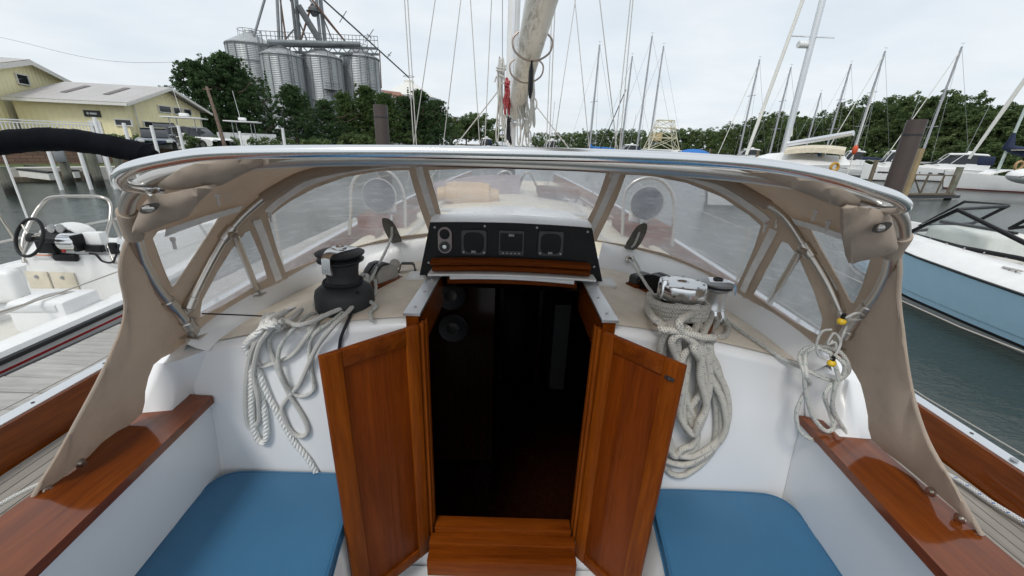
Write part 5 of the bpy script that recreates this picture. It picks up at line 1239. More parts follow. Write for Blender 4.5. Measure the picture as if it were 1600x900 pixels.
def wetpile():
    n = N('weathered_pile_timber'); s = n.n.new('ShaderNodeSeparateXYZ'); gm = n.n.new('ShaderNodeNewGeometry'); n.l.new(gm.outputs['Position'], s.inputs[0])
    f = n.math('ADD', s.outputs[2], n.math('MULTIPLY', n.noise(n.coord(), 3, 3), .4))
    base = n.ramp(n.noise(n.coord((6, 6, .7)), 2, 5), [(.3, (.13, .125, .10)), (.7, (.26, .25, .21))])
    alg = n.ramp(n.noise(n.coord((3, 3, 1)), 1.5, 4), [(.45, (.05, .07, .035)), (.7, (.12, .16, .09))])
    base = n.mix(n.ramp(n.noise(n.coord(), 1.1, 3), [(.45, 0.), (.65, .7)]), base, alg)
    n.set(color=n.mix(n.ramp(f, [(.45, 1.), (.75, 0.)]), base, (.022, .022, .016)), rough=.85); n.bump(n.noise(n.coord((10, 10, 1)), 3, 4), .6, .02); return n.m
M['pile'] = wetpile()
M['brownpile'] = plain('dark_brown_pile_sleeve', (.060, .042, .036), .5, var=.25, scale=1.5, bump=.2, bscale=8)
for px, py, R, lab in ((88, 222, 27.5, 'grey mooring pile carrying a meter box on the left quay'), (136, 224, 26, 'green algae-streaked mooring pile at the quay edge'), (2, 260, 24, 'dark wet pile at the left edge of the picture'), (178, 230, 27, 'short green pile near the black canopy end'), (126, 225, 28.5, 'grey pile behind the white guide pole')):
    pile(px, py, R, .17, -1, M['pile'], lab, group='timber piles on the left quay')
for px, py, R, lab in ((70, 220, 25.5, 'white guide pole of the boat lift, leftmost'), (119, 222, 25.2, 'white guide pole of the boat lift, second from left'), (157, 226, 26, 'white guide pole of the boat lift by the white box'), (147, 183, 25, 'tall white pole in front of the shop door'), (193, 192, 25, 'white pole under the blue covered boat'), (236, 196, 25, 'white pole right of the car'), (278, 196, 27, 'white pole left of the white console boat'), (374, 205, 32, 'white pole by the board fence')):
    pile(px, py, R, .07, -.5, M['white'], lab, 'guide_pole', 'white guide poles along the quay', 'pole')
t = Thing('meter_box', PR(93, 232, 27.1), 'grey power meter box on the mooring pile', 'box'); q = PR(91, 238, 27.15); g = G(); g.box(q, (.34, .2, .8), .7, bev=.02); t.add('case', g, M['galv']); g = G(); g.box(q+Vector((.05, -.1, .2)), (.18, .04, .2), .7, bev=.01); t.add('dial', g, M['gelold'])
t = Thing('notice_box', PR(150, 246, 26), 'small white box fixed beside the green pile', 'box'); q = PR(150, 246, 26.2); g = G(); g.box(q, (.35, .12, .45), .7, bev=.01); t.add('case', g, M['white']); g = G(); g.box(q+Vector((0, -.02, -.6)), (.06, .06, .8), .7); t.add('stand', g, M['galv'])
# boat-lift bunks and low floating dock
for k, (p, q_) in enumerate((((10, 268), (82, 276)), ((45, 265), (121, 273)))):
    a, b = PZ(*p, .42), PZ(*q_, .30); t = Thing('lift_bunk', (a+b)/2, 'white lift bunk beam with dark carpet top, %s of the pair' % ('nearer' if k == 0 else 'farther'), 'beam', 'boat lift bunks')
    g = G(); g.bar(a, b, .25, .3); t.add('beam', g, M['offwhite'], smooth=False); g = G(); g.bar(a+Vector((0, 0, .19)), b+Vector((0, 0, .19)), .3, .07); t.add('carpet', g, M['dark'], smooth=False)
t = Thing('low_dock', PZ(80, 279, .1), 'low timber dock edge at the foot of the left quay', 'dock')
for a, b, z in (((5, 281), (150, 277), .12), ((20, 274), (170, 270), .25)):
    g = G(); g.bar(PZ(*a, z), PZ(*b, z), .5, .22); t.add('beam', g, M['oldwood'], smooth=False)
for f in (60, 96, 128): q = PZ(f, 279, .1); g = G(); g.bar(up(q, -.4), up(q, .45), .14, .14); t.add('post', g, M['oldwood'], smooth=False)
# leaning pole and lamp
a, b = PR(323, 136, 36), PR(350, 224, 33); t = Thing('leaning_pole', b, 'leaning brown timber pole in front of the cedars', 'pole'); g = G(); g.tube([b-Vector((0, 0, 1.2)), b, a.lerp(b, .5)+Vector((.03, 0, 0)), a], [.12, .12, .105, .09], 8); t.add('shaft', g, M['bark']); g = G(); g.bar(b.lerp(a, .96)-Vector((.3, 0, 0)), b.lerp(a, .96)+Vector((.3, 0, .02)), .05, .07); t.add('crosspiece', g, M['bark'], smooth=False)
q = PR(441, 200, 30); t = Thing('lamp_post', up(q, 0), 'white lamp post with a hooded lamp by the cedar row', 'lamp'); g = G(); g.tube([up(q, -1), q], .09, 8); t.add('post', g, M['white'])
l = PR(434, 199, 30); g = G(); g.tube([q-Vector((0, 0, .1)), q.lerp(l, .5)+Vector((0, 0, .1)), l+Vector((0, 0, .1))], .025, 6); t.add('arm', g, M['galv']); g = G(); g.lathe([(.03, .1), (.05, .03), (.18, -.08), (.17, -.09), (.02, .0)], 14, Matrix.Translation(l)); t.add('lamp_shade', g, M['galv'])
# ---------------------------------------------------------------- grain silos
def silo_mat():
    n = N('galvanised_corrugated_steel'); gm = n.n.new('ShaderNodeNewGeometry'); s = n.n.new('ShaderNodeSeparateXYZ'); n.l.new(gm.outputs['Position'], s.inputs[0])
    w = n.math('SINE', n.math('MULTIPLY', s.outputs[2], 22)); d = n.noise(n.coord((1, 1, .35)), .6, 5, .6); e = n.noise(n.coord((2.5, 2.5, .1)), 1.5, 4)
    n.set(color=n.mix(.5, n.ramp(d, [(.3, (.34, .36, .37)), (.7, (.52, .54, .55))]), n.ramp(e, [(.3, (.28, .30, .31)), (.7, (.6, .61, .62))])), metal=.55, rough=.5); n.bump(w, .5, .04); return n.m
M['silo'] = silo_mat(); M['silod'] = plain('dark_weathered_steel', (.14, .15, .155), .6, var=.3, scale=1); M['rust'] = plain('rusty_steel', (.16, .085, .06), .7, var=.3)
M['pipe'] = plain('grey_steel_pipe', (.27, .29, .30), .45, .4, var=.2, scale=1)
def silo(px, py_roof, R, d, label, eave_py):
    q = PR(px, eave_py, R); ez = q.z; x, y = q.x, q.y; r = d/2; cone = d*.24; T = Matrix.Translation((x, y, 0))
    t = Thing('grain_silo', (x, y, .6), label, 'silo', 'grain silos behind the cedars')
    t.add('body', G().lathe([(r, .6), (r, ez)], 40, T), M['silo'], angle=60)
    t.add('roof', G().lathe([(r*1.03, ez-.05), (r*1.02, ez+.1), (r*.22, ez+cone), (r*.2, ez+cone+.5), (.0001, ez+cone+.55)], 40, T), M['silo'])
    for k in range(14):
        a = 2*math.pi*k/14+.1; c = Vector((x+(r+.04)*math.cos(a), y+(r+.07)*math.sin(a), 0)); g = G(); g.bar(up(c, .6), up(c, ez), .15, .12, up=(math.cos(a), math.sin(a), 0)); t.add('stiffener', g, M['pipe'], smooth=False)
    for zz in ((ez*.62, ez*.84, ez-.2) if d > 8 else (ez-.15,)):
        ring = [Vector((x+(r+.12)*math.cos(a), y+(r+.12)*math.sin(a), zz)) for a in [2*math.pi*i/36 for i in range(36)]]; t.add('ring_band', G().tube(ring, .06, 5, True), M['pipe'])
    aim = math.atan2(-y, -x)+.35
    for da in (-.06, .06):
        c = Vector((x+(r+.35)*math.cos(aim+da), y+(r+.35)*math.sin(aim+da), 0)); t.add('ladder_rail', G().bar(up(c, 2), up(c, ez+.8), .09, .09), M['silod'], smooth=False)
    g = G()
    for k in range(int((ez-2)/.9)):
        a, b = (Vector((x+(r+.35)*math.cos(aim+da), y+(r+.35)*math.sin(aim+da), 2+k*.9)) for da in (-.06, .06)); g.bar(a, b, .06, .06)
    tag(t.add('ladder_rungs', g, M['silod'], smooth=False), kind='stuff')
    pa = math.atan2(-y, -x)+.3; c = Vector((x+(r+.6)*math.cos(pa), y+(r+.6)*math.sin(pa), ez*.66)); g = G(); g.box(c, (1.2, 2.6, .12), pa); t.add('platform', g, M['silod'], smooth=False)
    g = G()
    for zz in (.5, 1.0): g.box(c+Vector((.55*math.cos(pa), .55*math.sin(pa), zz)), (.06, 2.6, .06), pa)
    tag(t.add('platform_rail', g, M['silod'], smooth=False), kind='stuff')
    rr = [Vector((x+r*.45*math.cos(a), y+r*.45*math.sin(a), ez+cone*.75+1.0)) for a in [2*math.pi*i/16 for i in range(16)]]; g = G(); g.tube(rr, .05, 4, True); rail = t.add('roof_rail', g, M['silod'])
    for a in range(0, 16, 2): g = G(); g.bar(rr[a], rr[a]-Vector((0, 0, 1.1)), .05, .05); t.add('rail_post', g, M['silod'], rail, smooth=False)
    return Vector((x, y, ez)), cone
S = []
for px, ey, R, d, lab in ((393, 72, 98, 8.4, 'leftmost grain silo, darker and banded, behind the tall cedar'), (440, 88, 90, 6.7, 'second galvanised grain silo from the left'), (502, 91, 92, 7.1, 'third galvanised grain silo, with a small platform on its side'), (562, 91, 95, 7.3, 'rightmost galvanised grain silo in the row')):
    S.append(silo(px, 0, R, d, lab, ey))
# conveyor gallery on the silo roofs
R0 = 90; a, b = PR(404, 70, 89), PR(591, 76, 93)
t = Thing('conveyor_gallery', (a+b)/2, 'long steel conveyor gallery with railings running across the silo tops', 'conveyor')
g = G(); g.tube([PR(418, 66, 88), PR(562, 69, 92)], .45, 10); t.add('conveyor_tube', g, M['pipe'])
for o in (0, 1.0): g = G(); g.bar(a+Vector((0, 0, -o)), b+Vector((0, 0, -o)), .35, .4); t.add('girder', g, M['silod'], smooth=False)
g = G()
for k in range(24): p, q = a.lerp(b, k/24), a.lerp(b, (k+1)/24); g.bar(p-Vector((0, 0, 1 if k % 2 else 0)), q-Vector((0, 0, 0 if k % 2 else 1)), .14, .14)
tag(t.add('lattice', g, M['silod'], smooth=False), kind='stuff')
for zz in (1.6, 2.3): g = G(); g.tube([a+Vector((0, 0, zz-.2)), b+Vector((0, 0, zz-.2))], .05, 4); t.add('hand_rail', g, M['silod'])
g = G()
for k in range(31): p = a.lerp(b, k/30); g.bar(p+Vector((0, 0, .2)), p+Vector((0, 0, 2.1)), .07, .07)
tag(t.add('rail_posts', g, M['silod'], smooth=False), kind='stuff')
for (bx_, by_), (tx, ty), lab in (((576, 80), (578, 106), ''), ): pass
# legs, spouts and bracing pipes (start, end in the photo, radius, distance)
pipes = [(397, 56, 415, -6, .42, 96, 'pipe', 'inclined spout rising from the leftmost silo'), (436, 62, 430, -60, .55, 94, 'pipe', 'tall twin elevator leg over the second silo'), (441, 62, 436, -60, .3, 93, 'silod', 'thin dark pipe beside the tall elevator leg'), (447, 64, 438, 0, .3, 93, 'rust', 'thin rusty pipe beside the elevator leg'),
         (463, 64, 450, -60, .55, 95, 'silod', 'dark elevator leg left of the bracing tower'), (474, 140, 458, -60, .75, 96, 'pipe', 'thick weathered elevator leg between second and third silos'), (501, 64, 488, -60, .6, 96, 'pipe', 'pale elevator tube over the third silo'), (508, 66, 494, -60, .8, 97, 'pipe', 'widest pale elevator tube over the third silo'),
         (640, 122, 495, -10, .32, 110, 'silod', 'long diagonal spout running down to the white dome'), (545, 72, 480, -10, .35, 95, 'rust', 'diagonal rusty spout above the fourth silo'), (540, 66, 484, 0, .25, 96, 'silod', 'diagonal dark brace above the fourth silo'), (500, 64, 466, 9, 1.15, 95, 'silod', 'diagonal brace crossing behind the third silo'), (480, 64, 452, -4, .28, 95, 'silod', 'diagonal brace left of the third silo'), (446, 62, 459, 46, .25, 94, 'silod', 'short brace under the elevator leg'), (470, 64, 487, 6, .35, 95, 'rust', 'short rusty spout joining the elevator tubes'), (520, 64, 500, 16, .25, 96, 'silod', 'thin brace right of the pale elevator tubes'), (596, 138, 593, 80, .22, 93, 'rust', 'thin rusty downpipe at the right end of the conveyor gallery')]
for x0, y0, x1, y1, r, R, mt, lab in pipes:
    a, b = PR(x0, y0, R), PR(x1, y1, R+(0 if x0 < 600 else -16)); g = G(); g.tube([a, a.lerp(b, .5), b], r*.5, 8); single('spout', g, M[mt], lab, 'pipe', 'elevator legs and spouts over the silos')
q = PR(490, 18, 95.5); t = Thing('distributor', q, 'dark funnel-shaped distributor where the diagonal spouts meet', 'distributor'); g = G(); g.lathe([(.35, -.8), (.9, .1), (.9, .5), (.3, 1.1)], 14, Matrix.Translation(q)); t.add('hopper', g, M['silod']); g = G(); g.lathe([(1.3, -.1), (1.3, 0)], 14, Matrix.Translation(q)); t.add('platform', g, M['silod'])
for k, (x, y, dx, dy) in enumerate(((536, 26, 9, -15), (577, 56, 11, -17), (608, 86, 6, -8))):
    q = PR(x, y, 104); g = G(); a, b = PR(x-dx*.6, y-dy*.6, 104), PR(x+dx*.6, y+dy*.6, 104); g.bar(a, b, .14, .14); a, b = PR(x-dx*.35, y+dy*.2, 104), PR(x+dx*.35, y-dy*.2, 104); g.bar(a, b, .14, .14); single('spout_strut', g, M['silod'], 'cross strut on the long diagonal spout, %s from the top' % ('first', 'second', 'third')[k], 'strut', 'struts on the long spout', smooth=False)
# white dome store and red roofed shed
q = PR(640, 146, 125); x, y = q.x, q.y; t = Thing('dome_store', (x, y, .6), 'white domed grain store with a railed top behind the cedars', 'silo'); T = Matrix.Translation((x, y, 0)); e = q.z
tz = PR(640, 126, 125).z
t.add('body', G().lathe([(7.6, .6), (7.6, e-1)], 36, T), M['silo']); t.add('roof', G().lathe([(7.7, e-1.1), (1.4, tz-.6), (1.3, tz), (.0001, tz)], 36, T), M['offwhite'])
g = G(); g.tube([Vector((x+1.5*math.cos(i*.5236), y+1.5*math.sin(i*.5236), tz+1)) for i in range(12)], .06, 4, True); t.add('rail', g, M['silod']); 
a, b = PR(594, 140, 108), PR(628, 158, 108); t = Thing('red_shed', up(a, .6), 'shed with a sloping rust-red roof behind the cedars', 'shed'); g = G(); g.add([a, b, b+Vector((4, 14, -.5)), a+Vector((2, 14, 1))], [(0, 1, 2, 3)]); a2 = PR(580, 150, 108); g.add([a, a2, a2+Vector((0, 14, 0)), a+Vector((2, 14, 1))], [(0, 3, 2, 1)]); t.add('roof', g, plain('rust_red_roof', (.30, .13, .09), .7), smooth=False); g = G(); g.add([a2, b, up(b, .6), up(a2, .6), a], [(0, 3, 2, 1, 4)]); t.add('wall', g, M['roofm'], smooth=False)

a, b = PR(62, 73, 60), PR(268, 97, 50); g = G(); g.tube([a+(b-a)*(k/10)-Vector((0, 0, .5*math.sin(math.pi*k/10))) for k in range(-6, 11)], .012, 4); single('power_line', g, M['silod'], 'thin power line above the yellow building roofs', 'cable')
# ================================================================ dock and the two boats alongside
dk = Thing('dock', (-3.1, 4.6, 0), 'weathered grey plank dock on the port side with a dark rubbing edge', 'dock')
pm = bpy.data.meshes.new('plank'); gg = G().box((0, 0, 0), (1.62, .186, .04), bev=.004, seg=1); pm.from_pydata(gg.v, [], gg.f); pm.materials.append(M['dockwood'])
pms = [pm]
for k in range(3):
    c = pm.copy(); m2 = M['dockwood'].copy(); mp = [n for n in m2.node_tree.nodes if n.type == 'MAPPING']
    for n in mp: n.inputs['Location'].default_value = (k*3.1, k*1.7, k*2.3)
    c.materials.clear(); c.materials.append(m2); pms.append(c)
for i in range(50):
    dk.piece('plank', pms[(i*7+i//3) % 4], loc=(-3.10+random.uniform(-.01, .01), .2+.193*i, .60+random.uniform(-.003, .003)), rot=(random.uniform(-.006, .006), random.uniform(-.002, .002), random.uniform(-.004, .004)))
g = G(); g.bar((-3.93, 0, .55), (-3.93, 10, .55), .04, .13); dk.add('rubbing_strip', g, M['dark'], smooth=False)
for x in (-2.5, -3.7): g = G(); g.bar((x, 0, .48), (x, 10, .48), .15, .2); dk.add('stringer', g, M['oldwood'], smooth=False)
for y in (.5, 3.5, 6.5, 9.5): g = G(); g.lathe([(.14, -1), (.14, .47)], 10, Matrix.Translation((-3.1, y, 0))); dk.add('support_pile', g, M['pile'])
# --- white centre-console boat beyond the dock
wb = Thing('console_boat', (-5.3, 4.5, 0), 'white open centre-console motorboat with red side stripe moored beyond the dock', 'motorboat')
def hullrow(y, hw, z):  return Vector((-5.3+hw, y, z))
st = [(1.2, 1.22, .72), (2.5, 1.24, .74), (4.0, 1.22, .78), (5.2, 1.08, .84), (6.2, .72, .92), (6.9, .25, 1.0), (7.1, .03, 1.02)]
for sgn in (1, -1):
    g = G(); P = [[Vector((-5.3+sgn*hw*.82, y, -.15)), Vector((-5.3+sgn*hw*.96, y, .25)), Vector((-5.3+sgn*hw, y, z-.10))] for y, hw, z in st]; g.grid(P); wb.add('hull_side', g, M['white'])
    g = G(); P = [[Vector((-5.3+sgn*(hw+.004), y, z-.105)), Vector((-5.3+sgn*(hw+.03), y, z-.095)), Vector((-5.3+sgn*(hw+.03), y, z-.06)), Vector((-5.3+sgn*(hw+.004), y, z-.05))] for y, hw, z in st]; g.grid(P); wb.add('rub_rail', g, M['dark'])
    g = G(); P = [[Vector((-5.3+sgn*(hw+.006), y, z-.055)), Vector((-5.3+sgn*(hw-.01), y, z-.01)), Vector((-5.3+sgn*max(0, hw-.05), y, z)), Vector((-5.3+sgn*max(0, hw-.20), y, z-.005)), Vector((-5.3+sgn*max(0, hw-.24), y, z-.03)), Vector((-5.3+sgn*max(0, hw-.28), y, .2))] for y, hw, z in st]; g.grid(P); wb.add('gunwale', g, M['white'])
    g = G(); P = [[Vector((-5.3+sgn*(hw*.985+.012), y, z-.175)), Vector((-5.3+sgn*(hw*.99+.012), y, z-.152))] for y, hw, z in st[1:-2]]; g.slab(P, .003*sgn); wb.add('side_stripe', g, M['red'])
g = G(); P = [[Vector((-5.3-max(0, hw-.25), y, .2)), Vector((-5.3+max(0, hw-.25), y, .2))] for y, hw, z in st]; g.grid(P); wb.add('cockpit_floor', g, M['offwhite'])
cp = lambda px, py, y: PY(px, py, y)
# console: faces built from the photo on y-planes
def quadbox(name, f, b, mat, sub=None, bev=0):          # front quad (4 pts), back quad
    g = G(); g.add(f+b, [(0, 1, 2, 3), (7, 6, 5, 4), (0, 4, 5, 1), (1, 5, 6, 2), (2, 6, 7, 3), (3, 7, 4, 0)]); return wb.add(name, g, mat, sub, smooth=False)
yf = 4.45; d_ = lambda p, dy=.55, dz=0: p+Vector((0, dy, dz))
f = [cp(44, 492, yf), cp(190, 470, yf), cp(186, 398, yf), cp(40, 398, yf)]
f[0].z = f[1].z = .2
con = quadbox('console', f, [d_(p) for p in f], M['white'])
tf = [cp(40, 398, yf), cp(186, 396, yf), cp(182, 372, yf+.3), cp(60, 366, yf+.3)]
quadbox('dashboard', tf, [p+Vector((0, .25, -.1)) for p in tf], M['white'], con)
# hatch doors with louvres
hq = [cp(45, 448, yf-.012), cp(84, 446, yf-.012), cp(80, 424, yf-.012), cp(44, 422, yf-.012)]; M['beige'] = plain('beige_hatch_plastic', (.66, .60, .48), .45)
for a0, a1 in ((45, 80), (83, 121)):
    z0, z1 = .36, cp(60, 424, yf).z; A_, B_ = cp(a0, 436, yf).x, cp(a1, 436, yf).x; g = G(); g.box(((A_+B_)/2, yf-.012, (z0+z1)/2), (B_-A_-.01, .02, z1-z0), bev=.006); h_ = wb.add('hatch_door', g, M['beige'], con)
    for k in range(3): g = G(); g.box(((A_+B_)/2, yf-.026, z0+.06+.05*k), ((B_-A_)*.7, .012, .012), bev=.003); wb.add('louvre', g, M['beige'], h_)
    g = G(); g.lathe([(.022, 0), (.02, .012), (.0001, .014)], 14, Matrix.Translation(((A_+B_)/2, yf-.022, z1-.06)) @ Matrix.Rotation(rad(90), 4, 'X')); wb.add('latch', g, M['galv'], h_)
# binnacle with gauges, switches, radio, throttle
q = cp(90, 362, yf+.16); g = G(); P = []
for k in range(9):
    a = math.pi*k/8; P.append([q+Vector((-.24*math.cos(a), 0, -.05+.12*math.sin(a))), q+Vector((-.26*math.cos(a), .2, -.05+.13*math.sin(a)))])
g.slab(P, .02); bn_ = wb.add('binnacle', g, M['white'], con); g = G(); g.prism([(-.22*math.cos(math.pi*k/10), -.1+.155*math.sin(math.pi*k/10)) for k in range(11)]+[(.22, -.14), (-.22, -.14)], 0, .02, Matrix.Translation(q+Vector((0, .01, 0))) @ Matrix.Rotation(rad(78), 4, 'X')); wb.add('gauge_panel', g, M['dark'], bn_, smooth=False)
for px in (81, 95):
    g = G(); g.lathe([(.052, 0), (.05, .014), (.043, .014), (.0001, .010)], 20, Matrix.Translation(cp(px, 357, yf+.145)) @ Matrix.Rotation(rad(80), 4, 'X')); ga = wb.add('gauge', g, M['galv'], bn_); g = G(); g.lathe([(.042, .015), (.0001, .015)], 18, Matrix.Translation(cp(px, 357, yf+.145)) @ Matrix.Rotation(rad(80), 4, 'X')); wb.add('dial_face', g, M['mark'], bn_)
g = G(); g.box(cp(78, 384, yf-.02), (.2, .12, .16), bev=.01); wb.add('switch_box', g, M['black'], con)
c = cp(113, 378, yf-.03); g = G(); g.lathe([(.09, -.10), (.10, -.09), (.10, .09), (.09, .10)], 20, Matrix.Translation(c) @ Matrix.Rotation(rad(90), 4, 'Y') @ Matrix.Rotation(rad(8), 4, 'Z')); th_ = wb.add('throttle_box', g, M['chrome'], con); g = G(); g.box(c+Vector((.10, 0, 0)), (.05, .17, .19), bev=.01); wb.add('throttle_cheek', g, M['black'], th_)
g = G(); g.box(cp(150, 373, yf+.05), (.19, .10, .16), .05, bev=.01); wb.add('chart_display', g, M['white'], con)
g = G(); g.box(cp(148, 388, yf-.02), (.2, .06, .08), bev=.008); wb.add('radio', g, M['black'], con)
g = G(); g.box(cp(103, 402, yf-.03), (.28, .06, .10), bev=.03, seg=3); wb.add('stereo', g, M['black'], con)
g = G(); g.box(cp(67, 401, yf-.012), (.2, .008, .05)); wb.add('warning_label', g, M['mark'], con, smooth=False); 
g = G(); g.box(cp(67, 398.5, yf-.018), (.2, .004, .012)); wb.add('warning_stripe', g, plain('orange_label', (.7, .2, .06), .5), con, smooth=False)
P = [cp(186, 382, yf-.02), cp(181, 400, yf-.03), cp(175, 410, yf-.04), cp(160, 408, yf-.05), cp(150, 398, yf-.04), cp(140, 396, yf-.03)]; g = G(); g.tube(cr_spline(P, 5), .012, 6); wb.add('radio_cord', g, M['blackcord'], con)
g = G(); g.box(cp(178, 388, yf-.02), (.09, .05, .14), bev=.02); wb.add('microphone', g, M['black'], con)
P = [cp(101, 384, yf-.08), cp(99, 389, yf-.08), cp(101, 393, yf-.08), cp(97, 391, yf-.08)]; wb.add('red_lanyard', G().tube(cr_spline(P, 4), .012, 6), M['red'], con)
# steering wheel
c = cp(46, 371, yf-.25); ax = Vector((-.25, -1, .45)).normalized(); e1 = ax.orthogonal().normalized(); e2 = ax.cross(e1); rw = .21
ring = [c+(e1*math.cos(a)+e2*math.sin(a))*rw for a in [2*math.pi*i/36 for i in range(36)]]; sw = wb.add('steering_wheel', G().tube(ring, .017, 8, True), M['black'])
for a in (.5, 2.6, 4.7): g = G(); g.tube([c, c+(e1*math.cos(a)+e2*math.sin(a))*rw], .011, 6); wb.add('spoke', g, M['steel'], sw)
g = G(); g.lathe([(.05, -.02), (.05, .01), (.02, .025), (.0001, .026)], 16, Matrix.Translation(c) @ ax.to_track_quat('Z', 'Y').to_matrix().to_4x4()); wb.add('hub', g, M['black'], sw); g = G(); g.tube([c, c-ax*.3], .03, 8); wb.add('column', g, M['dark'], sw)
# windscreen, frame and grab rails
yw = yf+.42
Wp = [cp(38, 410, yf-.02), cp(36, 375, yf+.1), cp(52, 338, yf+.3), cp(66, 318, yw), cp(82, 308, yw), cp(125, 306.5, yw), cp(158, 308, yw), cp(172, 318, yw), cp(172, 345, yf+.3), cp(166, 375, yf+.1), cp(180, 412, yf-.02)]
wb.add('windscreen_frame', G().tube(cr_spline(Wp, 5), .019, 10), M['steel'])
gl = [cp(62, 345, yf+.34), cp(72, 320, yw), cp(85, 311, yw), cp(155, 311, yw), cp(168, 320, yw), cp(166, 352, yf+.34), cp(120, 362, yf+.36)]; g = G(); g.add(gl, [tuple(range(7))]); wb.add('windscreen', g, M['glass'], smooth=False)
P = [cp(172, 333, yw), cp(182, 358, yw), cp(188, 372, yw), cp(185, 382, yw)]; wb.add('side_rail', G().tube(cr_spline(P, 4), .016, 8), M['steel'])
q1, q2 = cp(-10, 322, 4.2), cp(40, 400, 4.4); wb.add('canopy_strut', G().tube([q1, q2], .014, 8), M['steel'])
wb.add('canopy_strut', G().tube([cp(0, 228, 4.9), cp(47, 352, 4.9)], .011, 8), M['white'])
for P in ([PX(-10, 424, -6.45), PX(60, 395, -6.4), PX(120, 346, -6.1), PX(200, 322, -5.8)],): pass
for sgn, zz in ((-1, .25),):
    P = [Vector((-5.3-1.15, 2.5, 1.0)), Vector((-5.3-1.14, 4.2, 1.05)), Vector((-5.3-.98, 5.3, 1.12)), Vector((-5.3-.62, 6.3, 1.2)), Vector((-5.3-.1, 7.0, 1.24))]; wb.add('bow_rail', G().tube(cr_spline(P, 5), .016, 8), M['steel'])
    for p in P[:4]: g = G(); g.tube([p, p-Vector((-.02, 0, .30))], .013, 6); wb.add('rail_post', g, M['steel'])
P = [PX(-30, 500, -4.35), PX(20, 484, -4.4), PX(80, 460, -4.45), PX(125, 458, -4.4), PX(150, 470, -4.3)]; wb.add('stern_rail', G().tube(cr_spline(P, 5), .014, 8), M['steel'])
P = [PX(-30, 496, -4.1), PX(60, 460, -4.1), PX(185, 412, -4.1)]; P[0].x = P[1].x = P[2].x = -4.1
# helm seat
q = cp(5, 450, 3.7); g = G(); g.box(q+Vector((-.1, 0, .02)), (.5, .16, .34), .2, bev=.05, seg=3); hs = wb.add('seat_back', g, M['white']); g = G(); g.box(q+Vector((-.1, .25, -.25)), (.55, .5, .14), .1, bev=.04, seg=3); wb.add('seat_cushion', g, M['white'], hs); g = G(); g.tube([q+Vector((.15, 0, -.1)), q+Vector((.42, .2, -.38))], .018, 8); wb.add('seat_arm', g, M['steel'], hs)
q = cp(92, 484, 3.6); g = G(); g.box(q, (.5, .4, .32), .1, bev=.04); wb.add('cooler', g, M['white']); g = G(); g.box(q+Vector((0, -.2, .1)), (.42, .03, .07), .1, bev=.01); wb.add('cooler_handle', g, M['gelold'])
# black folded canopy
bm_pts = [(-60, 236), (0, 224), (45, 219), (90, 218), (135, 222), (180, 230), (215, 238), (242, 246)]
C = cr_spline([cp(px, py, 4.55+.0006*px) for px, py in bm_pts], 6); R_ = [.135+.004*math.sin(i*.9)+.003*math.sin(i*2.3)-(.07 if i > len(C)-4 else 0)*((i-len(C)+4)/4) for i in range(len(C))]
bi = Thing('folded_canopy', cp(90, 217, 4.6), 'black folded canvas canopy arched over the white console boat', 'canopy'); bi.add('canvas_roll', G().tube(C, R_, 14, flat=.9), plain('black_canvas', (.005, .0055, .008), .9, var=.3, scale=6, bump=.9, bscale=14, spec=.08)); 
bi.add('frame_leg', G().tube([C[-1], C[-1]+Vector((.25, .3, -1.2))], .016, 8), M['steel'])
# --- pale blue bowrider to starboard
bb = Thing('bowrider', (8.4, 6, 0), 'pale blue and white bowrider motorboat with black windscreen frame, to starboard', 'motorboat')
M['skyblue'] = plain('pale_blue_gelcoat', (.50, .76, .93), .3, var=.04, coat=.2); cxb = 8.35
sb = [(2.6, 1.58, .82), (3.6, 1.56, .84), (4.6, 1.52, .87), (5.6, 1.42, .90), (6.6, 1.27, .93), (7.6, 1.0, .97), (8.5, .6, 1.0), (9.2, .08, 1.03)]
for sgn in (-1, 1):
    X = lambda hw, k: cxb+sgn*hw*k
    g = G(); g.grid([[Vector((X(hw, .60), y, -.25)), Vector((X(hw, .80), y, -.02)), Vector((X(hw, .86), y, .10))] for y, hw, z in sb]); bb.add('hull_bottom', g, M['white'])
    g = G(); g.grid([[Vector((X(hw, .862)+sgn*.012, y, .095)), Vector((X(hw, .87)+sgn*.015, y, .14))] for y, hw, z in sb]); bb.add('chine_stripe', g, M['dark'])
    g = G(); g.grid([[Vector((X(hw, .87), y, .138)), Vector((X(hw, .885), y, .24)), Vector((X(hw, .90), y, .245)), Vector((X(hw, .96), y, z*.65)), Vector((X(hw, 1.0), y, z-.06))] for y, hw, z in sb]); bb.add('hull_side', g, M['skyblue'])
    g = G(); g.grid([[Vector((X(hw, 1.)+sgn*.004, y, z-.075)), Vector((X(hw, 1.)+sgn*.02, y, z-.06)), Vector((X(hw, 1.)+sgn*.004, y, z-.045))] for y, hw, z in sb]); bb.add('rub_rail', g, M['dark'])
    g = G(); g.grid([[Vector((X(hw, 1.)+sgn*.003, y, z-.05)), Vector((X(hw, 1.)+sgn*.03, y, z-.025)), Vector((X(hw, 1.)-sgn*.01, y, z+.02)), Vector((X(hw, 1.)-sgn*.06, y, z+.05)), Vector((X(hw, .88), y, z+.16)), Vector((X(hw, .72), y, z+.21)), Vector((X(hw, .66), y, z+.20)), Vector((X(hw, .64), y, .3))] for y, hw, z in sb]); bb.add('deck_moulding', g, M['white'])
g = G(); g.grid([[Vector((cxb-hw*.66, y, .3)), Vector((cxb+hw*.66, y, .3))] for y, hw, z in sb]); bb.add('cockpit_floor', g, M['offwhite'])
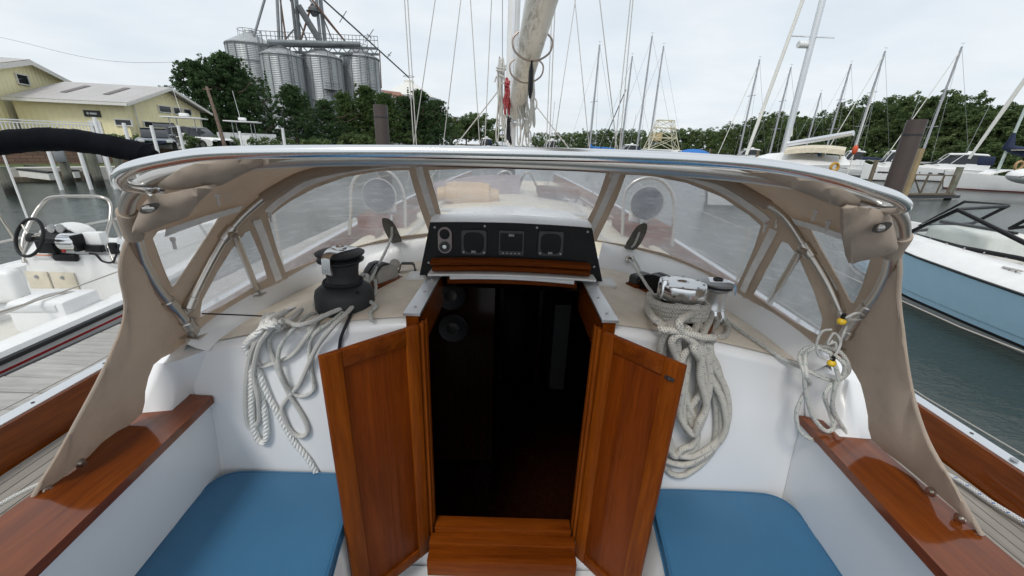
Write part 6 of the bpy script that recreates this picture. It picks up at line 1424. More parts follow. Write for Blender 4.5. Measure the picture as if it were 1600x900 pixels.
# windscreen: side panes, front panes, opened centre pane
bx2 = lambda px, py, x: PX(px, py, x)
near = [bx2(1421, 364, 7.62), bx2(1497, 328, 7.75), bx2(1600, 379, 7.6), bx2(1680, 415, 7.5), bx2(1660, 420, 7.35), bx2(1590, 403, 7.38), bx2(1500, 386, 7.45)]
g = G(); g.tube(near, .035, 8, True); wf = bb.add('windscreen_frame', g, M['black']); g = G(); g.add(near, [tuple(range(len(near)))]); bb.add('pane', g, M['glass'], wf, smooth=False)
fr = [bx2(1423, 362, 7.65), bx2(1497, 327, 7.78), bx2(1575, 322, 9.2), bx2(1518, 350, 9.0)]; g = G(); g.tube(fr, .03, 8, True); bb.add('windscreen_frame', g, M['black']); 
f2 = [bx2(1436, 352, 8.7), bx2(1507, 315, 8.9), bx2(1575, 319.5, 9.3), bx2(1520, 349, 9.1)]; g = G(); g.tube(f2, .028, 8, True); w2 = bb.add('windscreen_frame', g, M['black']); g = G(); g.add(f2, [(0, 1, 2, 3)]); bb.add('pane', g, M['glass'], w2, smooth=False)
g = G(); g.tube([bx2(1577, 357, 9.4), bx2(1620, 335, 9.4)], .03, 8); g.tube([bx2(1577, 357, 9.4), bx2(1640, 350, 9.4)], .03, 8); bb.add('windscreen_frame', g, M['black'])
for px, py in ((1432, 366), (1456, 373), (1482, 381), (1510, 388), (1541, 395), (1576, 403)):
    q = bx2(px, py, 7.40); g = G(); g.ball(q-Vector((.03, 0, 0)), .014, 8, 6); bb.add('screen_screw', g, M['galv'], wf)
# seats seen through the screen
for px, py, w, h in ((1530, 368, 1.0, .5), (1478, 372, .8, .45)):
    q = bx2(px, py, 8.2); g = G(); g.box(q-Vector((0, 0, .15)), (.9, w, h), .1, bev=.08, seg=3); bb.add('seat', g, M['offwhite'])
q = bx2(1525, 355, 8.3); g = G(); g.box(q, (.12, 1.1, .06), .1, bev=.02); bb.add('dash_trim', g, M['black'])
a, b = bx2(1567, 417, 7.08), bx2(1598, 424, 7.05); g = G(); g.tube([a, b], .014, 8); ct = bb.add('cleat', g, M['steel']); 
for k in (.35, .7): p = a.lerp(b, k); g = G(); g.tube([p, p-Vector((-.01, 0, .06))], .012, 6); bb.add('cleat_foot', g, M['steel'], ct)
# ================================================================ marina boats
def far_hull(t, c, hd, L, B, fb, hm, dm, stripe=None, sub=None):
    u = Vector((math.cos(hd), math.sin(hd), 0)); v = Vector((-u.y, u.x, 0))
    stn = [(-.5, .70, .92), (-.3, .92, .9), (0, 1., .92), (.25, .82, 1.0), (.42, .40, 1.1), (.5, .03, 1.18)]
    W = lambda a, s, z: c+u*(a*L)+v*s+Vector((0, 0, z))
    g = G(); P = []
    for a, k, f in stn: P.append([W(a+(.03 if a > .4 else 0), -B/2*k, fb*f), W(a, -B/2*k*.93, .35), W(a*.96, -B/2*k*.7, -.2), W(a*.96, B/2*k*.7, -.2), W(a, B/2*k*.93, .35), W(a+(.03 if a > .4 else 0), B/2*k, fb*f)])
    g.grid(P); g.add([q for q in P[0]], [(0, 1, 2, 3, 4, 5)]); hull = t.add('hull', g, hm)
    g = G(); g.grid([[W(a+(.03 if a > .4 else 0), -B/2*k, fb*f-.01), W(a, 0, fb*f+.05), W(a+(.03 if a > .4 else 0), B/2*k, fb*f-.01)] for a, k, f in stn]); t.add('deck', g, dm)
    g = G(); g.grid([[W(a*.985, s*B/2*k*.905+s*.012, .02), W(a*.99, s*B/2*k*.925+s*.02, .16)] for a, k, f in stn for s in (1,)]); g.grid([[W(a*.985, -B/2*k*.905-.012, .02), W(a*.99, -B/2*k*.925-.02, .16)] for a, k, f in stn]); 
    tag(t.add('boot_stripe', g, stripe or M['dark'], hull), kind='stuff')
    return u, v, W
def far_sailboat(px, py, R, hd, L, label, hm='white', cover=None, spread=2, jib='offwhite', bimini=None, mastm='mastgrey', mr=.15, zfix=None):
    q = PR(px, py, R); c = Vector((q.x, q.y, 0)); t = Thing('moored_sailboat', c, label, 'sailboat', 'sailboats moored across the creek'); B = L*.31; fb = 1.05
    u = Vector((math.cos(hd), math.sin(hd), 0)); c0 = c-u*(L*.08)
    u, v, W = far_hull(t, c0, hd, L, B, fb, M[hm], M['offwhite'])
    g = G(); P = [[W(a, -B*.27*k, fb), W(a, -B*.24*k, fb+h_), W(a, B*.24*k, fb+h_), W(a, B*.27*k, fb)] for a, k, h_ in ((-.2, 1, .45), (-.05, 1., .5), (.15, .85, .42), (.27, .5, .05))]; g.grid(P); g.add(P[0], [(0, 1, 2, 3)]); cb = t.add('cabin', g, M['white'], smooth=False)
    for s in (-1, 1):
        g = G(); g.bar(W(-.16, s*B*.262, fb+.27), W(.1, s*B*.24, fb+.27), .04, .14); t.add('cabin_window', g, M['wdark'], cb, smooth=False)
    mh = q.z; g = G(); g.tube([up(c, fb), up(c, mh)], [mr, mr*.8], 8); mast = t.add('mast', g, M[mastm])
    for k in range(spread):
        z = mh*(.42+.27*k) if spread == 2 else mh*.55; g = G(); g.tube([up(c, z)-v*(1.05-.2*k), up(c, z+.03), up(c, z)+v*(1.05-.2*k)], .04, 5); t.add('spreader', g, M[mastm], mast)
    for nm, A_, B_, r in (('forestay', up(c, mh*.97), W(.5, 0, fb*1.15), .02), ('backstay', up(c, mh), W(-.5, 0, fb), .018), ('shroud', up(c, mh*.95), W(.04, B*.45, fb), .018), ('shroud', up(c, mh*.95), W(.04, -B*.45, fb), .018)):
        g = G(); g.tube([A_, B_], r if nm != 'forestay' or not jib else .055, 5); t.add(nm, g, M['galv'] if nm != 'forestay' or not jib else M[jib])
    g = G(); bz = fb+1.25; g.tube([up(c, bz), W(-.40, 0, bz+.1)], .07, 8); bo = t.add('boom', g, M[mastm])
    if cover: g = G(); g.tube([up(c, bz+1.0)-u*.05, up(c, bz+.45)-u*.15, up(c, bz+.25)-u*.8, W(-.22, 0, bz+.26), W(-.42, 0, bz+.2)], [.06, .24, .24, .2, .1], 10); t.add('sail_cover', g, M[cover], bo)
    g = G(); g.tube([up(c, mh), up(c, mh+.45)], .015, 4); t.add('wind_vane', g, M['galv'], mast); g = G(); g.bar(up(c, mh+.4)-u*.25, up(c, mh+.4)+u*.25, .03, .03); t.add('vane_arrow', g, M['galv'], mast, smooth=False)
    if bimini:
        g = G(); P = [[W(-.44, s*B*.36, fb+1.75-.1*s*s), W(-.32, s*B*.38, fb+1.95-.12*s*s), W(-.2, s*B*.36, fb+1.8-.1*s*s)] for s in (-1, -.5, 0, .5, 1)]; g.slab(P, .04); bi_ = t.add('bimini', g, M[bimini])
        for a in (-.42, -.22):
            for s in (-1, 1): g = G(); g.tube([W(a, s*B*.36, fb+1.7), W(a+.02, s*B*.4, fb)], .03, 5); t.add('bimini_leg', g, M['galv'], bi_)
    for s in (-1, 1): g = G(); g.tube(cr_spline([W(.3, s*B*.36, fb+.6), W(.44, s*B*.16, fb+.72), W(.52, 0, fb+.78)], 3), .025, 5); t.add('pulpit', g, M['steel'])
    return t
M['mastgrey'] = plain('grey_anodised_mast', (.40, .41, .43), .4, .2, var=.1)
M['navy'] = plain('navy_canvas', (.012, .022, .06), .8, var=.2); M['brightblue'] = plain('bright_blue_tarp', (.02, .16, .5), .6); M['creamcanvas'] = plain('cream_canvas', (.6, .54, .42), .8)
far_sailboat(937, 70, 66, rad(200), 9.5, 'sailboat with bright blue sail cover just right of the mast', cover='brightblue', spread=1, jib=None)
far_sailboat(988, 88, 74, rad(160), 10, 'sailboat with bare boom, second mast right of the boom', spread=2, jib=None)
far_sailboat(1019, 56, 72, rad(170), 11.5, 'sailboat with tallest of the three close masts and blue cockpit cover', cover='navy', jib=None)
far_sailboat(1037, 72, 76, rad(165), 10.5, 'sailboat behind the lattice tower, rightmost of the three close masts', jib=None)
far_sailboat(1187, 93, 78, rad(195), 10.5, 'sailboat left of the thick furled forestay, with low cabin')
far_sailboat(1236, 105, 84, rad(185), 10.5, 'sailboat with slim mast just left of the nearest big mast', cover='navy', jib=None)
far_sailboat(1283, 145, 100, rad(190), 9.5, 'distant sailboat with short mast right of the nearest big mast', jib=None)
far_sailboat(1330, 100, 88, rad(185), 11, 'sailboat with grey mast between the big mast and the orange float', jib=None)
far_sailboat(1383, 80, 80, rad(180), 11, 'sailboat with blue collar on its mast above the orange float', cover='navy')
far_sailboat(1503, 73, 82, rad(170), 11.5, 'sailboat with white mast beside the wide brown pile')
# near big sloop (mast leaves the picture at the top)
q = PR(1222, 245, 27); c = Vector((q.x, q.y, 0)); t = Thing('moored_sailboat', c, 'nearest moored sailboat with thick grey mast, cream bimini and long bare boom', 'sailboat'); hd = rad(215)
u, v, W = far_hull(t, c-Vector((math.cos(hd), math.sin(hd), 0))*-1.0, hd+math.pi*.0, 11.5, 3.5, 1.1, M['white'], M['offwhite'])
g = G(); g.tube([up(c, 1.1), up(c, 16)], [.16, .14], 12); ms = t.add('mast', g, M['alu'])
a, b = PR(1227, 226, 27), PR(1334, 208, 26); g = G(); g.tube([a, b], .13, 10); t.add('boom', g, M['alu'])
a, b = PR(1258, -10, 24.5), PR(1166, 242, 23.5); d = (a-b); g = G(); g.tube([b, b+d*.3, a, a+d*.6], [.07, .085, .08, .06], 8); t.add('furled_jib', g, M['offwhite'])
q2 = PR(1258, 70, 27); g = G(); g.tube([q2-Vector((.35, 0, 0)), q2+Vector((.35, 0, 0))], [.16, .16], 10); t.add('radar_dome', g, M['white'], ms)
for yy, w in ((57, 52), ): a, b = PR(1252-15, yy-1, 27), PR(1252+52, yy+2, 27); g = G(); g.tube([a, b], .035, 6); t.add('spreader', g, M['alu'], ms)
g = G(); a = PR(1241, 180, 27); b = PR(1238, 213, 27); c3 = PR(1229, 214, 27); g.add([a, b, c3, a+Vector((0, .05, 0)), b+Vector((0, .05, 0)), c3+Vector((0, .05, 0))], [(0, 1, 2), (5, 4, 3), (0, 3, 4, 1), (1, 4, 5, 2), (2, 5, 3, 0)]); t.add('sail_corner', g, M['offwhite'], smooth=False)
P = []
for f in range(9):
    t_ = f/8; c_ = PR(1231+(1322-1231)*t_, 228.5+3.5*(2*t_-1)**2, 25); row = []
    for e, dz in ((-1.15, -.30), (-1.1, -.10), (-.7, .02), (0, .06), (.7, .02), (1.1, -.1)): row.append(c_+Vector((e*.62, e*.78, dz)))
    P.append(row)
g = G(); g.slab(P, .04); bi_ = t.add('bimini', g, M['creamcanvas'])
for px, py in ((1236, 250), (1270, 250), (1288, 248), (1315, 250)): a = PR(px, 231, 25.2); g = G(); g.tube([a, PR(px-3, py, 25)], .045, 6); t.add('bimini_leg', g, M['creamcanvas'], bi_)
g = G(); g.box(PR(1283, 243, 25.4), (.7, .06, .55), .6); t.add('blue_panel', g, plain('teal_blue_canvas', (.03, .12, .2), .7), bi_, smooth=False)
g = G(); P = [[PR(1180, 246, 26), PR(1200, 240, 27), PR(1235, 243, 28)], [PR(1185, 252, 24), PR(1230, 238, 25), PR(1320, 244, 26)], [PR(1200, 262, 23), PR(1260, 258, 23.5), PR(1330, 258, 24)]]; g.slab(P, .1); t.add('coachroof', g, M['white'])
# boats at the right edge
q = PR(1573, 235, 60); c = Vector((q.x, q.y, 0)); t = Thing('moored_sailboat', c, 'white hulled sailboat at the right edge with navy sail cover and life ring', 'sailboat'); hd = rad(172)
c0 = c+Vector((2.2, 0, 0)); u, v, W = far_hull(t, c0, hd, 12, 3.6, 1.45, M['white'], M['offwhite'], plain('maroon_boot_stripe', (.10, .02, .02), .5))
g = G(); g.tube([up(c, 1.2), up(c, 15)], [.12, .1], 10); ms = t.add('mast', g, plain('pale_green_mast_paint', (.5, .58, .55), .4))
a, b = PR(1514, 248, 56), PR(1640, 70, 56); g = G(); g.tube([a, a.lerp(b, .5), b], [.10, .16, .13], 8); t.add('furled_jib', g, M['offwhite'])
a, b = PR(1575, 230, 60), PR(1625, 247, 60); g = G(); g.tube([a+Vector((0, 0, 1.3)), a, a.lerp(b, .3), b], [.1, .42, .4, .3], 10); t.add('sail_cover', g, M['navy'])
g = G(); P = [[W(.25, -.5, 1.45), W(.25, .5, 1.45)], [W(.15, -.9, 1.9), W(.15, .9, 1.9)], [W(-.3, -1.1, 1.95), W(-.3, 1.1, 1.95)]]; g.slab(P, .1); t.add('cabin', g, M['white'])
q2 = PR(1592, 259, 57); ring = [q2+Vector((.32*math.cos(a), 0, .36*math.sin(a))) for a in [2*math.pi*i/20 for i in range(20)]]; t.add('life_ring', G().tube(ring, .1, 8, True), plain('tan_life_ring', (.42, .27, .13), .7))
g = G(); P = [[PR(px, 234+.002*(px-1590)**2, 59), PR(px, 234, 61)] for px in (1580, 1590, 1600, 1612)]; g.slab(P, .05); t.add('bimini', g, M['creamcanvas'])
q = PR(1596, 275, 50); g = G(); t2 = Thing('moored_boat', up(q, 0), 'white rounded boat stern cut off by the right picture edge', 'boat'); g.ball(q+Vector((1.1, 0, 0)), 1.0, 20, 12, (1.9, 1.2, .62)); t2.add('hull', g, M['white']); g = G(); g.bar(PR(1592, 277, 48.6), PR(1604, 275, 48.6), .05, .07); t2.add('lettering', g, M['dark'], smooth=False)
# express cruiser
def cruiser(px0, px1, pyw, R, label, dark=False):
    a, b = PR(px0, pyw, R), PR(px1, pyw, R+2); c = (a+b)/2; c.z = 0; L = (b-a).length; hd = math.atan2((a-b).y, (a-b).x)
    t = Thing('motor_cruiser', c, label, 'motorboat'); u, v, W = far_hull(t, c, hd, L, L*.3, 1.7, M['white'], M['white'])
    B = L*.3
    g = G(); P = [[W(f, -B*.36*k, 1.6), W(f, -B*.34*k, z), W(f, B*.34*k, z), W(f, B*.36*k, 1.6)] for f, k, z in ((-.42, 1, 2.3), (-.2, 1, 2.35), (.1, .9, 2.25), (.36, .5, 1.75))]; g.grid(P); t.add('foredeck', g, M['white'])
    g = G(); P = [[W(f, -B*.34*k, 2.25), W(f-.03, -B*.30*k, z), W(f-.03, B*.30*k, z), W(f, B*.34*k, 2.25)] for f, k, z in ((-.3, 1, 3.35), (-.1, 1, 3.4), (.06, .9, 3.05), (.2, .7, 2.3))]; g.grid(P); ws = t.add('windscreen', g, M['wdark'])
    g = G(); P = [[W(f, -B*.33, z), W(f, 0, z+.14), W(f, B*.33, z)] for f, z in ((-.38, 3.42), (-.2, 3.5), (.02, 3.42))]; g.slab(P, .1); t.add('hard_top', g, M['white'], ws)
    for f in (-.12, .02): 
        for s in (-1, 1): g = G(); g.tube([W(f+.1, s*B*.325, 2.3), W(f, s*B*.312, 3.38)], .04, 5); t.add('screen_pillar', g, M['white'], ws)
    for k in range(3): g = G(); g.box(W(.05+.1*k, B*.47*(1-.12*k), 1.05), (.55, .1, .16), hd); t.add('porthole', g, M['wdark'], smooth=False)
    for k in range(3): g = G(); g.box(W(.05+.1*k, -B*.47*(1-.12*k), 1.05), (.55, .1, .16), hd); t.add('porthole', g, M['wdark'], smooth=False)
    P = [W(.1, -B*.44, 2.0), W(.3, -B*.3, 2.25), W(.46, 0, 2.4), W(.3, B*.3, 2.25), W(.1, B*.44, 2.0)]; t.add('bow_rail', G().tube(cr_spline(P, 5), .03, 5), M['steel'])
    g = G(); g.tube([W(-.2, 0, 3.6), W(-.2, 0, 3.85)], [.3, .25], 12); t.add('radar', g, M['white']); g = G(); g.tube([W(-.15, 0, 3.6), W(-.2, 0, 9.5)], .03, 4); t.add('aerial', g, M['galv'])
    if dark: g = G(); g.box(W(-.36, 0, 2.7), (L*.18, B*.7, 1.2), hd, bev=.2); t.add('cockpit_cover', g, M['navy'])
    return t
cruiser(1398, 1545, 283, 76, 'white express cruiser with dark wrap-around windscreen, right of the brown pile', True)
cruiser(1345, 1415, 275, 66, 'white motorboat with navy cover left of the brown pile', True)
cruiser(1290, 1350, 262, 78, 'low white motorboat behind the orange float')
cruiser(1130, 1190, 250, 95, 'white motorboat behind the furled forestay')
cruiser(836, 872, 240, 70, 'small cabin cruiser seen right of the hanging boom ropes')
cruiser(740, 768, 240, 75, 'dark-windowed motorboat seen left of the mast', True)
cruiser(950, 1000, 246, 90, 'white motorboat below the three close masts')
# sport-fishing tower
q = PR(1032, 238, 58); c = up(q, 0); t = Thing('tower_boat', c, 'sport-fishing boat with a cream lattice tuna tower', 'motorboat'); u, v, W = far_hull(t, c, rad(170), 10, 3.2, 1.3, M['white'], M['white']); g = G(); g.box(W(0, 0, 2.0), (4, 2.4, 1.4), rad(170), bev=.2); t.add('cabin', g, M['white'])
M['cream'] = plain('cream_pipe_paint', (.66, .62, .46), .4)
lv = [(2.6, 2.0, 1.2), (4.1, 1.5, .95), (5.3, 1.15, .75), (6.2, .95, .6)]
for k in range(3):
    (z0, a0, b0), (z1, a1, b1) = lv[k], lv[k+1]; C0 = [c+Vector((sx_*a0, sy_*b0, z0)) for sx_, sy_ in ((-1, -1), (1, -1), (1, 1), (-1, 1))]; C1 = [c+Vector((sx_*a1, sy_*b1, z1)) for sx_, sy_ in ((-1, -1), (1, -1), (1, 1), (-1, 1))]
    for i in range(4):
        j = (i+1) % 4; g = G(); g.tube([C0[i], C1[i]], .05, 5); t.add('tower_leg', g, M['cream']); g = G(); g.tube([C1[i], C1[j]], .05, 5); t.add('tower_rung', g, M['cream']); g = G(); g.tube([C0[i], C1[j]], .035, 5); t.add('tower_brace', g, M['cream']); g = G(); g.tube([C0[j], C1[i]], .035, 5); t.add('tower_brace', g, M['cream'])
g = G(); g.box(c+Vector((0, 0, 2.6)), (4.4, 2.8, .12)); t.add('tower_roof', g, M['white'], smooth=False); g = G(); g.box(c+Vector((-.8, 0, 4.2)), (1.1, .9, .9)); t.add('tower_bucket', g, plain('tan_canvas_panel', (.5, .38, .2), .8), smooth=False)
q = PR(1085, 236, 70); t = Thing('covered_boat', up(q, .4), 'small boat under a bright blue tarpaulin', 'boat'); g = G(); g.ball(q-Vector((0, 0, .6)), 1., 16, 10, (2.6, 1.2, .9)); t.add('tarpaulin', g, M['brightblue']); g = G(); g.ball(q-Vector((0, 0, 1.5)), 1., 16, 10, (3, 1.3, .9)); t.add('hull', g, M['white'])
# ---------------------------------------------------------------- pilings near the sailboat
def bigpile(px, py, R, r, label, z0=-1):
    q = PR(px, py, R); t = Thing('mooring_pile', up(q, z0), label, 'pile', 'brown sleeved piles'); g = G(); g.lathe([(r, z0), (r, q.z-.04), (r*.97, q.z), (.0001, q.z+.005)], 24, Matrix.Translation((q.x, q.y, 0))); t.add('sleeve', g, M['brownpile']); g = G(); g.lathe([(r*1.015, q.z-.34), (r*1.015, q.z-.30)], 24, Matrix.Translation((q.x, q.y, 0))); t.add('band', g, M['dark'])
bigpile(1434, 187, 13, .18, 'wide dark brown pile standing off the starboard bow'); bigpile(594, 164, 12.5, .19, 'short dark brown pile in front of the cedars')
a, b = PZ(1395, 303, .35), PZ(1492, 303, .35); t = Thing('finger_pier', (a+b)/2, 'small weathered finger pier with timber frames off the starboard bow', 'pier')
for k in range(20): p = a.lerp(b, k/20); g = G(); g.bar(p+Vector((-.4, -.5, 0)), p+Vector((.4, .5, 0)), .22, .05); t.add('plank', g, M['oldwood'], smooth=False)
for o in (-.35, .35): g = G(); g.bar(a+Vector((0, o, -.15)), b+Vector((0, o, -.15)), .1, .2); t.add('stringer', g, M['dark'], smooth=False)
for k in (.22, .42, .68, .85): p = a.lerp(b, k); g = G(); g.bar(p, p+Vector((.1, 0, 1.3)), .08, .08); t.add('frame_post', g, M['oldwood'], smooth=False)
g = G(); g.bar(a.lerp(b, .2)+Vector((0, 0, 1.25)), a.lerp(b, .9)+Vector((0, 0, 1.25)), .08, .08); t.add('frame_rail', g, M['oldwood'], smooth=False); g = G(); g.bar(a.lerp(b, .22)+Vector((0, 0, 1.2)), a.lerp(b, .42), .06, .06); t.add('brace', g, M['oldwood'], smooth=False)
pile(1501, 261, 42, .2, -1, M['pile'], 'grey timber pile at the end of the finger pier')
g = G(); q = PR(1438, 232, 14.5); g.bar(up(q, -.3), q, .16, .1); single('timber_plank', g, plain('pale_new_timber', (.33, .25, .14), .7), 'pale upright plank fixed behind the wide brown pile', 'plank', smooth=False)
q = PR(1336, 234, 22); t = Thing('marker_float', up(q, 0), 'orange float on a thin white pole among the moored boats', 'float'); g = G(); g.tube([up(q, -.3), up(q, q.z+2.2)], .022, 6); t.add('pole', g, M['offwhite']); g = G(); g.ball(q, .10, 12, 8, (1, 1, 1.9)); t.add('float', g, plain('orange_float', (.62, .09, .03), .5))
q = PR(1304, 261, 23); g = G(); ring = [q+Vector((.16*math.cos(a), 0, .16*math.sin(a))) for a in [2*math.pi*i/20 for i in range(20)]]; g.tube(ring, .06, 8, True); single('life_ring', g, plain('ochre_life_ring', (.5, .27, .04), .6), 'yellow life ring at the cream bimini', 'life ring')
# piles and dock across the creek
for k, (px, py, R) in enumerate(((1185, 235, 60), (1270, 240, 55), (1370, 250, 52), (1110, 232, 75))): pile(px, py, R, .17, -1, M['oldwood'], 'timber dock pile among the moored boats, %s from the left' % ('second', 'third', 'rightmost', 'first')[k], group='marina dock piles')
a, b = PR(1100, 250, 100), PR(1620, 290, 100); a.z = b.z = .5; t = Thing('marina_dock', (a+b)/2, 'long low dock behind the moored boats', 'dock'); g = G(); g.bar(a, b, 2, .25); t.add('deck', g, M['concrete'], smooth=False); g = G(); g.bar(a-Vector((0, .6, .25)), b-Vector((0, .6, .25)), .3, .25); t.add('fascia', g, M['dark'], smooth=False)
# ---------------------------------------------------------------- cars and boats ashore, left
def car(px, py, R, hd, L, h, mat, label, name='parked_car', cat='car'):
    q = PR(px, py, R); c = up(q, 1.36); u = Vector((math.cos(hd), math.sin(hd), 0)); v = Vector((-u.y, u.x, 0)); t = Thing(name, c, label, cat, 'vehicles on the quay'); w = .9
    W = lambda a, s, z: c+u*a+v*s+Vector((0, 0, z))
    st_ = [(-.5, .55, .95), (-.46, .35, 1.05), (-.1, .3, 1.05), (.25, .3, 1.0), (.46, .35, .92), (.5, .5, .8)]
    g = G(); P = [[W(a*L, -w*.98, z0*h*.55), W(a*L, -w, z1*h*.52), W(a*L, -w*.85, z1*h*.58), W(a*L, w*.85, z1*h*.58), W(a*L, w, z1*h*.52), W(a*L, w*.98, z0*h*.55)] for a, z0, z1 in st_]; g.grid(P); t.add('body', g, mat)
    g = G(); P = [[W(a*L, -w*.84, h*.57), W(a*L, -w*.68, z*h), W(a*L, w*.68, z*h), W(a*L, w*.84, h*.57)] for a, z in ((-.47, .6), (-.40, .94), (-.1, 1.), (.06, .96), (.22, .6))]; g.grid(P); cb = t.add('cabin', g, M['wdark']); g = G(); P = [[W(a*L, -w*.66, z*h+.015), W(a*L, w*.66, z*h+.015)] for a, z in ((-.40, .94), (-.1, 1.), (.05, .965))]; g.slab(P, -.03); t.add('roof', g, mat, cb)
    for a in (-.31, .31):
        for s in (-1, 1):
            g = G(); g.lathe([(.2, -.11), (.34, -.1), (.34, .1), (.2, .11)], 18, Matrix.Translation(W(a*L, s*w*.92, .34)) @ Matrix.Rotation(hd, 4, 'Z') @ Matrix.Rotation(rad(90), 4, 'X')); wh = t.add('wheel', g, M['blackrub']); g = G(); g.lathe([(.0001, -.115), (.2, -.11), (.2, .11), (.0001, .115)], 14, Matrix.Translation(W(a*L, s*w*.92, .34)) @ Matrix.Rotation(hd, 4, 'Z') @ Matrix.Rotation(rad(90), 4, 'X')); t.add('rim', g, M['alu'], wh)
    for s in (-1, 1): g = G(); g.box(W(.49*L, s*w*.7, h*.45), (.1, .3, .14), hd, bev=.03); t.add('headlight', g, M['mark'])
M['carblack'] = plain('dark_car_paint', (.018, .02, .023), .15, coat=1); 
car(262, 220, 40, rad(-50), 4.8, 1.75, M['carblack'], 'dark sport utility car parked by the yellow building'); car(312, 223, 38, rad(-15), 4.6, 1.5, M['white'], 'white car half hidden behind the console boat ashore'); car(246, 228, 34, rad(-50), 3.9, 1.3, plain('dark_blue_car_paint', (.02, .035, .06), .15, coat=1), 'dark blue car nearest the quay edge')
def shore_boat(px, py, R, L, label, ttop, cover=None):
    q = PR(px, py, R); c = up(q, .7); t = Thing('boat_ashore', c, label, 'boat'); hd = rad(20); u, v, W = far_hull(t, c, hd, L, L*.34, .9, M['white'], M['white']); 
    if ttop:
        g = G(); g.box(W(-.05, 0, 1.3), (.9, .8, .9), hd, bev=.06); t.add('console', g, M['white']); g = G(); g.box(W(-.05, 0, 2.75), (2.3, 1.7, .08), hd, bev=.03); tt = t.add('hard_top', g, M['white'])
        for a in (-.18, .08):
            for s in (-1, 1): g = G(); g.tube([W(a, s*.6, 1.0), W(a, s*.6, 2.72)], .03, 5); t.add('top_leg', g, M['galv'], tt)
        g = G(); g.box(W(-.05, 0, 2.95), (.5, .5, .22), hd, bev=.06); t.add('radar', g, M['white'], tt); g = G(); g.tube([W(-.1, .5, 2.8), W(-.14, .5, 5.0)], .018, 4); t.add('aerial', g, M['white'], tt)
    if cover: g = G(); P = [[W(a, -L*.15*k, .95), W(a, 0, 1.25), W(a, L*.15*k, .95)] for a, k in ((-.5, .8), (0, 1), (.35, .7), (.5, .1))]; g.slab(P, -.03); t.add('cover', g, M[cover])
shore_boat(305, 224, 38, 5.6, 'white console boat with T-top parked ashore before the cedars', True)
shore_boat(205, 212, 37, 4.6, 'white skiff with navy cover on a rack beside the shop', False, 'navy')
shore_boat(392, 230, 40, 4.8, 'white open boat by the board fence', True)
# ================================================================ rig and deck gear of the sailboat
MY = 6.0
mb = PY(799, 250, MY); mt = PY(800, 0, MY)
mst = Thing('mast', Vector((mb.x, MY, 1.85)), 'white painted mast of the foreground sailboat, standing beyond the dodger', 'mast')
mx_ = PY(799, 150, MY).x; Tm = Matrix.Translation((mx_, MY, 0)) @ Matrix.Diagonal((.8, 1.15, 1, 1))
mst.add('spar', G().lathe([(.10, 1.8), (.10, 17)], 24, Tm), M['white']); g = G(); g.box((mx_, MY-.118, 9), (.03, .02, 13)); mst.add('sail_track', g, M['alu'], smooth=False)
g = G(); g.lathe([(.17, 1.86), (.13, 1.95), (.105, 2.2), (.105, 2.22)], 20, Tm); mst.add('mast_boot', g, M['black'])
for z, a in ((2.45, 0.9), (2.75, 2.4), (2.6, -.9)):
    g = G(); g.lathe([(.05, 0), (.052, .02), (.04, .04), (.038, .09), (.05, .11), (.0001, .115)], 16, Matrix.Translation((mx_, MY, z)) @ Matrix.Rotation(a-math.pi/2, 4, 'Z') @ Matrix.Rotation(rad(90), 4, 'X') @ Matrix.Translation((0, 0, .08))); mst.add('mast_winch', g, M['chrome'])
def grimy():
    n = N('stained_white_spar'); v = n.coord((10, 1.0, 10)); w = n.coord((30, 4, 30))
    f = n.math('MULTIPLY', n.ramp(n.noise(v, 1.1, 6, .7), [(.45, 0.), (.7, 1.)]), n.ramp(n.noise(w, 2, 5, .7), [(.4, 0.), (.62, 1.)]))
    n.set(color=n.mix(f, n.ramp(n.noise(v, .8, 4), [(.3, (.66, .65, .60)), (.7, (.80, .79, .76))]), (.13, .11, .07)), rough=.45); return n.m
b0, b1 = PY(806, 172, 5.82), PY(846, -2, 2.86); bd_ = b1-b0
bom = Thing('boom', b0, 'white boom with mildew-stained underside rising overhead from the mast', 'boom')
pts_ = [b0, b0+bd_*.5, b1, b0+bd_*1.9]; bom.add('spar', G().tube(pts_, .10, 20, flat=1.25), grimy()); g = G(); g.tube([b0-bd_.normalized()*.02, b0+bd_.normalized()*.05], .09, 16); bom.add('end_fitting', g, M['galv'])
g = G(); g.tube([b0-bd_.normalized()*.0, Vector((mx_, MY-.1, b0.z-.02))], .03, 8); bom.add('gooseneck', g, M['steel'])
M['bronze'] = metal('tarnished_bronze', (.30, .25, .22), .35)
bu = bd_.normalized(); bs = bu.cross(Vector((0, 0, 1))).normalized(); bv = bs.cross(bu)
if bv.z < 0: bv = -bv
def boom_at(py):
    return min((b0+bd_*(k/200) for k in range(201)), key=lambda q: abs(proj(q)[1]-py))
def bail(py):
    c = boom_at(py); P = [c+bs*.108+bv*.03, c+bs*.150-bv*.02, c+bs*.135-bv*.10, c+bs*.06-bv*.155, c-bv*.165, c-bs*.06-bv*.155, c-bs*.135-bv*.10, c-bs*.150-bv*.02, c-bs*.108+bv*.03]
    bom.add('boom_bail', G().tube(cr_spline(P, 5), .0075, 8), M['bronze']); return c-bv*.165
e1_ = bail(58); e2_ = bail(98)
g = G(); g.tube([e1_, e1_-Vector((0, 0, .03)), e1_-Vector((0, 0, .07)), e1_-Vector((0, 0, .20)), e1_-Vector((0, 0, .26))], [.012, .02, .034, .034, .014], 10, flat=.6); single('tackle_block', g, M['black'], 'black tackle block hanging from the boom bail', 'block')
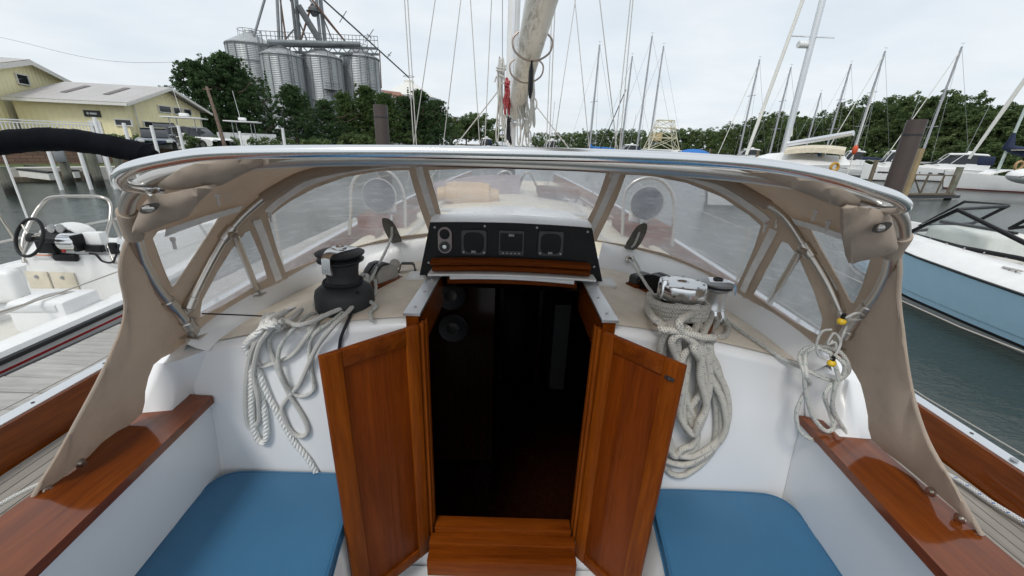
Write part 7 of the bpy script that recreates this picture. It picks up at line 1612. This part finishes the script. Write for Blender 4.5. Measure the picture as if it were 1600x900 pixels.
# rope bundles hanging by the mast
def hank(px0, py0, py1, w, n, y, r, mat, label, name='halyard_coil', wraps=2):
    P = []; h = py1-py0
    for k in range(n):
        x = px0+random.uniform(-.5, .5)*w; xb = px0+random.uniform(-.62, .62)*w; d = random.uniform(0, .10)
        yb = py1-random.uniform(0, .30)*h*(1 if k else 0)
        P += [PY(px0+random.uniform(-.2, .2)*w, py0+random.uniform(0, 5), y-.02), PY(x, py0+.35*h, y-d), PY(xb-.12*w, yb-.12*h, y-d), PY(xb, yb, y-d), PY(xb+.14*w, yb-.12*h, y-d), PY(x+.1*w, py0+.4*h, y-d*.6)]
    for k in range(wraps*6):
        a = k*math.pi/3; c = PY(px0, py0+.12*h+k*.7, y-.05); P.append(c+Vector((.42*w*y/611*math.cos(a), .05*math.sin(a), 0)))
    rope(name, P, r, mat, label, n=4, seg=6)
hank(783, 88, 222, 15, 7, 5.4, .0085, M['rope'], 'bundle of white halyards hanging left of the mast'); hank(792.5, 120, 180, 8, 9, 5.3, .008, M['roper'], 'red rope coil tied to the mast')
hank(795, 180, 226, 6, 4, 5.3, .007, M['blackcord'], 'black line hanging under the red coil'); hank(815, 120, 232, 20, 8, 5.1, .009, M['rope'], 'bundle of white ropes hanging below the boom end'); hank(830, 108, 205, 9, 4, 4.7, .0075, M['rope'], 'white rope tail hanging from the tackle block')
P = [PY(833, 150, 4.9), PY(838, 158, 4.9), PY(838, 168, 4.9), PY(832, 172, 4.9), PY(829, 162, 4.9)]; rope('rope_loop', P, .009, M['rope'], 'small white rope loop right of the boom end')
P = [PY(773, 128, 5.4), PY(776, 120, 5.4), PY(783, 118, 5.3), PY(790, 124, 5.3), PY(786, 130, 5.3), PY(778, 132, 5.4)]; rope('rope_loop', P, .009, M['rope'], 'small white hitch round the halyards left of the mast')
# shrouds, halyards and stays: photo start and end, distance, radius
wires = [(680, 0, 646, 228, 4.6, .005, 'steel', 'aft lower shroud at the far left'), (632, 0, 647, 232, 4.8, .0055, 'rope', 'pale line left of the aft shroud'), (637, 0, 651, 232, 4.8, .0055, 'rope', 'second pale line beside the aft shroud'), (720, 0, 692, 232, 5.2, .0055, 'steel', 'shroud second from the left'), (735, 0, 750, 232, 5.8, .006, 'rope', 'pale halyard left of the white hank'), (768, 0, 757, 232, 5.8, .006, 'rope', 'pale halyard nearest the white hank'), (785, 0, 785, 90, 5.5, .006, 'galv', 'dark halyard above the white hank'),
         (867.5, 0, 858, 232, 5.6, .007, 'rope', 'pale halyard right of the boom'), (862, 20, 853.5, 232, 5.6, .006, 'rope', 'second pale halyard right of the boom'), (899, 0, 866, 222, 5.4, .005, 'steel', 'shroud right of the boom, sloping inward'), (899, 8, 918, 205, 5.4, .005, 'steel', 'shroud right of the boom, sloping outward'), (937, 0, 964, 232, 5.0, .006, 'steel', 'outer starboard shroud'), (989, 0, 968, 232, 4.8, .0055, 'rope', 'pale line crossing the outer starboard shroud'), (985, 0, 961, 232, 4.8, .0055, 'rope', 'second pale line near the outer starboard shroud'), (978, 140, 935, 240, 6.5, .007, 'blackcord', 'dark stay slanting down behind the starboard shrouds'), (780, 140, 710, 230, 5.5, .008, 'rope', 'white diagonal line from the hank to the port rail'), (837, 165, 892, 236, 5.5, .007, 'rope', 'white diagonal line to the starboard rail')]
for x0, y0, x1, y1, y, r, mt, lab in wires:
    a, b = PY(x0, y0, y), PY(x1, y1, y); d = b-a
    A_ = a-d*(.8 if y0 <= 20 else 0); zt = max(1.95, 1.95); k = (zt-a.z)/d.z; B_ = a+d*k; g = G(); g.tube([A_, a, B_], r, 5); single('rigging_wire', g, M[mt], lab+' of the foreground rig', 'wire', 'standing and running rigging')
# cowl vents with steel guards on varnished boxes
M['discblue'] = plain('dark_blue_grey_cowl', (.05, .06, .085), .5)
for px, py, y, lab, hoop in ((593, 306, 2.95, 'port', [(549, 395), (548, 330), (549, 294), (560, 274), (585, 264), (610, 270), (626, 290), (632, 315), (632, 352)]), (1010, 318, 2.95, 'starboard', [(976, 352), (975, 312), (984, 290), (1003, 279), (1025, 278), (1044, 291), (1054, 315), (1053, 345), (1047, 402)])):
    c = PY(px, py, y); zb = deckz(.9, 2.4)-.02
    t = Thing('cowl_vent', up(c, zb), 'round dark cowl vent under a steel hoop guard on the %s side deckhouse' % lab, 'vent')
    Tm = Matrix.Translation(c) @ Matrix.Rotation(rad(90), 4, 'X'); t.add('mouth', G().lathe([(.055, -.06), (.10, -.02), (.122, .0), (.125, .008), (.118, .012), (.0001, .010)], 32, Tm), M['discblue']); g = G(); g.tube([c+Vector((.123*math.cos(a), -.008, .123*math.sin(a))) for a in [2*math.pi*i/32 for i in range(32)]], .006, 6, True); t.add('rim', g, M['steel'])
    t.add('neck', G().tube(cr_spline([c+Vector((0, .05, 0)), c+Vector((0, .13, -.05)), c+Vector((0, .14, -.18)), up(c+Vector((0, .14, 0)), zb)], 5), [.075]*16, 16), M['white'])
    bz_ = zb; g = G(); g.box((c.x+.02, y+.12, zb+.06), (.36, .38, .16), bev=.012); t.add('vent_box', g, M['teakx'])
    P = [PY(a, b, y-.1) for a, b in hoop]; P[0].z = P[-1].z = zb; t.add('hoop_guard', G().tube(cr_spline(P, 5), .0135, 10), M['steel']); 
# canister, mast hoops, bundle, handrails seen through the windscreen
q = PY(735, 305, 4.1); c = Vector((q.x-.03, 4.2, 1.945)); t = Thing('raft_canister', up(c, 1.9), 'tan barrel-shaped raft canister on the coachroof behind the clear windscreen', 'canister'); Tm = Matrix.Translation(c) @ Matrix.Rotation(rad(90), 4, 'Y'); M['tanplastic'] = plain('tan_fibreglass', (.58, .40, .22), .45, var=.15)
t.add('barrel', G().lathe([(.0001, -.32), (.07, -.32), (.08, -.24), (.125, -.22), (.135, -.1), (.135, .1), (.125, .22), (.08, .24), (.07, .32), (.0001, .32)], 24, Tm), M['tanplastic'])
for x in (-.13, .13): t.add('strap', G().lathe([(.1375, x-.02), (.1375, x+.02)], 24, Tm), M['tanplastic']); g = G(); g.box(c+Vector((x*1.4, 0, -.11)), (.06, .28, .08), bev=.01); t.add('cradle', g, M['teakx'])
for pts_, lab in (([(760, 326), (766, 300), (774, 278), (786, 268), (797, 270), (803, 285), (806, 320)], 'left'), ([(808, 326), (812, 290), (820, 271), (830, 272), (838, 290), (845, 328)], 'right')):
    P = [PY(a, b, 5.4) for a, b in pts_]; P[0].z = P[-1].z = 1.80; g = G(); g.tube(cr_spline(P, 5), .016, 10); single('mast_guard', g, M['steel'], 'stainless hoop guard at the mast foot, %s of the two' % lab, 'guard rail', 'mast guard hoops')
c = Vector((-.45, 5.3, 1.83)); g = G(); P = []
for k in range(8):
    f = k/7; w = .2+.12*math.sin(math.pi*f); P.append([c+Vector((-.55+1.1*f, w*math.cos(a)*1.2, max(0, math.sin(a))*(.16+.12*f)+.02*math.sin(6*f+a*3))) for a in [math.pi*i/8 for i in range(9)]])
g.grid(P); single('covered_bundle', g, plain('mauve_grey_cover', (.30, .24, .25), .8, var=.2), 'mauve-grey covered bundle beyond the tan canister', 'bundle')
for side in (-1, 1):
    t = Thing('hand_rail', (CX+side*.9, 3.6, 1.8), 'varnished wooden grab rail on the %s edge of the coachroof' % ('port' if side < 0 else 'starboard'), 'handrail')
    zz = lambda y: 1.885-.085
    g = G(); g.tube([Vector((CX+side*(.95-.045*(y-2.4)), y, zz(y)+.06)) for y in (2.6, 3.4, 4.2, 5.0, 5.6)], .018, 8); t.add('rail', g, M['teaky'])
    for y in (2.7, 3.2, 3.7, 4.2, 4.7, 5.2): g = G(); g.box((CX+side*(.95-.045*(y-2.4)), y, zz(y)+.025), (.03, .10, .09), bev=.008); t.add('foot', g, M['teaky'])
g = G(); g.box((CX+.55, 5.0, 1.93), (.5, .5, .10), bev=.02); t = single('deck_hatch', g, M['teakx'], 'varnished square deck hatch right of the mast', 'hatch')
for x in (.62, -.7):
    P = [Vector((CX+x+random.uniform(-.03, .03), y, deckz(x, 2.1)+.05+.0*y)) for y in (2.35, 3, 3.8, 4.6, 5.6)]; rope('deck_line', P, .009, M['rope'], 'white line led aft along the coachroof, %s side' % ('starboard' if x > 0 else 'port'))
P = [Vector((CX+x, 2.62+.03*math.sin(5*x), 2.045+.004*math.sin(9*x)-.06*x*x)) for x in (-.5, -.3, -.1, .1, .3, .5)]
rope('traveller_line', P, .012, M['rope'], 'white line running across the hood ahead of the windscreen')
